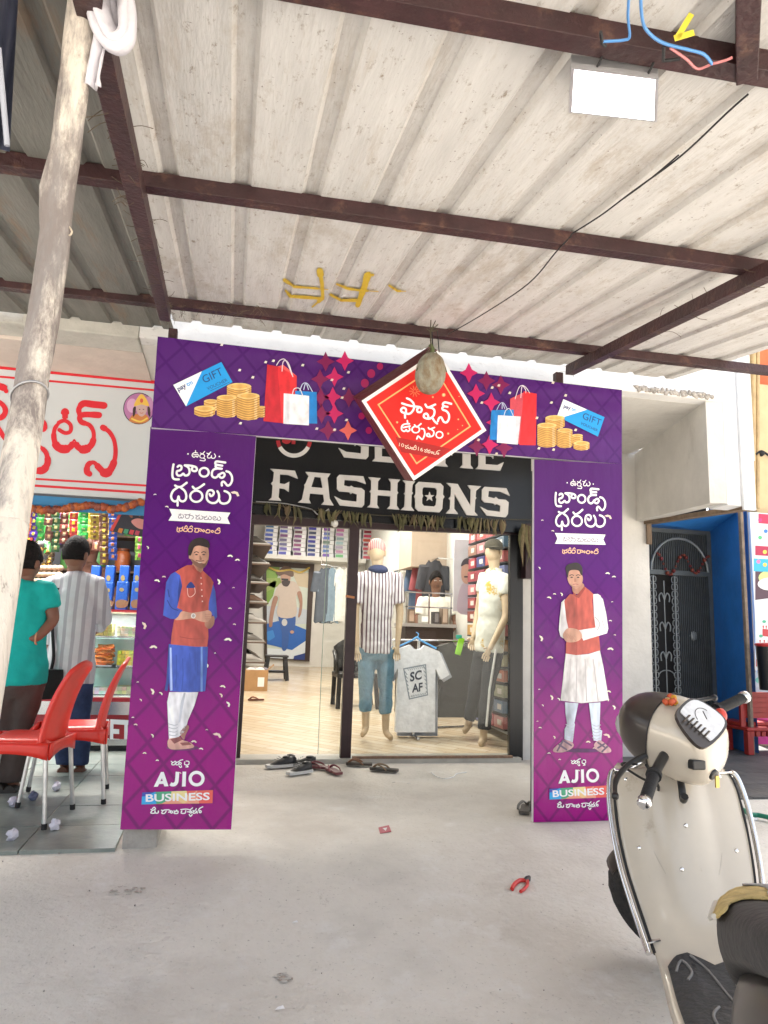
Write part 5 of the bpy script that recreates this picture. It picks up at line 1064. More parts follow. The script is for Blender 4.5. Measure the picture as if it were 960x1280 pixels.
m = MB(); m.bb((XT0, YT+.121, zb), (XT1, 8.6, zb+.1)); m.build('inner_ceiling', BEAMG, sw)
m = MB(); zq0 = PY(100, 640, YT+.02).z; m.bb((XT0, YT+.0, zq0), (XT1-.02, YT+.028, zsB-.005)); m.build('blue_strip', M('sky_blue_paint', (.03, .2, .42), .6, 0, .15, 5), sw)
ls = bpy.data.lights.new('sweet_shop_fill', 'AREA'); ls.shape = 'RECTANGLE'; ls.size = 1.6; ls.size_y = .2; ls.energy = 45; ls.color = (1, .96, .9)  # area light and batten added to brighten the sachets and the room
lo = bpy.data.objects.new('sweet_shop_fill', ls); COL.objects.link(lo); lo.location = (-1.7, 6.05, zb-.1)
tb = thing('added_fill_tube', 'added fill tube under the sweet shop ceiling', 'ceiling light', (-1.7, 6.05, zb-.03)); MB().bb((-2.5, 6.0, zb-.06), (-.9, 6.1, zb-.003)).build('batten', INW, tb)
# sign
ss = thing('sweet_shop_sign', 'pale grey sign board with big red Telugu letters and a round picture', 'sign', tuple(PY(100, 540, YT)))
B4 = [PY(*p, YT) for p in ((-140, 445), (196, 478), (186, 625), (-140, 605))]
B4 = [V((p.x, YT, p.z)) for p in B4]; B4[1].x = B4[2].x = XT1-.03; B4[0].x = B4[3].x = XT0+.6
m = MB(); m.loops([B4], None, 0, (0, .028, 0)); m.build('board', M('sign_grey', (.52, .55, .57), .4, 0, .04, 2), ss)
A = Art(yplane(YT), NY, .0005); RD = (.6, .012, .025)
for (a, b_, wd) in (((-130, 446), (195, 477), 6), ((-130, 459.5), (195, 488), 2.6), ((-130, 588), (190, 607.5), 2.6), ((-130, 596), (190, 616.5), 3)): A.stroke([a, b_], wd, RD, 2, per=1, cap=False)
A.crop(0, 470, 160, 610, 960)
for i, (p, wd) in enumerate((([(488, 272), (488, 305), (487, 330)], [52, 36, 16]), ([(440, 350), (485, 335), (528, 365), (528, 415), (488, 428), (445, 405)], 26),
        ([(442, 352), (410, 400), (405, 470), (430, 530), (485, 550), (535, 525), (557, 478), (582, 530), (635, 552), (690, 510), (703, 430), (672, 370), (610, 345), (600, 305), (640, 290), (742, 294)], [22, 26, 34, 50, 54, 40, 10, 40, 54, 40, 26, 28, 34, 34, 36, 40]),
        ([(598, 292), (592, 250), (625, 208), (700, 214), (780, 222)], [30, 34, 42, 44, 44]),
        ([(772, 387), (820, 420), (858, 490), (866, 590), (842, 680), (795, 730), (745, 690), (705, 650), (662, 665), (652, 715), (672, 735)], [38, 28, 26, 28, 44, 56, 40, 26, 34, 40, 36]),
        ([(270, 310), (320, 345), (338, 390), (300, 420)], [30, 36, 30, 20]), ([(290, 520), (345, 575), (358, 650), (325, 705), (262, 712)], [20, 30, 40, 48, 40]),
        ([(-60, 75), (20, 85), (48, 115)], [36, 44, 28]), ([(-40, 180), (20, 215), (42, 265), (15, 310), (-50, 320)], [24, 30, 34, 36, 30]), ([(-60, 330), (0, 410), (52, 500)], [20, 30, 24]),
        ([(110, 250), (180, 230), (240, 260), (230, 330), (150, 350)], [30, 36, 30]), ([(120, 480), (190, 500), (240, 450), (250, 380)], [26, 40, 30]))): A.stroke(p, [q*1.2 for q in wd] if isinstance(wd, list) else wd*1.15, RD, 3+i*.8)
A.crop(0, 380, 330, 720, 960); c = (505, 380)
A.ell(*c, 57, 58, (.03, .03, .05), 2, 28); A.ell(*c, 54, 55, (.42, .17, .36), 3, 28); A.ell(c[0]-24, 370, 20, 26, (.6, .35, .55), 4); A.ell(c[0]+36, 366, 16, 30, (.5, .25, .45), 4)
A.smooth([(470, 425), (480, 405), (500, 400), (530, 402), (542, 422), (520, 434), (495, 434)], (.55, .2, .06), 5); A.stroke([(480, 418), (510, 428), (535, 416)], 6, (.75, .55, .1), 6)
A.smooth([(497, 372), (515, 366), (533, 374), (530, 398), (515, 410), (500, 398)], (.55, .38, .36), 7); A.smooth([(488, 372), (498, 345), (515, 328), (532, 345), (542, 372), (515, 366)], (.75, .48, .08), 8); A.ell(515, 352, 6, 8, (.6, .1, .06), 9)
for x in (508, 522): A.ell(x, 384, 3, 1.6, (.04, .02, .02), 9, 8)
A.stroke([(509, 396), (515, 398), (521, 396)], 2, (.45, .08, .06), 9); A.smooth([(484, 380), (494, 374), (492, 400), (484, 410)], (.05, .03, .03), 7); A.smooth([(537, 374), (546, 380), (546, 410), (538, 400)], (.05, .03, .03), 7)
A.build('lettering', ss)
m = MB(); a, b_ = PY(172, 464, YT-.02), PY(193, 473, YT-.02); m.bb((a.x, YT-.05, b_.z), (b_.x, YT-.003, a.z)); tag(m.build('wooden_block', WOOD, None, .003), 'small dark timber offcut fixed at the top corner of the sweet shop sign', 'block')
# ------------------------------------------------------------------ display counter
YC = 6.4; cz = lambda y, x=130: PY(x, y, YC).z
dc = thing('display_counter', 'glass sweets display counter with a red lettered band', 'counter', tuple(PG(120, 938)))
xc0, xc1 = -3.2, XT1-.03; z0, zband, zst, zgl, ztop = .12, cz(927), cz(892), cz(874), cz(764)
RB = M('band_red', (.3, .012, .02), .4, 0, .1); STB = M('steel_brushed', (.5, .5, .5), .25, 1, .1, 4)
m = MB(); m.bb((xc0, YC+.06, z0), (xc1, YC+.7, zband)); m.build('plinth', M('plinth_dark', (.05, .05, .05), .6, 0, .2), dc)
m = MB(); m.bb((xc0, YC+.003, zband+.02), (xc1, YC+.7, zst-.01)); m.build('red_band', RB, dc)
m = MB(); m.bb((xc0, YC-.004, zband-.03), (xc1, YC+.7, zband+.019)); m.bb((xc0, YC-.004, zst-.009), (xc1, YC+.7, zgl-.02)); m.build('steel_trim', STB, dc)
m = MB(); m.bb((xc0, YC-.008, zgl-.019), (xc1, YC+.7, zgl+.012)); m.bb((xc0, YC-.006, ztop), (xc1, YC+.6, ztop+.018)); m.build('red_rail', RB, dc)
m = MB(); m.bb((xc0, YC+.0, zgl+.013), (xc1, YC+.006, ztop-.001)); m.build('front_glass', GL, dc)
zsh = [cz(797), cz(834)]
m = MB()
for z in zsh: m.bb((xc0, YC+.05, z-.01), (xc1, YC+.6, z)); 
m.build('glass_shelf', glassmat('shelf_glass', (.8, .93, .9), 1.), dc)
m = MB(); m.bb((xc0, YC+.61, zgl), (xc1, YC+.65, ztop)); m.build('back_panel', M('counter_back', (.5, .58, .58), .25, 0, .1), dc)
m = MB(); m.bb((xc0, YC+.03, zgl+.012), (xc1, YC+.6, zgl+.02)); m.build('floor_panel', M('counter_white', (.75, .76, .74), .3, 0, .05), dc)
A = Art(yplane(YC), NY, .001)
A.text('SINGH', (-48, 920), (42, 924), 27, (.72, .74, .76), 2, .03, (.02, -1)); A.text('SWEETS', (84, 925), (177, 930), 28, (.72, .74, .76), 2, .03, (.02, -1)); A.build('lettering', dc)
lsd = bpy.data.lights.new('counter_fill', 'AREA'); lsd.shape = 'RECTANGLE'; lsd.size = 2.3; lsd.size_y = .05; lsd.energy = 24  # area light and its tube added to brighten the inside of the counter
lo = bpy.data.objects.new('counter_fill', lsd); COL.objects.link(lo); lo.location = (-1.8, YC+.1, ztop-.02)
m = MB(); m.tube([(-2.9, YC+.1, ztop-.006), (xc1-.05, YC+.1, ztop-.006)], .005, 6); m.build('added_case_tube', INW, dc)
def sweets(px0, px1, pyb, h, col, label, n=4, yoff=.16, kind='block'):
    yy = YC+yoff; a, b_ = PY(px0, pyb, yy), PY(px1, pyb, yy); zb_ = min(zsh+[zgl+.02], key=lambda z: abs(z-PY(px0, pyb, YC+.05).z)); 
    r_ = thing('sweet_tray', label, 'tray', ((a.x+b_.x)/2, yy, zb_))
    MB().bb((a.x, yy-.08, zb_+.002), (b_.x, yy+.18, zb_+.012)).build('tray', STB, r_)
    mm = MB(); w_ = (b_.x-a.x)
    if kind == 'block':
        nx = 5
        for i in range(nx):
            for j in range(3):
                for k in range(n):
                    mm.box((a.x+w_*(i+.5)/nx, yy-.05+.075*j, zb_+.014+h*(k+.5)/n), (w_/nx*.92, .068, h/n*.93), Matrix.Rotation(random.uniform(-.06, .06), 3, 'Z'), tuple(q*random.uniform(.8, 1.2) for q in col))
    else:
        for i in range(70): mm.tube([(a.x+w_*(.12+.76*random.random())+.02*cos(t), yy-.04+.16*random.random()*0+random.uniform(-.03, .17)*0+.02*sin(t)+(i % 5)*.035, zb_+.02+h*(i/70)+.006*cos(t*2)) for t in [k*1.05 for k in range(7)]], .008, 5, tuple(q*random.uniform(.8, 1.25) for q in col))
    mm.build('sweets', SWM, r_)
SWM = M('sweetmeat', attr=True, rough=.4, var=.2, ns=40)
for px_ in (20, 62): sweets(px_, px_+26, 795, .1, (.45, .38, .25), 'tray of pale brown sweets behind the customers, %s' % ('left' if px_ == 20 else 'right'))
sweets(116, 141, 796, .1, (.25, .2, .05), 'tray of olive brown sweet squares on the upper glass shelf'); sweets(147, 171, 797, .085, (.42, .4, .28), 'tray of pale milk sweet squares on the upper glass shelf')
sweets(115, 141, 833, .15, (.62, .14, .01), 'tray heaped with orange jalebi coils on the middle shelf', kind='coil'); sweets(147, 171, 834, .12, (.5, .42, .03), 'tray of bright yellow sweet squares on the middle shelf')
sweets(22, 46, 833, .13, (.5, .38, .2), 'tray of golden sweets seen past the teal shirt'); sweets(108, 136, 870, .05, (.7, .68, .62), 'low tray of white sweets at the counter bottom', 2); sweets(142, 170, 870, .06, (.6, .55, .35), 'low tray of cream sweets at the counter bottom', 2)
# goods on top of the counter
def bluepack(px0, px1, py0, py1, yy, label, tilt=0):
    a, b_ = PY(px0, py1, yy), PY(px1, py0, yy); r_ = tag(MB().bb((a.x, yy, a.z), (b_.x, yy+.09, b_.z), (.015, .09, .4)).build('biscuit_packet', PACK, None, .008), label, 'packet', 'blue biscuit packets on the counter')
    A = Art(yplane(yy-.001), NY, .001); w_ = px1-px0; h = py1-py0
    if h > 15: A.smooth([(px0+w_*.1, py1-h*.3), (px0+w_*.5, py1-h*.38), (px0+w_*.95, py1-h*.3), (px0+w_*.8, py1-h*.12), (px0+w_*.2, py1-h*.1)], (.22, .13, .07), 1)
    A.ell(px0+w_*.5, py0+h*.28, w_*.16, h*.07, (.28, .22, .1), 1, 10); A.build('printed_label', r_, PACK)
bluepack(129, 142, 728, 763, 6.5, 'blue biscuit packet at the left of the front row on the counter'); bluepack(143, 161, 727, 763, 6.5, 'wide blue biscuit packet in the middle of the front row'); bluepack(162, 180, 727, 763, 6.5, 'blue biscuit packet in the front row against the purple column')
for k, (x0, x1) in enumerate(((109, 126), (127, 144), (145, 162), (163, 179))): bluepack(x0, x1, 707, 763, 6.72, ('leftmost', 'second', 'third', 'rightmost')[k]+' blue packet of the taller back row on the counter')
bn = thing('bun_bag', 'clear bags of round brown buns stacked on the counter', 'bags', tuple(PY(58, 730, 6.6)))
for r in range(3):
    for k in range(6):
        p = PY(42+6.2*k+r, 726-r*8, 6.6); MB().ball(p, (.032, .035, .026), (.5, .36, .24), 0, 10, 7, jit=.04).build('bun', SWM, bn)
m = MB(); a, b_ = PY(38, 734, 6.55), PY(80, 704, 6.55); m.bb((a.x, 6.54, a.z-.18), (b_.x, 6.72, a.z)); m.build('crate', M('grey_crate', (.25, .25, .24), .6), bn)
sb = thing('snack_bag', 'big clear plastic bag of yellow fried snacks beside the sachets', 'bag', tuple(PY(52, 708, 6.7)))
m = MB(); c = PY(53, 694, 6.7); 
for k in range(60): m.ball(c+V((random.uniform(-.07, .07), random.uniform(-.05, .05), random.uniform(-.1, .06))), (.02, .012, .01), (.5, .3, .05), 0, 6, 4, Euler((random.random()*3, random.random()*3, 0)).to_matrix())
m.build('snacks', SWM, sb); sb.children[-1]['kind'] = 'stuff'
m = MB(); m.ball(c+V((0, 0, .02)), (.1, .08, .16), None, 0, 16, 10, jit=.07); m.build('polythene', glassmat('polythene', (.85, .86, .86), 2.2, .25), sb)
# sachet strips
PKS = {'orange': ((.5, .12, .03), (.45, .08, .02)), 'purple': ((.08, .03, .3), (.5, .4, .05)), 'green': ((.04, .3, .05), (.35, .4, .08)), 'brown': ((.13, .045, .03), (.4, .25, .12)), 'dark green': ((.03, .1, .03), (.4, .35, .15)), 'maroon': ((.2, .04, .03), (.5, .4, .25)), 'red and yellow': ((.5, .03, .03), (.6, .35, .02)), 'bright green': ((.03, .35, .06), (.55, .55, .3)), 'gold': ((.4, .28, .03), (.15, .05, .03)), 'brown and gold': ((.15, .06, .03), (.6, .45, .05)), 'blue and orange': ((.03, .08, .4), (.5, .18, .06)), 'mixed green and pink': ((.2, .4, .05), (.6, .1, .2))}
YSa = 6.15
for px_, nm, y0, y1, n in ((34, 'orange', 638, 672, 4), (42, 'purple', 640, 672, 4), (50, 'green', 637, 676, 4), (61, 'brown', 639, 676, 4), (70, 'dark green', 639, 690, 6), (80, 'maroon', 640, 680, 5), (92, 'red and yellow', 640, 678, 4), (105, 'bright green', 638, 674, 4), (118, 'gold', 638, 674, 6), (130, 'brown and gold', 638, 706, 9), (141, 'blue and orange', 640, 700, 8), (174, 'mixed green and pink', 670, 700, 3)):
    st = thing('sachet_strip', 'hanging strip of %s sachets above the sweets counter' % nm, 'sachets', tuple(PY(px_, y0, YSa)), 'sachet strips hung in the sweet shop')
    c1, c2 = PKS[nm]; h = (y1-y0)/n
    for k in range(n):
        a, b_ = PY(px_-5.7, y0+h*(k+1)-.2, YSa), PY(px_+5.7, y0+h*k+.2, YSa); mm = MB(); yy = YSa+random.uniform(-.02, .02); w_ = b_.x-a.x; hz = b_.z-a.z
        def fn(u, v): return V((a.x+w_*u, yy-.009*sin(pi*u)*sin(pi*v)-.004*sin(11*u+k*2)*sin(pi*v)-.003*sin(23*v+k), a.z+hz*v))
        mm.grid(fn, 6, 6); cs_ = []
        mm.c = [c1 if (j//6) in (0, 5) or nm.startswith(('green', 'bright')) and (j//6) != 2 else (c2 if 2 <= j % 6 <= 3 and 1 < j//6 < 5 else c1) for j in range(36)]
        mm.build('sachet', PACK, st)
for px_ in range(12, 140, 12):
    nm = list(PKS)[(px_*7)//5 % 11]; Y2 = 6.95; y0 = 641; y1 = 668+(px_*13) % 28; n = 4+(px_ % 3)
    st = thing('sachet_strip', 'strip of %s sachets in the second row, deeper in the sweet shop' % nm, 'sachets', tuple(PY(px_, y0, Y2)), 'second row of sachet strips, '+nm); c1, c2 = PKS[nm]; h = (y1-y0)/n
    for k in range(n):
        a, b_ = PY(px_-5.5, y0+h*(k+1)-.2, Y2), PY(px_+5.5, y0+h*k+.2, Y2); mm = MB(); w_ = b_.x-a.x; hz = b_.z-a.z
        mm.grid(lambda u, v: V((a.x+w_*u, Y2-.009*sin(pi*u)*sin(pi*v)-.004*sin(11*u+k*2), a.z+hz*v)), 6, 6); mm.c = [c1 if (j//6) in (0, 5) else (c2 if 2 <= j % 6 <= 3 else c1) for j in range(36)]; mm.build('sachet', PACK, st)
shf = thing('goods_shelf', 'dim back shelf of jars inside the sweet shop', 'shelf', (-2, 8.2, .9))
for k in range(4): MB().bb((-3.4, 8.15, .95+.38*k), (-.56, 8.49, .97+.38*k)).build('board', WOOD, shf)
for k in range(4):
    for j in range(9):
        c, nm = random.choice([((.45, .12, .04), 'red'), ((.5, .36, .05), 'yellow'), ((.2, .1, .05), 'brown'), ((.1, .3, .08), 'green')]); x = -3.2+j*.3+random.uniform(-.04, .04); z = .972+.38*k
        jr = thing('sweet_jar', nm+' jar on the dim back shelf of the sweet shop', 'jar', (x, 8.3, z), 'jars on the back shelf, '+nm); MB().lathe([(.07, 0), (.08, .02), (.08, .19), (.06, .22)], (x, 8.3, z), 12, col=c).build('jar_body', PACK, jr); MB().lathe([(.065, .221), (.065, .25)], (x, 8.3, z), 12, col=tuple(q*.4 for q in c)).build('lid', PAINT, jr)
tag(MB().tube([PY(20, 634, YSa), PY(190, 641, YSa)], .008, 6).build('hanging_rod', STEEL), 'thin steel rod from which the sachet strips hang', 'rod')
fl = thing('marigold_string', 'string of dried orange marigolds across the sweet shop opening', 'garland', tuple(PY(100, 635, YT-.05)))
m = MB()
for k in range(34):
    t = k/33; p = PY(36+140*t, 634+3*sin(t*9)-(9*max(0, t-.75)*4)+2*random.random(), YT-.05); m.ball(p, .022+.006*random.random(), random.choice([(.4, .1, .02), (.3, .06, .02), (.2, .05, .03)]), 0, 7, 5, jit=.2)
m.build('flowers', PAINT, fl); fl.children[-1]['kind'] = 'stuff'
hp = thing('henna_poster', 'dark tilted poster with painted hands hanging beside the purple column', 'poster', tuple(PY(162, 650, 5.35)))
Yh = 5.6; q = [(156, 630), (186, 632), (182, 672), (137, 664)]; F_ = [PY(*p, Yh) for p in q]; MB().loops([F_], None, 0, (0, .01, 0)).build('sheet', M('poster_dark', (.02, .018, .03), .4, 0, .1), hp)
A = Art(yplane(Yh), NY, .001); A.poly([(156, 630), (159, 630), (141, 664), (137, 663)], (.6, .05, .04), 1)
A.smooth([(164, 652), (172, 648), (184, 652), (182, 661), (172, 660)], (.62, .25, .22), 1)
for x, y, a in ((163, 643, -.5), (169, 640, -.2), (175, 641, .1)): A.ell(x, y, 2.2, 5, (.3, .1, .05), 2, 10, a)
for k, c in enumerate(((.6, .2, .03), (.05, .3, .15), (.6, .05, .06), (.5, .05, .1))): A.poly([(149+k*7, 660+k), (154+k*7, 661+k), (152+k*7, 667+k), (147+k*7, 665+k)], c, 2)
A.build('print', hp)
# ------------------------------------------------------------------ people and mannequins
def skin_mesh(name, pts, edges, mat, parent, col, root=0, sub=2):
    base = wloc(parent); names = list(pts); idx = {k: i for i, k in enumerate(names)}
    me = bpy.data.meshes.new(name); me.from_pydata([V(pts[k][0])-base for k in names], [(idx[a], idx[b]) for a, b in edges], [])
    o = bpy.data.objects.new(name, me); COL.objects.link(o); o.parent = parent
    sk = o.modifiers.new('skin', 'SKIN'); sk.use_smooth_shade = True; sk.branch_smoothing = .3
    dat = me.skin_vertices[0].data
    for i, k in enumerate(names):
        r = pts[k][1]; dat[i].radius = r if isinstance(r, tuple) else (r, r); dat[i].use_root = (i == root)
    sb_ = o.modifiers.new('sub', 'SUBSURF'); sb_.levels = sub; sb_.render_levels = sub
    # bake so that colour and smoothness travel with the mesh
    bpy.context.view_layer.update(); dg = bpy.context.evaluated_depsgraph_get(); m2 = bpy.data.meshes.new_from_object(o.evaluated_get(dg)); o.modifiers.clear(); o.data = m2; bpy.data.meshes.remove(me)
    m2.materials.clear(); m2.materials.append(mat); at = m2.color_attributes.new('Col', 'FLOAT_COLOR', 'CORNER'); at.data.foreach_set('color', [*col, 1.]*len(m2.loops)); m2.polygons.foreach_set('use_smooth', [True]*len(m2.polygons)); m2.update()
    return o
def remeshed(name, mb, mat, parent, col, vox):
    o = mb.build(name, mat, parent); rm_ = o.modifiers.new('remesh', 'REMESH'); rm_.mode = 'VOXEL'; rm_.voxel_size = vox; rm_.use_smooth_shade = True; sm = o.modifiers.new('smooth', 'SMOOTH'); sm.iterations = 5; sm.factor = .6
    tx = bpy.data.textures.new('folds', 'CLOUDS'); tx.noise_scale = .09; tx.noise_depth = 1; dp_ = o.modifiers.new('folds', 'DISPLACE'); dp_.texture = tx; dp_.strength = .022; dp_.mid_level = .5; dp_.texture_coords = 'LOCAL'
    bpy.context.view_layer.update(); m2 = bpy.data.meshes.new_from_object(o.evaluated_get(bpy.context.evaluated_depsgraph_get())); o.modifiers.clear(); old = o.data; o.data = m2; bpy.data.meshes.remove(old); m2.name = name
    m2.materials.clear(); m2.materials.append(mat); at = m2.color_attributes.get('Col') or m2.color_attributes.new('Col', 'FLOAT_COLOR', 'CORNER'); at.data.foreach_set('color', [*col, 1.]*len(m2.loops)); m2.polygons.foreach_set('use_smooth', [True]*len(m2.polygons)); m2.update(); return o
def hand_pts(P, E, key, wrist, dirv, side, s=1., curl=.4, r=.0085):
    d = V(dirv).normalized(); sd_ = V(side); sd_ = (sd_-d*sd_.dot(d)).normalized(); nn = d.cross(sd_)
    pm = wrist+d*.07*s; P[key+'palm'] = (pm, (.03*s, .016*s)); E.append((key, key+'palm'))
    for i, (off, L) in enumerate(((-.03, .06), (-.01, .075), (.01, .07), (.029, .055))):
        a = pm+d*.03*s+sd_*off*s; b = a+(d+nn*curl*.5).normalized()*L*.5*s; c = b+(d*(1-curl)+nn*curl).normalized()*L*.55*s
        P['%sf%da' % (key, i)] = (a, r*s*1.1); P['%sf%db' % (key, i)] = (b, r*s); P['%sf%dc' % (key, i)] = (c, r*s*.85); E += [(key+'palm', '%sf%da' % (key, i)), ('%sf%da' % (key, i), '%sf%db' % (key, i)), ('%sf%db' % (key, i), '%sf%dc' % (key, i))]
    a = wrist+d*.035*s-sd_*.035*s; b = a+(d*.7-sd_*.5+nn*.3).normalized()*.04*s; P[key+'ta'] = (a, r*1.2*s); P[key+'tb'] = (b, r*s); E += [(key+'palm', key+'ta'), (key+'ta', key+'tb')]
def person(name, label, cat, J, s, skincol, shirt, pants, face=0., hair=(.012, .01, .01), shirt_mat=CLOTH, sleeve=1, hairy=True, legs=True, shoes=(.03, .025, .02), hem=.0, pant_mat=CLOTH, feat=True):
    """J: joints in world space; s: standing height / 1.7; face: heading of the face (0 looks away from the camera, pi towards it)."""
    base = V(J.get('ankL', J['pel'])); root = thing(name, label, cat, (base.x, base.y, base.z-.07*s if legs else base.z))
    P, E = {}, []
    def n(k, p, r, e=None):
        P[k] = (V(p), tuple(q*s for q in r) if isinstance(r, tuple) else r*s)
        if e: E.append((e, k))
    up = (J['neck']-J['pel']).normalized(); hd_ = J['head']
    n('pel', J['pel'], (.1, .075)); n('waist', J['pel'].lerp(J['neck'], .38), (.09, .068), 'pel'); n('chest', J['pel'].lerp(J['neck'], .72), (.1, .072), 'waist'); n('neck0', J['pel'].lerp(J['neck'], .93), (.07, .06), 'chest'); n('neck', J['neck'], .05, 'neck0'); n('skull', hd_-up*.03*s, (.068, .075), 'neck'); n('crown', hd_+up*.05*s, (.07, .08), 'skull')
    for q in 'LR':
        if 'sh'+q in J:
            n('sh'+q, J['sh'+q], .052, 'chest'); n('el'+q, J['el'+q], .04, 'sh'+q); n('wr'+q, J['wr'+q], .027, 'el'+q)
            d = J['wr'+q]-J['el'+q]; hand_pts(P, E, 'wr'+q, V(J['wr'+q]), J.get('hd'+q, d), J.get('hs'+q, V((1, 0, 0))), s)
        if legs: n('hip'+q, J['hip'+q], .062, 'pel'); n('kn'+q, J['kn'+q], .052, 'hip'+q); n('an'+q, J['ank'+q], .036, 'kn'+q); t = J.get('toe'+q, V((0, 1, 0))); n('ft'+q, V(J['ank'+q])+V(t)*.1*s+V((0, 0, -.045*s)), (.04, .025), 'an'+q)
    skin_mesh('body', P, E, SKIN, root, skincol)
    ax = (V(J['shR'])-V(J['shL'])).normalized(); ay = up.cross(ax).normalized(); ax = ay.cross(up)
    mm = MB(); pv = V(J['pel']); nk = V(J['neck']); sw_ = (V(J['shR'])-V(J['shL'])).length/2; Ln = (nk-pv).length; sm_ = (V(J['shR'])+V(J['shL']))/2; ts_ = (sm_-pv).dot(up)/Ln
    prof_ = [(-.06*s/Ln-hem/Ln, .168*s, .125*s), (.05, .166*s, .122*s), (.3, .15*s, .112*s), (.55, .165*s, .118*s), (ts_-.12, sw_*.98, .115*s), (ts_, sw_*.95, .1*s), (ts_+.09, sw_*.62, .085*s), (.97, .07*s, .068*s), (1.0, .06*s, .06*s)]
    ctr = lambda t: pv+up*Ln*t+(sm_-pv-up*(sm_-pv).dot(up))*min(1, max(0, t/ts_))
    mm.loft([[ctr(t)+ax*(cos(q)*rx)+ay*(sin(q)*ry) for q in [2*pi*j/24 for j in range(24)]] for t, rx, ry in prof_])
    for q in 'LR':
        sh_, el_, wr_ = V(J['sh'+q]), V(J['el'+q]), V(J['wr'+q]); inn = sh_.lerp(sm_, .35)
        e = sh_.lerp(el_, min(1, sleeve)); path = [inn, sh_, sh_.lerp(e, .5), e]; rad = [.07*s, .074*s, .068*s, .066*s]
        if sleeve > 1: path.append(el_.lerp(wr_, sleeve-1)); rad[-1] = .056*s; rad.append(.05*s)
        mm.tube(path, rad, 16)
    remeshed('shirt', mm, shirt_mat, root, shirt, .0125*s)
    if legs:
        mm = MB(); hc = (V(J['hipL'])+V(J['hipR']))/2
        mm.loft([[hc+up*z*s+ax*(cos(q)*rx*s)+ay*(sin(q)*ry*s) for q in [2*pi*j/20 for j in range(20)]] for z, rx, ry in ((.14, .14, .105), (.05, .155, .115), (-.04, .15, .115), (-.1, .11, .09))])
        for q in 'LR':
            h_, k_, a_ = V(J['hip'+q]), V(J['kn'+q]), V(J['ank'+q]); lo_ = k_.lerp(a_, J.get('cuff', .97)); mm.tube([h_+up*.05*s, h_, h_.lerp(k_, .5), k_, k_.lerp(lo_, .5), lo_], [.07*s, .09*s, .082*s, .068*s, .065*s, .062*s], 16)
        remeshed('trousers', mm, pant_mat, root, pants, .0125*s)
        if shoes:
            for q in 'LR':
                t = V(J.get('toe'+q, V((0, 1, 0)))); mm = MB(); a = V(J['ank'+q]); shoe_mesh(mm, V((a.x, a.y, a.z-.085*s))+t*.06, .27*s, .1*s, .09*s, shoes, tuple(c*.6 for c in shoes), math.atan2(t.y, t.x), False); mm.build('shoe', PAINT, root)
    fw = V((sin(face), cos(face), 0)); rt = V((fw.y, -fw.x, 0)); H = hd_
    m = MB(); rot = Matrix((rt, fw, V((0, 0, 1)))).transposed()
    m.ball(H+V((0, 0, .0)), (.078*s, .092*s, .115*s), skincol, 0, 16, 12, rot); m.build('head', SKIN, root)
    for q in (-1, 1): m = MB(); m.ball(H+rt*q*.08*s-V((0, 0, .01*s)), (.014*s, .024*s, .034*s), skincol, 0, 8, 6, rot); m.build('ear', SKIN, root)
    if feat:
        for q in (-1, 1):
            m = MB(); m.ball(H+rt*q*.032*s+fw*.084*s+V((0, 0, .008*s)), (.015*s, .008*s, .007*s), (.7, .68, .65), 0, 8, 6, rot); m.ball(H+rt*q*.032*s+fw*.09*s+V((0, 0, .008*s)), (.006*s, .004*s, .006*s), (.02, .01, .01), 0, 8, 6, rot); m.build('eye', SKIN, root)
            m = MB(); m.ball(H+rt*q*.032*s+fw*.086*s+V((0, 0, .026*s)), (.022*s, .006*s, .005*s), hair, 0, 8, 5, rot); m.build('eyebrow', SKIN, root)
        m = MB(); m.ball(H+fw*.094*s-V((0, 0, .018*s)), (.014*s, .02*s, .026*s), skincol, 0, 8, 6, rot); m.build('nose', SKIN, root); m = MB(); m.ball(H+fw*.084*s-V((0, 0, .058*s)), (.026*s, .01*s, .009*s), tuple(c*.6 for c in skincol), 0, 8, 5, rot); m.build('mouth', SKIN, root)
    if hairy:
        m = MB(); rings = []
        for i in range(9):
            t = pi*.64*i/8+.01; ring = []
            for j in range(22):
                a = 2*pi*j/22; fr_ = max(0, sin(a)); tt = t*(1-.42*fr_) if i > 2 else t; k = 1.08+.07*random.random()
                ring.append(H+V((0, 0, .012*s))+rot @ V((sin(tt)*cos(a)*.08*s*k, sin(tt)*sin(a)*.094*s*k, cos(tt)*.117*s*k)))
            rings.append(ring)
        rings.append([H+V((0, 0, .012*s))+((p-H-V((0, 0, .012*s)))*.93) for p in rings[-1]])
        m.loft(rings[::-1], hair); m.build('hair', M('hair', attr=True, rough=.75, spec=.15, var=.4, ns=60, bump=.6, bs=90), root)
    return root, P
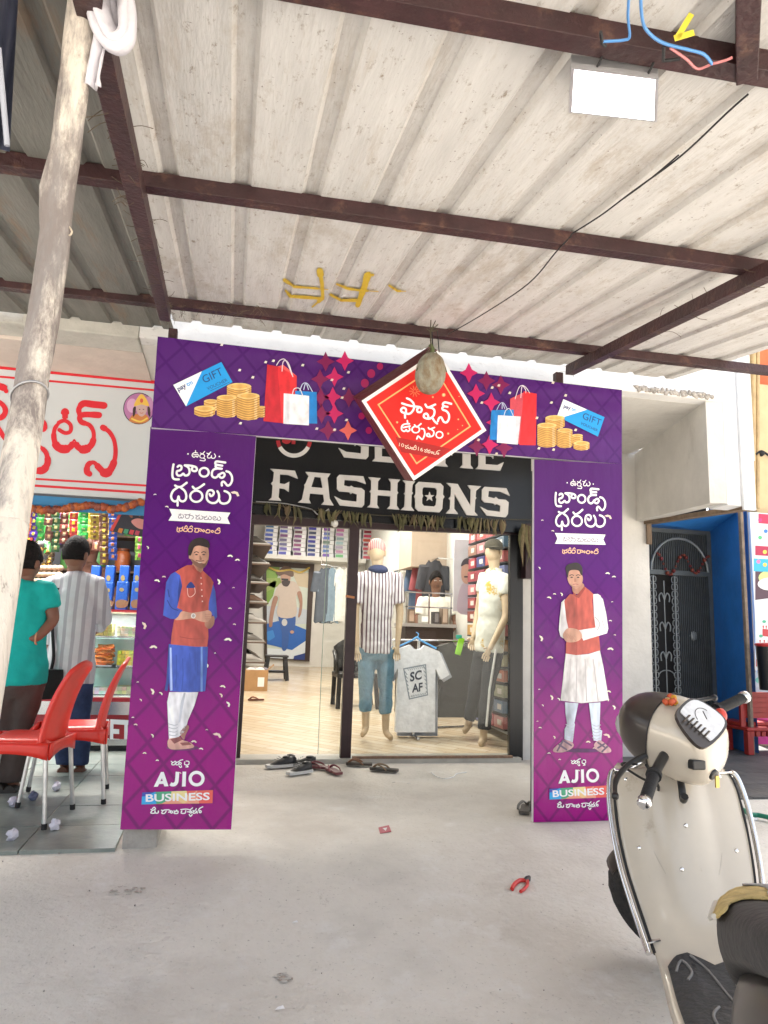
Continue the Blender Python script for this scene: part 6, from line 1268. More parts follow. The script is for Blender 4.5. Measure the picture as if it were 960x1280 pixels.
# striped shirt material
def stripes(key, c1, c2, freq, lo=.45, ax=0, thin=None):
    m = M(key, c1, .85, 0, .1, 10, .35, 14); nt = m.node_tree; b = nt.nodes['Principled BSDF']; src = b.inputs['Base Color'].links[0].from_socket
    tc = [n for n in nt.nodes if n.type == 'TEX_COORD'][0].outputs['Object']; sx = nt.nodes.new('ShaderNodeSeparateXYZ'); nt.links.new(tc, sx.inputs[0])
    a = nt.nodes.new('ShaderNodeMath'); a.operation = 'MULTIPLY'; a.inputs[1].default_value = freq; nt.links.new(sx.outputs[ax], a.inputs[0]); f = nt.nodes.new('ShaderNodeMath'); f.operation = 'FRACT'; nt.links.new(a.outputs[0], f.inputs[0])
    g = nt.nodes.new('ShaderNodeMath'); g.operation = 'GREATER_THAN'; g.inputs[1].default_value = lo; nt.links.new(f.outputs[0], g.inputs[0]); mx = nt.nodes.new('ShaderNodeMix'); mx.data_type = 'RGBA'; mx.inputs[7].default_value = (*c2, 1)
    nt.links.new(g.outputs[0], mx.inputs[0]); nt.links.new(src, mx.inputs[6]); nt.links.new(mx.outputs[2], b.inputs['Base Color']); return m
y = 5.62; W = lambda px, py, dy=0: PY(px, py, y+dy)
J = dict(head=W(95, 693), neck=W(93, 714), pel=W(88, 836), shL=W(68, 728), shR=W(119, 728), elL=W(60, 778, .06), wrL=W(64, 825, .12), elR=W(131, 776, .08), wrR=W(118, 790, .3), hipL=W(78, 846), hipR=W(101, 846), knL=W(80, 900), knR=W(101, 900), ankL=W(81, 957), ankR=W(100, 958))
person('person', 'man in white and grey striped shirt and jeans, back turned at the counter', 'person', J, 1.0, (.2, .09, .055), (.62, .6, .63), (.03, .05, .13), .45, shirt_mat=stripes('stripe_shirt', (.64, .63, .66), (.42, .4, .44), 17, .6), sleeve=1.55, hem=.05, pant_mat=M('jeans', (.03, .05, .13), .9, 0, .4, 8, .3, 40), shoes=(.12, .05, .03))
y = 5.0
J = dict(head=W(33, 703), neck=W(32, 724), pel=W(24, 838), shL=W(-4, 738), shR=W(57, 738), elL=W(-18, 790), wrL=W(-10, 840, .1), elR=W(68, 775, -.02), wrR=W(46, 798, -.08), hdR=V((-.9, .1, -.15)), hsR=V((0, .3, -1)), hipL=W(8, 850), hipR=W(40, 850), knL=W(4, 912), knR=W(26, 912), ankL=W(2, 978), ankR=W(16, 980))
person('person', 'man in a teal polo shirt, hand on hip, half hidden by the pole', 'person', J, 1.02, (.17, .075, .045), (.0, .36, .33), (.06, .045, .04), .5, shirt_mat=M('teal_cloth', (.0, .36, .33), .9, 0, .12, 8, .3, 14), sleeve=.62, hem=.03)
m = MB(); c = PY(45, 798, 4.93); m.tube([c+V((.0, .0, 0))+V((.005, .036*cos(t), .036*sin(t))) for t in [2*pi*i/14 for i in range(14)]], .006, 5, closed=True); tag(m.build('bracelet', M('thread_red', (.5, .25, .15), .7)), 'orange thread bracelet on the wrist of the man in teal', 'bracelet')
y = 7.35
J = dict(head=W(115, 682), neck=W(114, 702), pel=W(111, 810), shL=W(92, 716), shR=W(132, 716), elL=W(86, 760), wrL=W(96, 790, -.1), elR=W(138, 760), wrR=W(128, 790, -.1))
person('person', 'bald bare-shouldered vendor facing out behind the sweets counter', 'person', J, .98, (.24, .12, .075), (.2, .1, .07), (.05, .05, .05), pi, hairy=False, legs=False, sleeve=.5)
y = 8.85
J = dict(head=W(545, 727), neck=W(545, 746), pel=W(545, 815), shL=W(528, 752), shR=W(563, 752), elL=W(521, 780, -.05), wrL=W(532, 795, -.2), elR=W(570, 780, -.05), wrR=W(560, 795, -.2))
person('person', 'shopkeeper with thick black hair and a white shirt behind the dark counter', 'person', J, 1.0, (.16, .075, .045), (.72, .7, .64), (.05, .05, .05), pi, legs=False, sleeve=.6)
# carried bag
cb = thing('shoulder_bag', 'black bag hanging at the hip of the man in the striped shirt', 'bag', tuple(PY(60, 860, 5.5)))
m = MB(); c = PY(58, 855, 5.5); rings = []
for i in range(9):
    t = i/8; rings.append([c+V(((.115*(.55+.45*sin(pi*(.25+.7*t)))) * cos(a), .06*sin(a), .1-.2*t)) + V((-.03*t, 0, 0)) for a in [2*pi*j/14 for j in range(14)]])
m.loft(rings, (.012, .012, .013)); m.build('pouch', CLOTH, cb); m = MB(); m.tube(spline([c+V((.02, 0, .09)), PY(67, 820, 5.5), PY(66, 780, 5.52), PY(72, 735, 5.55)]), .012, 6, (.015, .015, .016)); m.build('strap', CLOTH, cb)
# mannequins
MSK = (.5, .38, .25)
y = 6.75
J = dict(head=W(471, 690), neck=W(472, 710), pel=W(470, 805), shL=W(449, 722), shR=W(495, 722), elL=W(444, 765), wrL=W(446, 805, -.05), elR=W(500, 765), wrR=W(497, 805, -.05), hipL=W(459, 812), hipR=W(482, 812), knL=W(457, 862), knR=W(482, 862), ankL=W(457, 912), ankR=W(482, 916), toeL=V((-.5, -.85, 0)), toeR=V((.5, -.85, 0)), cuff=.55)
r_, P = person('mannequin', 'mannequin in a candy striped shirt and rolled jeans behind the glass', 'mannequin', J, .97, MSK, (.6, .4, .4), (.1, .2, .27), pi+.2, shirt_mat=stripes('candy_stripe', (.62, .6, .62), (.13, .08, .1), 30, .6), sleeve=.75, hem=.03, pant_mat=M('light_jeans', (.12, .23, .31), .9, 0, .3, 10, .3, 40), shoes=None, hairy=False, feat=False)
m = MB(); H = J['head']; m.ball(H+V((0, .01, .045)), (.088, .1, .09), None, 0, 18, 10); m.build('headband', stripes('cap_stripe', (.6, .4, .38), (.45, .15, .15), 60, .5), r_)
m = MB(); m.ball(J['neck']+V((0, -.03, -.02)), (.1, .09, .05), (.03, .04, .1), 0, 14, 7); m.build('scarf', CLOTH, r_)
y = 6.5
J = dict(head=W(617, 690), neck=W(618, 710), pel=W(612, 800), shL=W(606, 722, .14), shR=W(631, 724, -.12), elL=W(598, 764, .2), wrL=W(592, 795, .1), elR=W(633, 770, -.2), wrR=W(614, 808, -.26), hipL=W(604, 812, .06), hipR=W(619, 812, -.06), knL=W(594, 862, .14), knR=W(609, 862, -.05), ankL=W(585, 908, .28), ankR=W(604, 924), toeL=V((-.7, -.7, 0)), toeR=V((-.6, -.8, 0)), cuff=.8)
r_, P = person('mannequin', 'mannequin in a cap, printed tee and side striped track pants by the jamb', 'mannequin', J, .97, MSK, (.62, .6, .5), (.02, .022, .026), pi+.9, shirt_mat=M('printed_tee', (.62, .62, .55), .85, 0, .1, 8, .2, 14, stain=((.5, .32, .05), 5, .58, .63, (1, 1, 1))), sleeve=.45, hem=.06, shoes=None, hairy=False, feat=False)
m = MB(); H = J['head']; m.ball(H+V((0, .0, .055)), (.09, .1, .075), (.05, .042, .025), 0, 16, 8); m.ball(H+V((-.02, -.1, .03)), (.075, .07, .012), (.05, .042, .025), 0, 14, 6); m.build('cap', CLOTH, r_)
m = MB(); yy = 6.34; m.tube([PY(620, 812, yy), PY(612, 862, yy+.02), PY(608, 908, yy+.08)], .011, 6, (.7, .7, .7)); m.build('side_stripe', CLOTH, r_)
# ------------------------------------------------------------------ red chairs
RP = M('red_plastic', (.72, .03, .018), .35, 0, .1, 5, coat=.2)
def chair(label):
    """faces -X; origin on the ground under the seat centre"""
    t = thing('red_chair', label, 'chair', (0, 0, 0), 'red chairs outside the sweet shop'); h = .42; dd, wd = .2, .2
    m = MB()
    def seat(u, v):
        x = -dd+2*dd*u; yy = (-wd+2*wd*v)*(1-.08*u); e = max(abs(2*u-1), abs(2*v-1)); return V((x, yy, h+.012*(2*v-1)**2-.03*max(0, .25-u)**2*16-.035*max(0, e-.93)/.07))
    m.grid(seat, 14, 14); m.build('seat', RP, t, solid=.018)
    m = MB()
    ap = [(-dd, -wd), (dd, -wd*.92), (dd, wd*.92), (-dd, wd)]
    for (x0, y0), (x1, y1) in zip(ap, ap[1:]+ap[:1]):
        def fn(u, v): return V((x0+(x1-x0)*u, y0+(y1-y0)*u, h-.005-v*(.055+.03*(2*u-1)**2)))
        m.grid(fn, 8, 3)
    m.build('apron', RP, t, solid=.012)
    m = MB()
    def back(u, v):
        w_ = wd*(.95-.17*v**2); a = (2*u-1); z = h-.06+.46*v; tp = 1-.1*a*a*v*v; return V((dd-.015+.02*v+.1*v*v-.035*(1-a*a)*0+.03*a*a*-1, a*w_, h-.06+(z-h+.06)*tp))
    m.grid(back, 12, 14); m.build('backrest', RP, t, solid=.02)
    AL = M('alu_leg', (.55, .55, .55), .3, .9, .15, 20)
    for sx, sy in ((-1, -1), (-1, 1), (1, -1), (1, 1)):
        l = MB().tube([(sx*dd*.93, sy*wd*.9, h-.05), (sx*dd*1.12, sy*wd*1.02, .012)], [.0125, .011], 9).build('leg', AL, t)
        MB().tube([(sx*dd*1.115, sy*wd*1.018, .028), (sx*dd*1.125, sy*wd*1.025, 0)], .0145, 9).build('foot_cap', BLACKR, l)
    return t
cA = chair('red plastic chair nearer the camera, its seat cut by the left edge'); cB = copy_tree(cA); cB['label'] = 'red plastic chair behind, pushed towards the purple column, with worn seat'
nb = PG(85, 1036); fb = PG(65, 1011); mid = (nb+fb)/2; cA.location = (mid.x-.22, mid.y+.0, ZF+.004); cA.rotation_euler.z = R(-8)
nb = PG(122, 1007); fb = PG(137, 988); mid = (nb+fb)/2; cB.location = (mid.x-.22, mid.y, ZF+.004); cB.rotation_euler.z = R(6)
# ================================================================== scooter
sc = thing('scooter', 'beige motor scooter with torn taped seat and chrome leg guard, handlebar turned left', 'scooter', (1.485, 2.09, gz(2.1)))
SF = V((.39, .92, 0)).normalized(); SR = V((SF.y, -SF.x, 0)); SO = V((1.485, 2.09, gz(2.1)))
LEAN = R(-3)
def L_(s, r, z):
    r2 = r*cos(LEAN)+z*sin(LEAN); z2 = -r*sin(LEAN)*-1*-1*0 + z*cos(LEAN) - r*sin(LEAN); return SO+SF*s+SR*r2+V((0, 0, z2))
BEI = M('scooter_beige', (.56, .5, .41), .26, .1, .06, 4, coat=.35, stain=((.3, .25, .19), 7, .62, .8, (1, 1, 1)))
DRK = M('scooter_dark', (.045, .036, .03), .35, .2, .2, 4, coat=.2)
MATB = M('floor_mat_black', (.03, .03, .032), .6, 0, .4, 8, .4, 40)
CL = [(.2, .765, .135), (.185, .757, .165), (.16, .715, .192), (.11, .61, .2), (.045, .49, .19), (-.03, .385, .165), (-.105, .32, .148), (-.19, .288, .145), (-.4, .28, .16), (-.66, .28, .165)]
def shield(off=0., spine=1.):
    def f(u, v):
        t = v*(len(CL)-1); i = min(len(CL)-2, int(t)); k = t-i; P = [CL[max(0, min(len(CL)-1, j))] for j in (i-1, i, i+1, i+2)]
        q = [.5*(2*P[1][d]+(P[2][d]-P[0][d])*k+(2*P[0][d]-5*P[1][d]+4*P[2][d]-P[3][d])*k*k+(P[1][d]*3-P[0][d]-3*P[2][d]+P[3][d])*k**3) for d in range(3)]
        x = 2*u-1; w_ = q[2]; up = max(0, min(1, (.62-v)/.3)); ax = abs(x)
        s = q[0] + up*(.05*ax**3) - spine*.045*up*max(0, 1-(ax/.45)**2) + off*up; z = q[1] - (1-up)*.02*ax**6 - off*(1-up)
        if v < .1: z -= .03*ax**4
        return L_(s, x*w_, z)
    return f
m = MB(); m.grid(shield(), 24, 44); m.build('leg_shield', BEI, sc, solid=.012, solid_off=0)
m = MB(); fo = shield(.07, -1.2); m.grid(lambda u, v: fo(u, v*.6), 20, 24); m.build('front_apron', BEI, sc, solid=.01)
# floor mat with swirls
fm = MB(); fs_ = shield()
def onfloor(u, v, h=.012):
    a = fs_(u, v); return a+V((0, 0, h))
v0 = .60
ol = [(.06, .66), (.16, .6), (.28, .575), (.4, .615), (.5, .655), (.62, .625), (.8, .575), (.9, .6), (.94, .7), (.94, .99), (.06, .99)]
ol = [(u, .71+(v-.575)*.66) for u, v in ol]
def mfn(u, v):
    x = .06+.88*u; top = .0
    for (a, b_), (c, d) in zip(ol[:8], ol[1:9]):
        if a <= x <= c: top = b_+(d-b_)*(x-a)/(c-a); break
    return onfloor(x, top+(.99-top)*v)
fm.grid(mfn, 24, 22); fm.build('floor_mat', MATB, sc)
sw_ = MB()
for pts in ([(.3, .6), (.42, .7), (.5, .82), (.62, .88), (.68, .8), (.6, .76)], [(.68, .64), (.6, .75), (.5, .9), (.36, .96), (.28, .88), (.36, .84)], [(.12, .7), (.2, .64), (.26, .7), (.2, .74)], [(.9, .66), (.82, .72), (.72, .9), (.78, .97)]): sw_.tube([onfloor(u, .71+(v-.575)*.66, .013) for u, v, _ in [(p.x, p.y, 0) for p in spline([(a, b_, 0) for a, b_ in pts], 6)]], .004, 5)
sw_.build('mat_swirls', M('mat_line', (.2, .19, .18), .6), sc)
# screws and bag hook
for u, v in ((.5, .33), (.08, .2), (.9, .17), (.88, .4), (.13, .4), (.42, .44)): a = fs_(u, v); MB().ball(a-SF*.006, (.008, .006, .008), None, 0, 10, 6).build('screw', CHROME, sc)
m = MB(); a = fs_(.5, .2)-SF*.012; m.tube(spline([a+V((0, 0, .03)), a-SF*.035, a-SF*.05+V((0, 0, -.035)), a-SF*.075+V((0, 0, -.02))]), [.012]*19, 8); m.build('bag_hook', BLACKP, sc)
m = MB(); a = fs_(.47, .47)-SF*.004; m.add([a, a+SR*.03, a+SR*.028+V((0, 0, -.014)), a+SR*.0+V((0, 0, -.016))], [[0, 1, 2, 3]]); m.build('sticker', M('paper_white', (.75, .75, .73), .7, 0, .05), sc)
# chrome leg guard
m = MB(); e = lambda u, v, o=.02: fs_(u, v)+(SR*(1 if u > .5 else -1))*o-SF*.008
for sd_ in (0, 1): 
    pth = [fs_(.3 if sd_ == 0 else .7, .0)+V((0, 0, .02))+SF*.03, fs_(.16 if sd_ == 0 else .84, .02)+V((0, 0, .025))]+[e(sd_, v) for v in (.08, .14, .2, .28, .36, .44, .52, .6, .67)]
    m.tube(spline(pth, 5), .0088, 10)
    for v in (.13, .63):
        a = fs_(.08 if sd_ == 0 else .92, v)-SF*.008; m.bar(a, e(sd_, v), .018, .004)
m.build('leg_guard', CHROME, sc)
m = MB()
for sd_ in (0, 1): m.tube(spline([fs_(sd_, v)-SF*.004 for v in (.03, .08, .14, .2, .28, .36, .44, .52, .6, .67)], 4), .006, 6)
m.build('edge_trim', BLACKR, sc)
# steering assembly, turned left
RK = R(27); DL = R(52)
LV = lambda s, r, z: L_(s, r, z)-L_(0, 0, 0)
a_ = V((-sin(RK), 0, cos(RK))); f0 = V((cos(RK), 0, sin(RK))); r0 = V((0, 1, 0))
ef = f0*cos(DL)-r0*sin(DL); er = r0*cos(DL)+f0*sin(DL)
Q = V((.10, 0, .885))
def H_(r, f, a):
    p = Q+er*r+ef*f+a_*a; return L_(p.x, p.y, p.z)
def dirH(r, f, a): return H_(r, f, a)-H_(0, 0, 0)
def ring(f, w_, h, ca=0., n=20, e=.75):
    return [H_(math.copysign(abs(cos(t))**e, cos(t))*w_, f, ca+math.copysign(abs(sin(t))**e, sin(t))*h) for t in [2*pi*j/n for j in range(n)]]
hd = MB(); hd.loft([ring(-.15, .03, .02, -.02), ring(-.145, .075, .065, -.02), ring(-.125, .105, .098, -.015), ring(-.07, .12, .12, -.005), ring(-.01, .125, .126, 0), ring(.04, .12, .12, 0)], cap=True); hd.build('handlebar_cowl', BEI, sc, sub=1)
m = MB(); m.loft([ring(.042, .121, .121, 0), ring(.085, .113, .116, .0), ring(.135, .092, .102, .0), ring(.17, .065, .08, 0), ring(.19, .03, .04, 0)]); m.build('headlight_shell', DRK, sc, sub=1)
m = MB(); m.ball(H_(0, .15, -.02), (.065, .05, .06), None, 0, 14, 8); hl = m.build('headlight', M('lamp_lens', (.5, .5, .5), .1, .3, .05), sc)
m = MB(); m.tube([H_(0, 0, -.1), H_(0, 0, -.32)], .045, 12); m.build('steering_stem', DRK, sc)
# instrument panel
DPS = None
nn = dirH(0, -.55, .83).normalized(); tt = dirH(1, 0, 0).normalized(); bb_ = nn.cross(tt); c = H_(-.02, -.08, .095)
def dash(o, k, pts): return [c+nn*o+tt*x*k+bb_*y*k for x, y in pts]
DP = [(-.085, -.03), (-.06, .045), (0, .06), (.06, .045), (.085, -.03), (.055, -.06), (-.055, -.06)]
m = MB(); DP = [(p.x, p.y) for p in spline([(a, b_, 0) for a, b_ in DP], 4, True)]; m.loops([dash(.0, 1.13, DP)], None, 0, nn*.012); m.build('dash_bezel', DRK, sc, .004)
m = MB(); m.loops([dash(.0125, 1.0, [(max(x, -.042), y) for x, y in DP])], None, 0, nn*.004)
di = m.build('instrument_panel', M('dash_white', (.66, .66, .66), .15, 0, .25, 20, coat=.6), sc)
m = MB()
for k in range(6): m.bar(c+nn*.0185-tt*(.066-.004*k)+bb_*(.03-.014*k), c+nn*.0185-tt*(.025-.002*k)+bb_*(.03-.014*k), .006, .003)
m.tube([c+nn*.0175+tt*(.02+.034*cos(q))+bb_*(-.005+.034*sin(q)) for q in [pi*(.1+.08*i) for i in range(11)]], .0012, 4); m.bar(c+nn*.0175+tt*.02-bb_*.012, c+nn*.0175+tt*.036+bb_*.012, .002, .002); m.build('dial_marks', DRK, di)
# bars, grips, levers
for sd_, nm in ((-1, 'L'), (1, 'R')):
    g0 = H_(sd_*.12, -.02, .0); g1 = H_(sd_*.225, -.04, -.0); g2 = H_(sd_*.345, -.075, -.0)
    gr = MB().tube([g0, g1], .016, 10).build('handlebar', BLACKP, sc)
    g = MB(); n_ = 15
    g.tube([g1.lerp(g2, i/(2*n_)) for i in range(2*n_+1)], [.0185 if i % 2 else .0165 for i in range(2*n_+1)], 12); gp_ = g.build('grip', BLACKR, sc)
    d = (g2-g1).normalized(); MB().tube([g1-d*.006, g1+d*.008], .024, 14).build('grip_flange', BLACKR, gp_)
    MB().lathe([(.012, 0), (.021, .002), (.021, .018), (.014, .026), (.004, .028)], g2, 14, d).build('bar_end', CHROME, gp_)
    lv = MB().tube(spline([H_(sd_*.14, .03, -.012), H_(sd_*.2, .055, -.02), H_(sd_*.28, .055, -.03), H_(sd_*.34, .025, -.035)]), [.011]*4+[.009]*10+[.0075]*4+[.01], 8).build('brake_lever', BLACKP, sc)
    MB().ball(H_(sd_*.345, .022, -.036), .012, None, 0, 8, 6).build('lever_tip', BLACKP, lv)
m = MB(); a = H_(-.1, -.115, .0); m.box(a, (.045, .03, .03), None); m.build('switch', BLACKP, sc, .004)
m = MB(); a = H_(.15, -.08, .03); m.ball(a, (.022, .02, .026), None, 0, 10, 7); m.build('red_switch', M('switch_red', (.6, .05, .03), .4), sc)
m = MB(); kx = dirH(-.35, -.9, -.1).normalized(); a = H_(-.05, -.142, -.05); m.lathe([(.006, -.02), (.018, 0), (.018, .008), (.01, .01)], a, 14, kx); ig = m.build('ignition', BLACKP, sc)
m = MB(); m.box(a+kx*.02+V((0, 0, -.012)), (.012, .006, .035), None); m.build('ignition_key', M('brass_key', (.5, .36, .12), .35, .8), ig)
m = MB(); m.lathe([(.001, 0), (.03, .001), (.03, .008), (.012, .012), (.001, .012)], fs_(.72, .1)-SF*.004, 16, -SF); m.build('round_sticker', M('paper_white'), sc)
m = MB(); 
for k in range(9): a = H_(-.02+random.uniform(-.02, .02), .01+random.uniform(-.012, .012), .126+random.uniform(0, .015)); m.ball(a, .011, random.choice([(.6, .3, .02), (.5, .08, .02), (.65, .5, .3)]), 0, 7, 5, jit=.2)
tag(m.build('flower_tuft', PAINT), 'small bunch of orange flowers tucked on top of the scooter head', 'flowers')
m = MB(); m.tube(spline([H_(-.2, .03, -.01), H_(-.17, .1, -.06), H_(-.1, .06, -.14), H_(-.02, .03, -.2)]), .004, 6); m.tube(spline([H_(-.16, .02, -.03), H_(-.12, .0, -.12), H_(-.06, .03, -.2)]), .0045, 6); m.build('control_cable', BLACKR, sc)
m = MB(); m.tube(ring(.041, .1225, .1225, 0, 40), .0022, 5, closed=True); m.build('panel_seam', BLACKR, sc)
m = MB(); f_ = shield(-.004); m.tube(spline([f_(.2, .05), f_(.17, .2), f_(.22, .38), f_(.34, .5)], 8), .0018, 5); m.tube(spline([f_(.8, .05), f_(.83, .2), f_(.78, .38), f_(.66, .5)], 8), .0018, 5); m.build('moulded_crease', M('crease_beige', (.4, .36, .3), .5), sc)
# front wheel, fender
wc = (-.715, .03)
wd_ = lambda ang, rad, off: H_(off, wc[1]+cos(ang)*rad, wc[0]+sin(ang)*rad)
TY = M('tyre', (.025, .024, .023), .8, 0, .4, 12, .5, 60)
m = MB(); n = 40; prof_ = [(.135, -.03), (.165, -.042), (.195, -.044), (.208, -.03), (.213, 0), (.208, .03), (.195, .044), (.165, .042), (.135, .03)]
m.loft([[wd_(2*pi*i/n, r+(.0035 if (i % 2 and r > .2) else 0), o) for r, o in prof_] for i in range(n)], closed=True, cap=False); fwh = thing('x', None, None); bpy.data.objects.remove(fwh)
wh = m.build('front_wheel', TY, sc)
m = MB(); m.loft([[wd_(2*pi*i/n, r, o) for r, o in ((.14, -.03), (.12, -.032), (.105, -.02), (.105, .02), (.12, .032), (.14, .03))] for i in range(n)], closed=True, cap=False)
for k in range(5): m.bar(wd_(2*pi*k/5, .03, 0), wd_(2*pi*k/5, .112, 0), .03, .022, dirH(1, 0, 0))
m.tube([H_(-.05, wc[1], wc[0]), H_(.05, wc[1], wc[0])], .035, 14); m.build('rim', M('rim_grey', (.2, .2, .2), .4, .6, .2), wh)
m = MB(); m.grid(lambda u, v: wd_(R(20)+R(165)*u, .235+.0*v-.05*abs(2*v-1)**3, (2*v-1)*.062), 24, 8); m.build('fender', M('fender_brown', (.05, .036, .03), .45, .1, .3, 8), sc, solid=.006)
m = MB(); 
for o in (-.07, .07): m.tube([H_(o*.6, .0, -.3), H_(o, wc[1]-.03, wc[0]+.22), H_(o, wc[1], wc[0])], .014, 8)
m.build('fork', DRK, sc)
# under-seat body, seat
def body_ring(s, z0, z1, w_, n=22):
    return [L_(s+(.03*sin(t) if s > -.78 else 0), math.copysign(abs(cos(t))**.7, cos(t))*w_, (z0+z1)/2+math.copysign(abs(sin(t))**.7, sin(t))*(z1-z0)/2) for t in [2*pi*j/n for j in range(n)]]
m = MB(); m.loft([body_ring(-0.750, .29, .53, .04), body_ring(-0.760, .28, .55, .075), body_ring(-0.800, .27, .58, .105), body_ring(-0.930, .26, .61, .15), body_ring(-1.100, .33, .7, .17), body_ring(-1.350, .45, .72, .12), body_ring(-1.410, .52, .68, .04)]); m.build('rear_body', DRK, sc, sub=1)
m = MB(); m.tube(spline([L_(-.66, -.1, .29), L_(-.73, -.115, .33), L_(-.87, -.16, .42), L_(-1.0, -.18, .5)]), .014, 8); m.tube(spline([L_(-.66, .1, .29), L_(-.73, .115, .33), L_(-.87, .16, .42), L_(-1.0, .18, .5)]), .014, 8); m.build('beige_trim', BEI, sc)
ST = M('seat_vinyl', (.04, .037, .035), .6, 0, .25, 10, .3, 40)
def seat_ring(s, z0, z1, w_, n=24): return [L_(s, math.copysign(abs(cos(t))**.6, cos(t))*w_, (z0+z1)/2+math.copysign(abs(sin(t))**.6, sin(t))*(z1-z0)/2) for t in [2*pi*j/n for j in range(n)]]
SRG = [(-.67, .5, .6, .045), (-.677, .47, .64, .075), (-.71, .45, .675, .095), (-.8, .52, .7, .12), (-.95, .6, .73, .16), (-1.2, .68, .79, .15), (-1.35, .7, .79, .09)]
m = MB(); m.loft([seat_ring(*q) for q in SRG]); st_ = m.build('seat', ST, sc, sub=1)
def seat_pt(k, t, off, rag=0.):                 # a point lying on the seat skin
    i = min(len(SRG)-2, int(k)); f = k-i; s, z0, z1, w_ = [SRG[i][d]+(SRG[i+1][d]-SRG[i][d])*f for d in range(4)]
    return L_(s+rag, math.copysign(abs(cos(t))**.6, cos(t))*(w_+off), (z0+z1)/2+math.copysign(abs(sin(t))**.6, sin(t))*((z1-z0)/2+off))
m = MB(); m.grid(lambda u, v: seat_pt(1.1+3*v+.12*sin(u*9), 1.3+(1.5+.16*sin(v*9))*u, .001+.004*noise.noise(V((u*6, v*6, 1)))), 14, 12); m.build('foam_patch', M('foam_yellow', (.58, .43, .17), .95, 0, .35, 20, .9, 50), st_, solid=.003, solid_off=1)
m = MB(); m.grid(lambda u, v: seat_pt(1.6+4*v+.16*sin(u*11)*(1-v), .4+(1.32+.08*sin(v*11))*u, .006), 14, 14); m.build('silver_tape', M('duct_tape', (.42, .43, .45), .35, .5, .15, 6, .3, 30), st_, solid=.003, solid_off=1)
m = MB(); m.tube([seat_pt(1.1+3*v, 2.8+.16*sin(v*9), .004+.004*random.random()) for v in [q/10 for q in range(11)]], .005, 6); m.build('torn_edge', M('torn_white', (.6, .57, .5), .9), st_)
# rear wheel and stand (behind the frame edge)
m = MB(); rc = (-1.12, .215); m.loft([[L_(rc[0]+cos(2*pi*i/n)*r, o, rc[1]+sin(2*pi*i/n)*r) for r, o in prof_] for i in range(n)], closed=True, cap=False); m.build('rear_wheel', TY, sc)
m = MB(); m.tube([L_(-.5, -.12, .28), L_(-.52, -.3, .01)], .012, 8); m.build('side_stand', BLACKP, sc)
# ================================================================== pole, cloth, tarp, lamp, wires
BARK = M('pole_bark', (.27, .245, .23), .85, 0, .35, 7, .5, 26, stretch=(2.2, 2.2, .35), stain=((.62, .56, .48), 3.2, .48, .56, (1.6, 1.6, .35)))
nt = BARK.node_tree; b = nt.nodes['Principled BSDF']; src = b.inputs['Base Color'].links[0].from_socket; tc = [n for n in nt.nodes if n.type == 'TEX_COORD'][0].outputs['Object']
src = overlay(nt, src, tc, 9, .57, .64, (.08, .055, .04), 8, .75, (2.2, 2.2, .22)); src = overlay(nt, src, tc, 2.6, .5, .58, (.2, .17, .155), 9, .75, (1.2, 1.2, .5)); nt.links.new(src, b.inputs['Base Color'])
pole = thing('wooden_pole', 'rough debarked tree trunk prop pole leaning at the left edge', 'pole', (-.7, 1.5, 0))
pts = []; rad = []
tr_ = (PR(97, -25, -.02)-EYE).length/ray(97, -25).length; kf = tr_/(.085/34)
for px_, py_, w_, D_ in ((103, 0, 34, .085), (93, 100, 34.5, .085), (80, 200, 35, .085), (68, 300, 35.5, .085), (54, 400, 37, .086), (36, 500, 39, .088), (14, 640, 44, .092), (-9, 760, 50, .097)):
    d = ray(px_, py_); pts.append(EYE+d*(D_/w_*kf)); rad.append(D_/2*kf)
top = pts[0]+(pts[0]-pts[1]).normalized()*.03; pts = [top]+pts; rad = [rad[0]]+rad
dn = (pts[-1]-pts[-2]).normalized(); k = pts[-1].z/-dn.z; pts.append(pts[-1]+dn*k); rad.append(.075*kf)
P = spline(pts, 10); n = len(P); m = MB(); rings = []
ax_ = (P[-1]-P[0]).normalized(); x_ = ax_.orthogonal().normalized(); y_ = ax_.cross(x_)
for i, p in enumerate(P):
    t = i/(n-1)*(len(rad)-1); j = min(len(rad)-2, int(t)); r = rad[j]+(rad[j+1]-rad[j])*(t-j); kn = .02*max(0, 1-abs(i-34)/5)
    rings.append([p+(x_*cos(a)+y_*sin(a))*(r*(1+.03*sin(3*a+i*.35)+.025*sin(7*a-i*.6)+.02*random.random())+kn*max(0, cos(a-1))*.5) for a in [2*pi*q/26 for q in range(26)]])
m.loft(rings); m.build('trunk', BARK, pole)
m = MB(); c = PP(37, 494, pts[6], FWD); rr = .0455*kf
m.tube([c+(x_*cos(a)+y_*sin(a))*rr*(1.02)+ax_*.015*sin(a) for a in [2*pi*i/20 for i in range(20)]], .0025, 5, closed=True); m.tube(spline([c-RGT*.06, c-RGT*.12+UPV*-.02, c-RGT*.2+UPV*-.03]), .0025, 5); m.build('wire_tie', GALV, pole)
m = MB(); c2 = PP(86, 283, pts[4], FWD); m.tube(spline([c2, c2+RGT*.006-UPV*.01, c2-UPV*.018+RGT*.002, c2-UPV*.012-RGT*.006]), .002, 5); m.build('peeling_bark', M('peel', (.5, .42, .32), .9), pole)
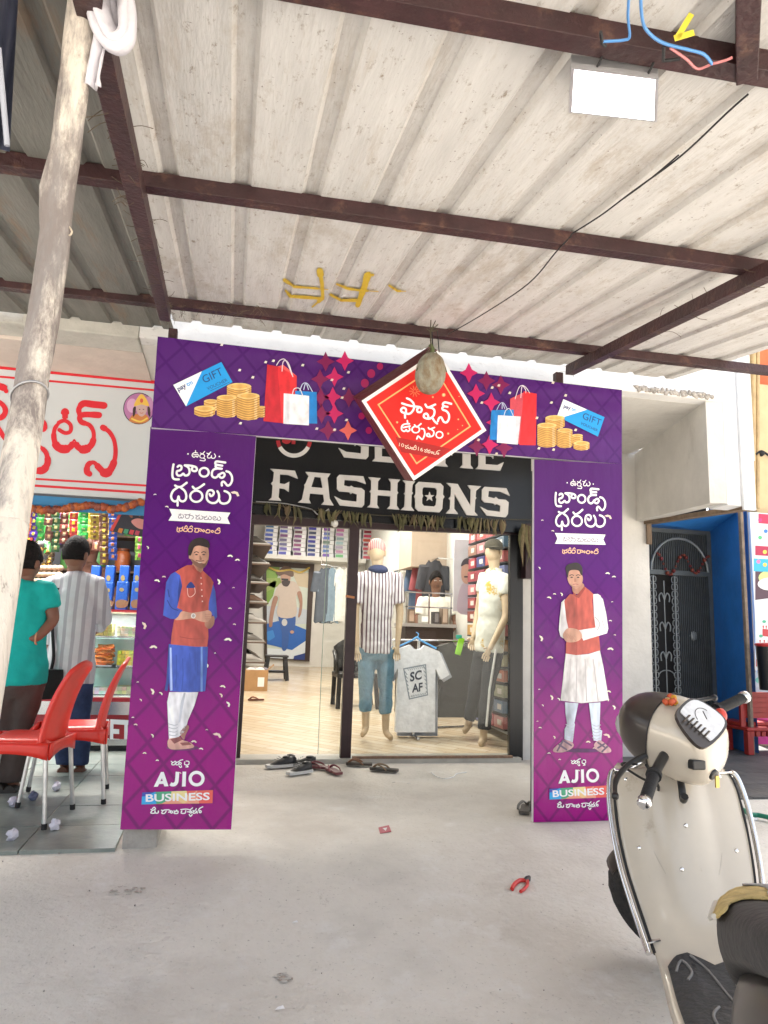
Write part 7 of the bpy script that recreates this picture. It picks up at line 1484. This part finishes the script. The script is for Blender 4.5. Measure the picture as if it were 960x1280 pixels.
# cloth tied at its top
cl_ = thing('tied_cloth', 'knotted off-white cloth strip tied near the top of the pole', 'cloth', tuple(PD(135, 50, 1.6)))
WC = M('white_cloth', (.62, .6, .64), .9, 0, .15, 10, .5, 25)
D2 = 900*.085/34*kf*.985; m = MB()
loop = [PD(*p, D2) for p in ((118, -30), (124, 10), (132, 40), (146, 58), (158, 50), (160, 20), (152, -20))]
m.tube(spline(loop, 8), [.02+.012*sin(i*.9)*0+.014 for i in range(49)], 12, flat=.5)
m.tube(spline([PD(*p, D2-.02) for p in ((122, -20), (130, 20), (143, 46), (154, 35), (152, -10))], 8), .024, 10, flat=.45)
m.tube(spline([PD(*p, D2+.01) for p in ((140, -20), (139, 20), (143, 50))], 8), .03, 10, flat=.4); m.build('knot_loop', WC, cl_)
m = MB(); A0, A1 = PD(118, 20, D2), PD(131, 55, D2); B0, B1 = PD(107, 108, D2), PD(127, 112, D2)
m.grid(lambda u, v: A0.lerp(A1, u).lerp(B0.lerp(B1, u), v)+FWD*.012*sin(u*9+v*3), 10, 12); m.build('loose_end', WC, cl_, solid=.004)
# dark tarp
tp = thing('tarpaulin', 'dark blue-grey plastic sheet hanging at the top left corner', 'tarp', tuple(PD(5, 60, 1.45)))
m = MB(); D3 = 1.45
def tf(u, v):
    y0 = -60+250*v; x1 = 26-v*14; return PD(-120+(x1+120)*u, y0-40*(1-u)*v, D3+.06*sin(u*14+v*2))
m.grid(tf, 30, 14); m.build('sheet', M('tarp_blue', (.05, .055, .085), .3, 0, .3, 3, .3, 10, coat=.2), tp)
m = MB(); m.tube([PD(-2, 60, D3-.05), PD(9, 182, D3-.03)], .006, 6); m.tube([PD(9, 182, D3-.03), PD(3, 120, D3-.02)], .004, 6); m.build('cord', M('cord_grey', (.35, .37, .42), .5), tp)
# flood lamp under the roof
fl_ = thing('flood_lamp', 'lit rectangular flood lamp wired beneath the front roof beam', 'lamp', tuple(PR(767, 118, -.08)))
Q4 = [PR(*p, -.085) for p in ((714, 84), (823, 98), (821, 153), (711, 141))]
EM = M('lamp_glow', (1, .99, .97), .4, 0, 0, emit=1.6)
m = MB(); up_ = V((0, 0, .028)); c = sum(Q4, V((0, 0, 0)))/4; inn = [c+(q-c)*.93 for q in Q4]
m.loops([[q-V((0, 0, .0)) for q in inn]], None, 0, (0, 0, .01)); m.build('diffuser', EM, fl_)
m = MB(); m.loops([Q4, inn], None, 0, up_); m.loops([[q+V((0, 0, .012)) for q in Q4]], None, 0, (0, 0, .02)); m.build('housing', M('lamp_housing', (.55, .55, .56), .35, .6, .1), fl_)
m = MB()
for px_, py_ in ((748, 95), (812, 103)): m.tube(spline([PR(px_-10, py_+0, -.06), PR(px_, py_-14, -.075), PR(px_+6, py_-30, -.05), PR(px_+7, py_-52, -.02)]), .003, 5)
m.build('tie_wire', BLACKR, fl_)
BW = M('blue_wire', (.08, .25, .55), .4); PW = M('pink_wire', (.55, .2, .2), .4)
q = lambda *p: [PR(a, b_, -.09) for a, b_ in p]
m = MB(); m.tube(spline(q((800, -20), (803, 25), (812, 42), (830, 54), (860, 62), (880, 68), (890, 80))), .0035, 6); m.tube(spline(q((787, -20), (785, 20), (787, 45), (780, 50), (752, 52))), .003, 6); tag(m.build('blue_cable', BW), 'two light blue wires hanging at the front roof beam', 'wire')
m = MB(); m.tube(spline(q((838, 60), (858, 74), (872, 86), (890, 80), (905, 76), (915, 72))), .003, 6); tag(m.build('pink_cable', PW), 'thin pink wire twisted along the front roof beam', 'wire')
m = MB(); c = PR(846, 48, -.1); m.bar(c, c+RGT*.03+UPV*.05, .012, .002, FWD); m.bar(c-RGT*.005, c+RGT*.035+UPV*.012, .012, .002, FWD); tag(m.build('yellow_tape', M('tape_yellow', (.65, .55, .05), .5)), 'scrap of yellow tape on the blue wire joint', 'tape')
m = MB(); m.tube(q((751, 40), (753, 55), (757, 58)), .004, 5); m.tube(q((830, 58), (829, 76), (850, 74)), .004, 5); tag(m.build('binding_wire', BLACKR), 'dark binding wire ends knotted on the front roof beam', 'wire')
# ================================================================== footwear and litter on the ground
def footwear(px_, py_, yaw, kind, label, c1, c2, L=.2, group=None):
    g = PG(px_, py_, gz(5)); t = thing(kind, label, 'slipper' if kind == 'slipper' else 'shoe', (0, 0, 0), group)
    if kind == 'shoe':
        mm = MB(); shoe_mesh(mm, (0, 0, 0), L, .08, .075, c1, c2, 0); mm.build('upper', PAINT, t)
        mm = MB()
        for k in range(4): mm.bar((.0+.016*k, -.02, .073-.008*k), (.0+.016*k, .02, .073-.008*k), .005, .005, col=(.3, .3, .3))
        mm.build('laces', PAINT, t)
    else:
        out = [(-.13, -.03), (-.11, -.042), (-.04, -.036), (.04, -.047), (.1, -.045), (.13, -.02), (.135, .01), (.11, .04), (.04, .042), (-.04, .034), (-.11, .04), (-.13, .025)]
        o2 = [(p.x*L/.26, p.y*L/.26, .004) for p in spline([(a, b_, 0) for a, b_ in out], 3, True)]
        MB().loops([o2], c1, 0, (0, 0, .018)).build('sole', PAINT, t, .003)
        mm = MB()
        for s_ in (-1, 1): mm.tube(spline([(.085, 0, .022), (.05, s_*.02, .045), (-.0, s_*.04, .035), (-.03, s_*.042, .014)]), .0085, 7, c2, flat=.6)
        mm.build('strap', PAINT, t)
    t.location = (g.x, g.y, gz(g.y)); t.rotation_euler.z = R(yaw); return t
BK = (.02, .02, .022)
footwear(349, 959, 200, 'shoe', 'black shoe at the far left of the pile before the door', BK, (.55, .55, .54)); footwear(362, 955, 100, 'shoe', 'black shoe tipped behind the others before the door', BK, (.05, .05, .05)); footwear(374, 967, 215, 'shoe', 'black canvas shoe with pale sole nearest the camera', BK, (.6, .6, .58)); footwear(378, 958, 170, 'shoe', 'black sports shoe right of the black pile', (.03, .03, .03), (.2, .2, .2))
footwear(399, 961, 150, 'slipper', 'maroon slipper just right of the black shoes', (.14, .035, .04), (.2, .05, .06)); footwear(417, 966, 105, 'slipper', 'maroon slipper pointing at the camera beside the centre post', (.16, .04, .045), (.22, .06, .07))
footwear(449, 957, 170, 'slipper', 'dark brown slipper against the right glass sill', (.06, .045, .035), (.25, .12, .06)); footwear(480, 964, 150, 'slipper', 'dark brown slipper with tan strap, rightmost of the row', (.05, .045, .04), (.24, .16, .09), .215)
footwear(657, 1014, 60, 'slipper', 'worn grey slipper peeking beside the right banner column', (.08, .07, .06), (.16, .15, .13))
t = footwear(318, 874, 190, 'slipper', 'brown flip-flop on the shop floor below the carton', (.12, .04, .025), (.2, .06, .03)); p = PS(320, 876); t.location = (p.x, p.y, fz(p.y)+.002)
# pliers
pl_ = thing('pliers', 'red handled pliers lying open on the concrete', 'pliers', tuple(PN(650, 1110)))
G2 = lambda x, y, h=.012: PN(x, y)+V((0, 0, h)); RH = M('pliers_red', (.6, .03, .025), .35, 0, .1)
for pth in ([(657, 1104), (650, 1104), (643, 1109), (640, 1115)], [(659, 1105), (659, 1110), (655, 1115), (651, 1118)]): MB().tube(spline([G2(*p) for p in pth]), .0095, 8, flat=.75).build('handle', RH, pl_)
m = MB(); m.tube([G2(656.5, 1104.5), G2(660, 1101.5), G2(662, 1099)], [.012, .014, .007], 8, flat=.6); m.build('jaws', M('dark_steel', (.06, .06, .06), .4, .7, .2), pl_)
# red packet, string, scraps
m = MB(); m.loops([[PN(473, 1036)+V((0, 0, .004)), PN(486, 1034)+V((0, 0, .008)), PN(489, 1041)+V((0, 0, .005)), PN(475, 1043)+V((0, 0, .004))]], (.4, .05, .08), 0, (0, 0, .003)); m.loops([[PN(478, 1037.5)+V((0, 0, .0095)), PN(484, 1037)+V((0, 0, .0105)), PN(482, 1041)+V((0, 0, .0095))]], (.7, .65, .65)); tag(m.build('red_wrapper', PAINT), 'flat dark red wrapper on the concrete before the door', 'wrapper')
m = MB(); m.tube(spline([PN(*p)+V((0, 0, .004)) for p in ((539, 966), (545, 971), (556, 974), (566, 972), (571, 968), (583, 966))]), .004, 6); tag(m.build('white_strap', M('strap_white', (.75, .75, .75), .5, 0, .05)), 'loose white plastic strap lying near the glass front', 'strap')
for px_, py_, r, c, lb in ((749, 1262, .012, (.8, .8, .8), 'white paper scrap at the bottom centre of the yard'), (0, 0, 0, 0, 0), (369, 1154, .009, (.78, .78, .78), 'white paper scrap midway across the concrete'), (511, 980, .012, (.6, .58, .55), 'pale scrap beside the brown slipper'), (492, 979, .01, (.4, .38, .35), 'brown scrap in front of the rightmost slipper')):
    if not r: continue
    m = MB(); c0_ = PN(px_ if px_ < 700 else 350, py_); m.add([c0_+V((r*a, r*b_*1.1, .003+h)) for a, b_, h in ((-1.3, -.3, 0), (-.2, -.8, .004), (1.2, -.2, .001), (.8, .7, .005), (-.6, .6, .002))], [[0, 1, 2, 3, 4]], c); tag(m.build('paper_scrap', PAINT, None, solid=.001), lb, 'scrap')
m = MB()
for k in range(70):
    p = PN(random.uniform(0, 760), random.uniform(985, 1280)); m.ball(p+V((0, 0, .001)), random.uniform(.001, .0035), random.choice([(.36, .33, .29), (.25, .22, .19), (.55, .52, .48)]), 0, 5, 4, jit=.3)
tag(m.build('grit', PAINT), kind='stuff')
# shallow pits in the screed
for k, (px_, py_, r) in enumerate(((160, 1112, .07), (355, 1221, .035))):
    m = MB(); c0_ = PN(px_, py_)
    for j in range(26):
        a = random.random()*2*pi; rr = r*random.random()**.6; m.ball(c0_+V((cos(a)*rr, sin(a)*rr*.9, -.001)), (random.uniform(.004, .014), random.uniform(.004, .012), .0025), random.choice([(.46, .42, .37), (.36, .3, .25), (.52, .48, .43)]), 0, 6, 4, jit=.3)
    tag(m.build('broken_patch', PAINT), ('larger' if k == 0 else 'smaller')+' crumbled patch in the concrete, '+('near the block' if k == 0 else 'towards the bottom'), 'patch', kind=None)
# crumpled paper on the tiles
for px_, py_, c, lb in ((15, 1050, (.6, .58, .66), 'crumpled pale paper ball left of the chair legs'), (41, 1000, (.12, .14, .22), 'crumpled dark blue foil ball under the red chair'), (70, 988, (.6, .58, .66), 'crumpled pale paper ball under the far chair'), (68, 1037, (.65, .63, .7), 'crumpled pale paper ball nearest the block'), (16, 1008, (.62, .6, .68), 'crumpled pale paper ball beside the far chair leg')):
    p = PG(px_, py_, .155); m = MB(); m.ball(p+V((0, 0, .022)), .026, c, 0, 9, 7, jit=.3); o = m.build('paper_ball', PAINT); o.data.polygons.foreach_set('use_smooth', [False]*len(o.data.polygons)); tag(o, lb, 'paper ball')
# right side: crate, hose, red chairs, pot
cr2 = thing('yellow_crate', 'yellow plastic crate on the slate apron behind the scooter', 'crate', tuple(PG(895, 932, .165)))
p = PG(904, 934, .165); YC_ = M('crate_yellow', (.55, .33, .02), .5, 0, .25, 10)
m = MB(); x0, y0, z0 = p.x-.35, p.y, .165
for k in range(4): z = z0+.01+k*.055; m.bb((x0, y0, z), (x0+.35, y0+.012, z+.04)); m.bb((x0, y0+.25, z), (x0+.35, y0+.262, z+.04)); m.bb((x0, y0+.012, z), (x0+.012, y0+.25, z+.04)); m.bb((x0+.338, y0+.012, z), (x0+.35, y0+.25, z+.04))
for dx in (0, .11, .23, .338): m.bb((x0+dx, y0-.004, z0), (x0+dx+.012, y0, z0+.22))
m.build('slats', YC_, cr2)
hs_ = thing('garden_hose', 'green rubber hose snaking over the edge of the slate apron', 'hose', tuple(PG(940, 1015, .17)))
m = MB(); m.tube(spline([PG(*p, .18) for p in ((905, 1000), (918, 1006), (930, 1013), (938, 1018), (948, 1019), (962, 1022), (990, 1028))], 8), .014, 10); m.build('tube', M('hose_green', (.0, .17, .1), .4, 0, .2, 10), hs_)
m = MB(); m.tube(spline([PG(*p, .02) for p in ((946, 1022), (952, 1018), (960, 1030), (975, 1040))], 6), .012, 8); tag(m.build('grey_hose', M('hose_grey', (.3, .29, .24), .6, 0, .3, 10)), 'dirty grey hose loop below the green hose', 'hose')
m = MB(); p = PN(943, 1026); m.ball(p+V((0, 0, .01)), (.03, .02, .01), (.75, .75, .75), 0, 8, 5, jit=.2); tag(m.build('white_scrap', PAINT), 'white paper scrap beneath the green hose', 'scrap')
SRED = M('stool_red', (.32, .022, .018), .45, 0, .25, 10)
rc_ = thing('red_stool', 'dark red plastic stool on the slate beside the cake poster', 'stool', tuple(PG(950, 945, .165)))
p = PG(936, 944, .165); x0, y0 = p.x, p.y; h = .24
m = MB(); m.bb((x0, y0, .165+h-.03), (x0+.34, y0+.34, .165+h)); m.build('seat', SRED, rc_, .01)
m = MB(); 
for k in range(5): m.bb((x0+.03+.06*k, y0-.003, .165+h-.075), (x0+.07+.06*k, y0+.02, .165+h-.031))
m.build('apron', SRED, rc_)
for dx in (0, .28): 
    for dy in (0, .28): m = MB(); m.bb((x0+dx, y0+dy, .165), (x0+dx+.06, y0+dy+.06, .165+h-.031)); m.build('leg', SRED, rc_, .004)
r2 = thing('red_backed_chair', 'dark red slatted chair standing on the red stool by the cake poster', 'chair', (x0+.2, y0+.1, .165+h))
bz = PY(950, 868, y0+.1).z; m = MB()
for dx in (.03, .4): m.bar((x0+dx, y0+.1, .165+h), (x0+dx+.02, y0+.12, bz), .05, .03, (0, 1, 0))
for k in range(5): z = .165+h+.1+(bz-.6)*k/4*.9; m.bb((x0+.05, y0+.095, .165+h+.08+k*(bz-.165-h-.1)/4.2), (x0+.42, y0+.115, .165+h+.08+k*(bz-.165-h-.1)/4.2+.05))
m.build('slatted_back', SRED, r2)
m = MB(); m.bb((x0+.02, y0+.12, .165+h+.001), (x0+.44, y0+.4, .165+h+.04)); m.build('seat', SRED, r2, .01)
bkt = thing('black_drum', 'black plastic drum with a red rim in front of the cake poster', 'drum', tuple(PY(956, 860, 5.9)))
c = PY(964, 860, 5.95); zt_ = PY(958, 806, 5.95).z
MB().lathe([(.1, c.z-.02), (.115, zt_-.03), (.115, zt_)], V((c.x, 5.95, 0)), 18).build('body', BLACKP, bkt)
MB().lathe([(.117, zt_-.015), (.125, zt_), (.117, zt_+.012), (.05, zt_+.02)], V((c.x, 5.95, 0)), 18).build('rim', M('rim_red', (.5, .03, .03), .4), bkt)
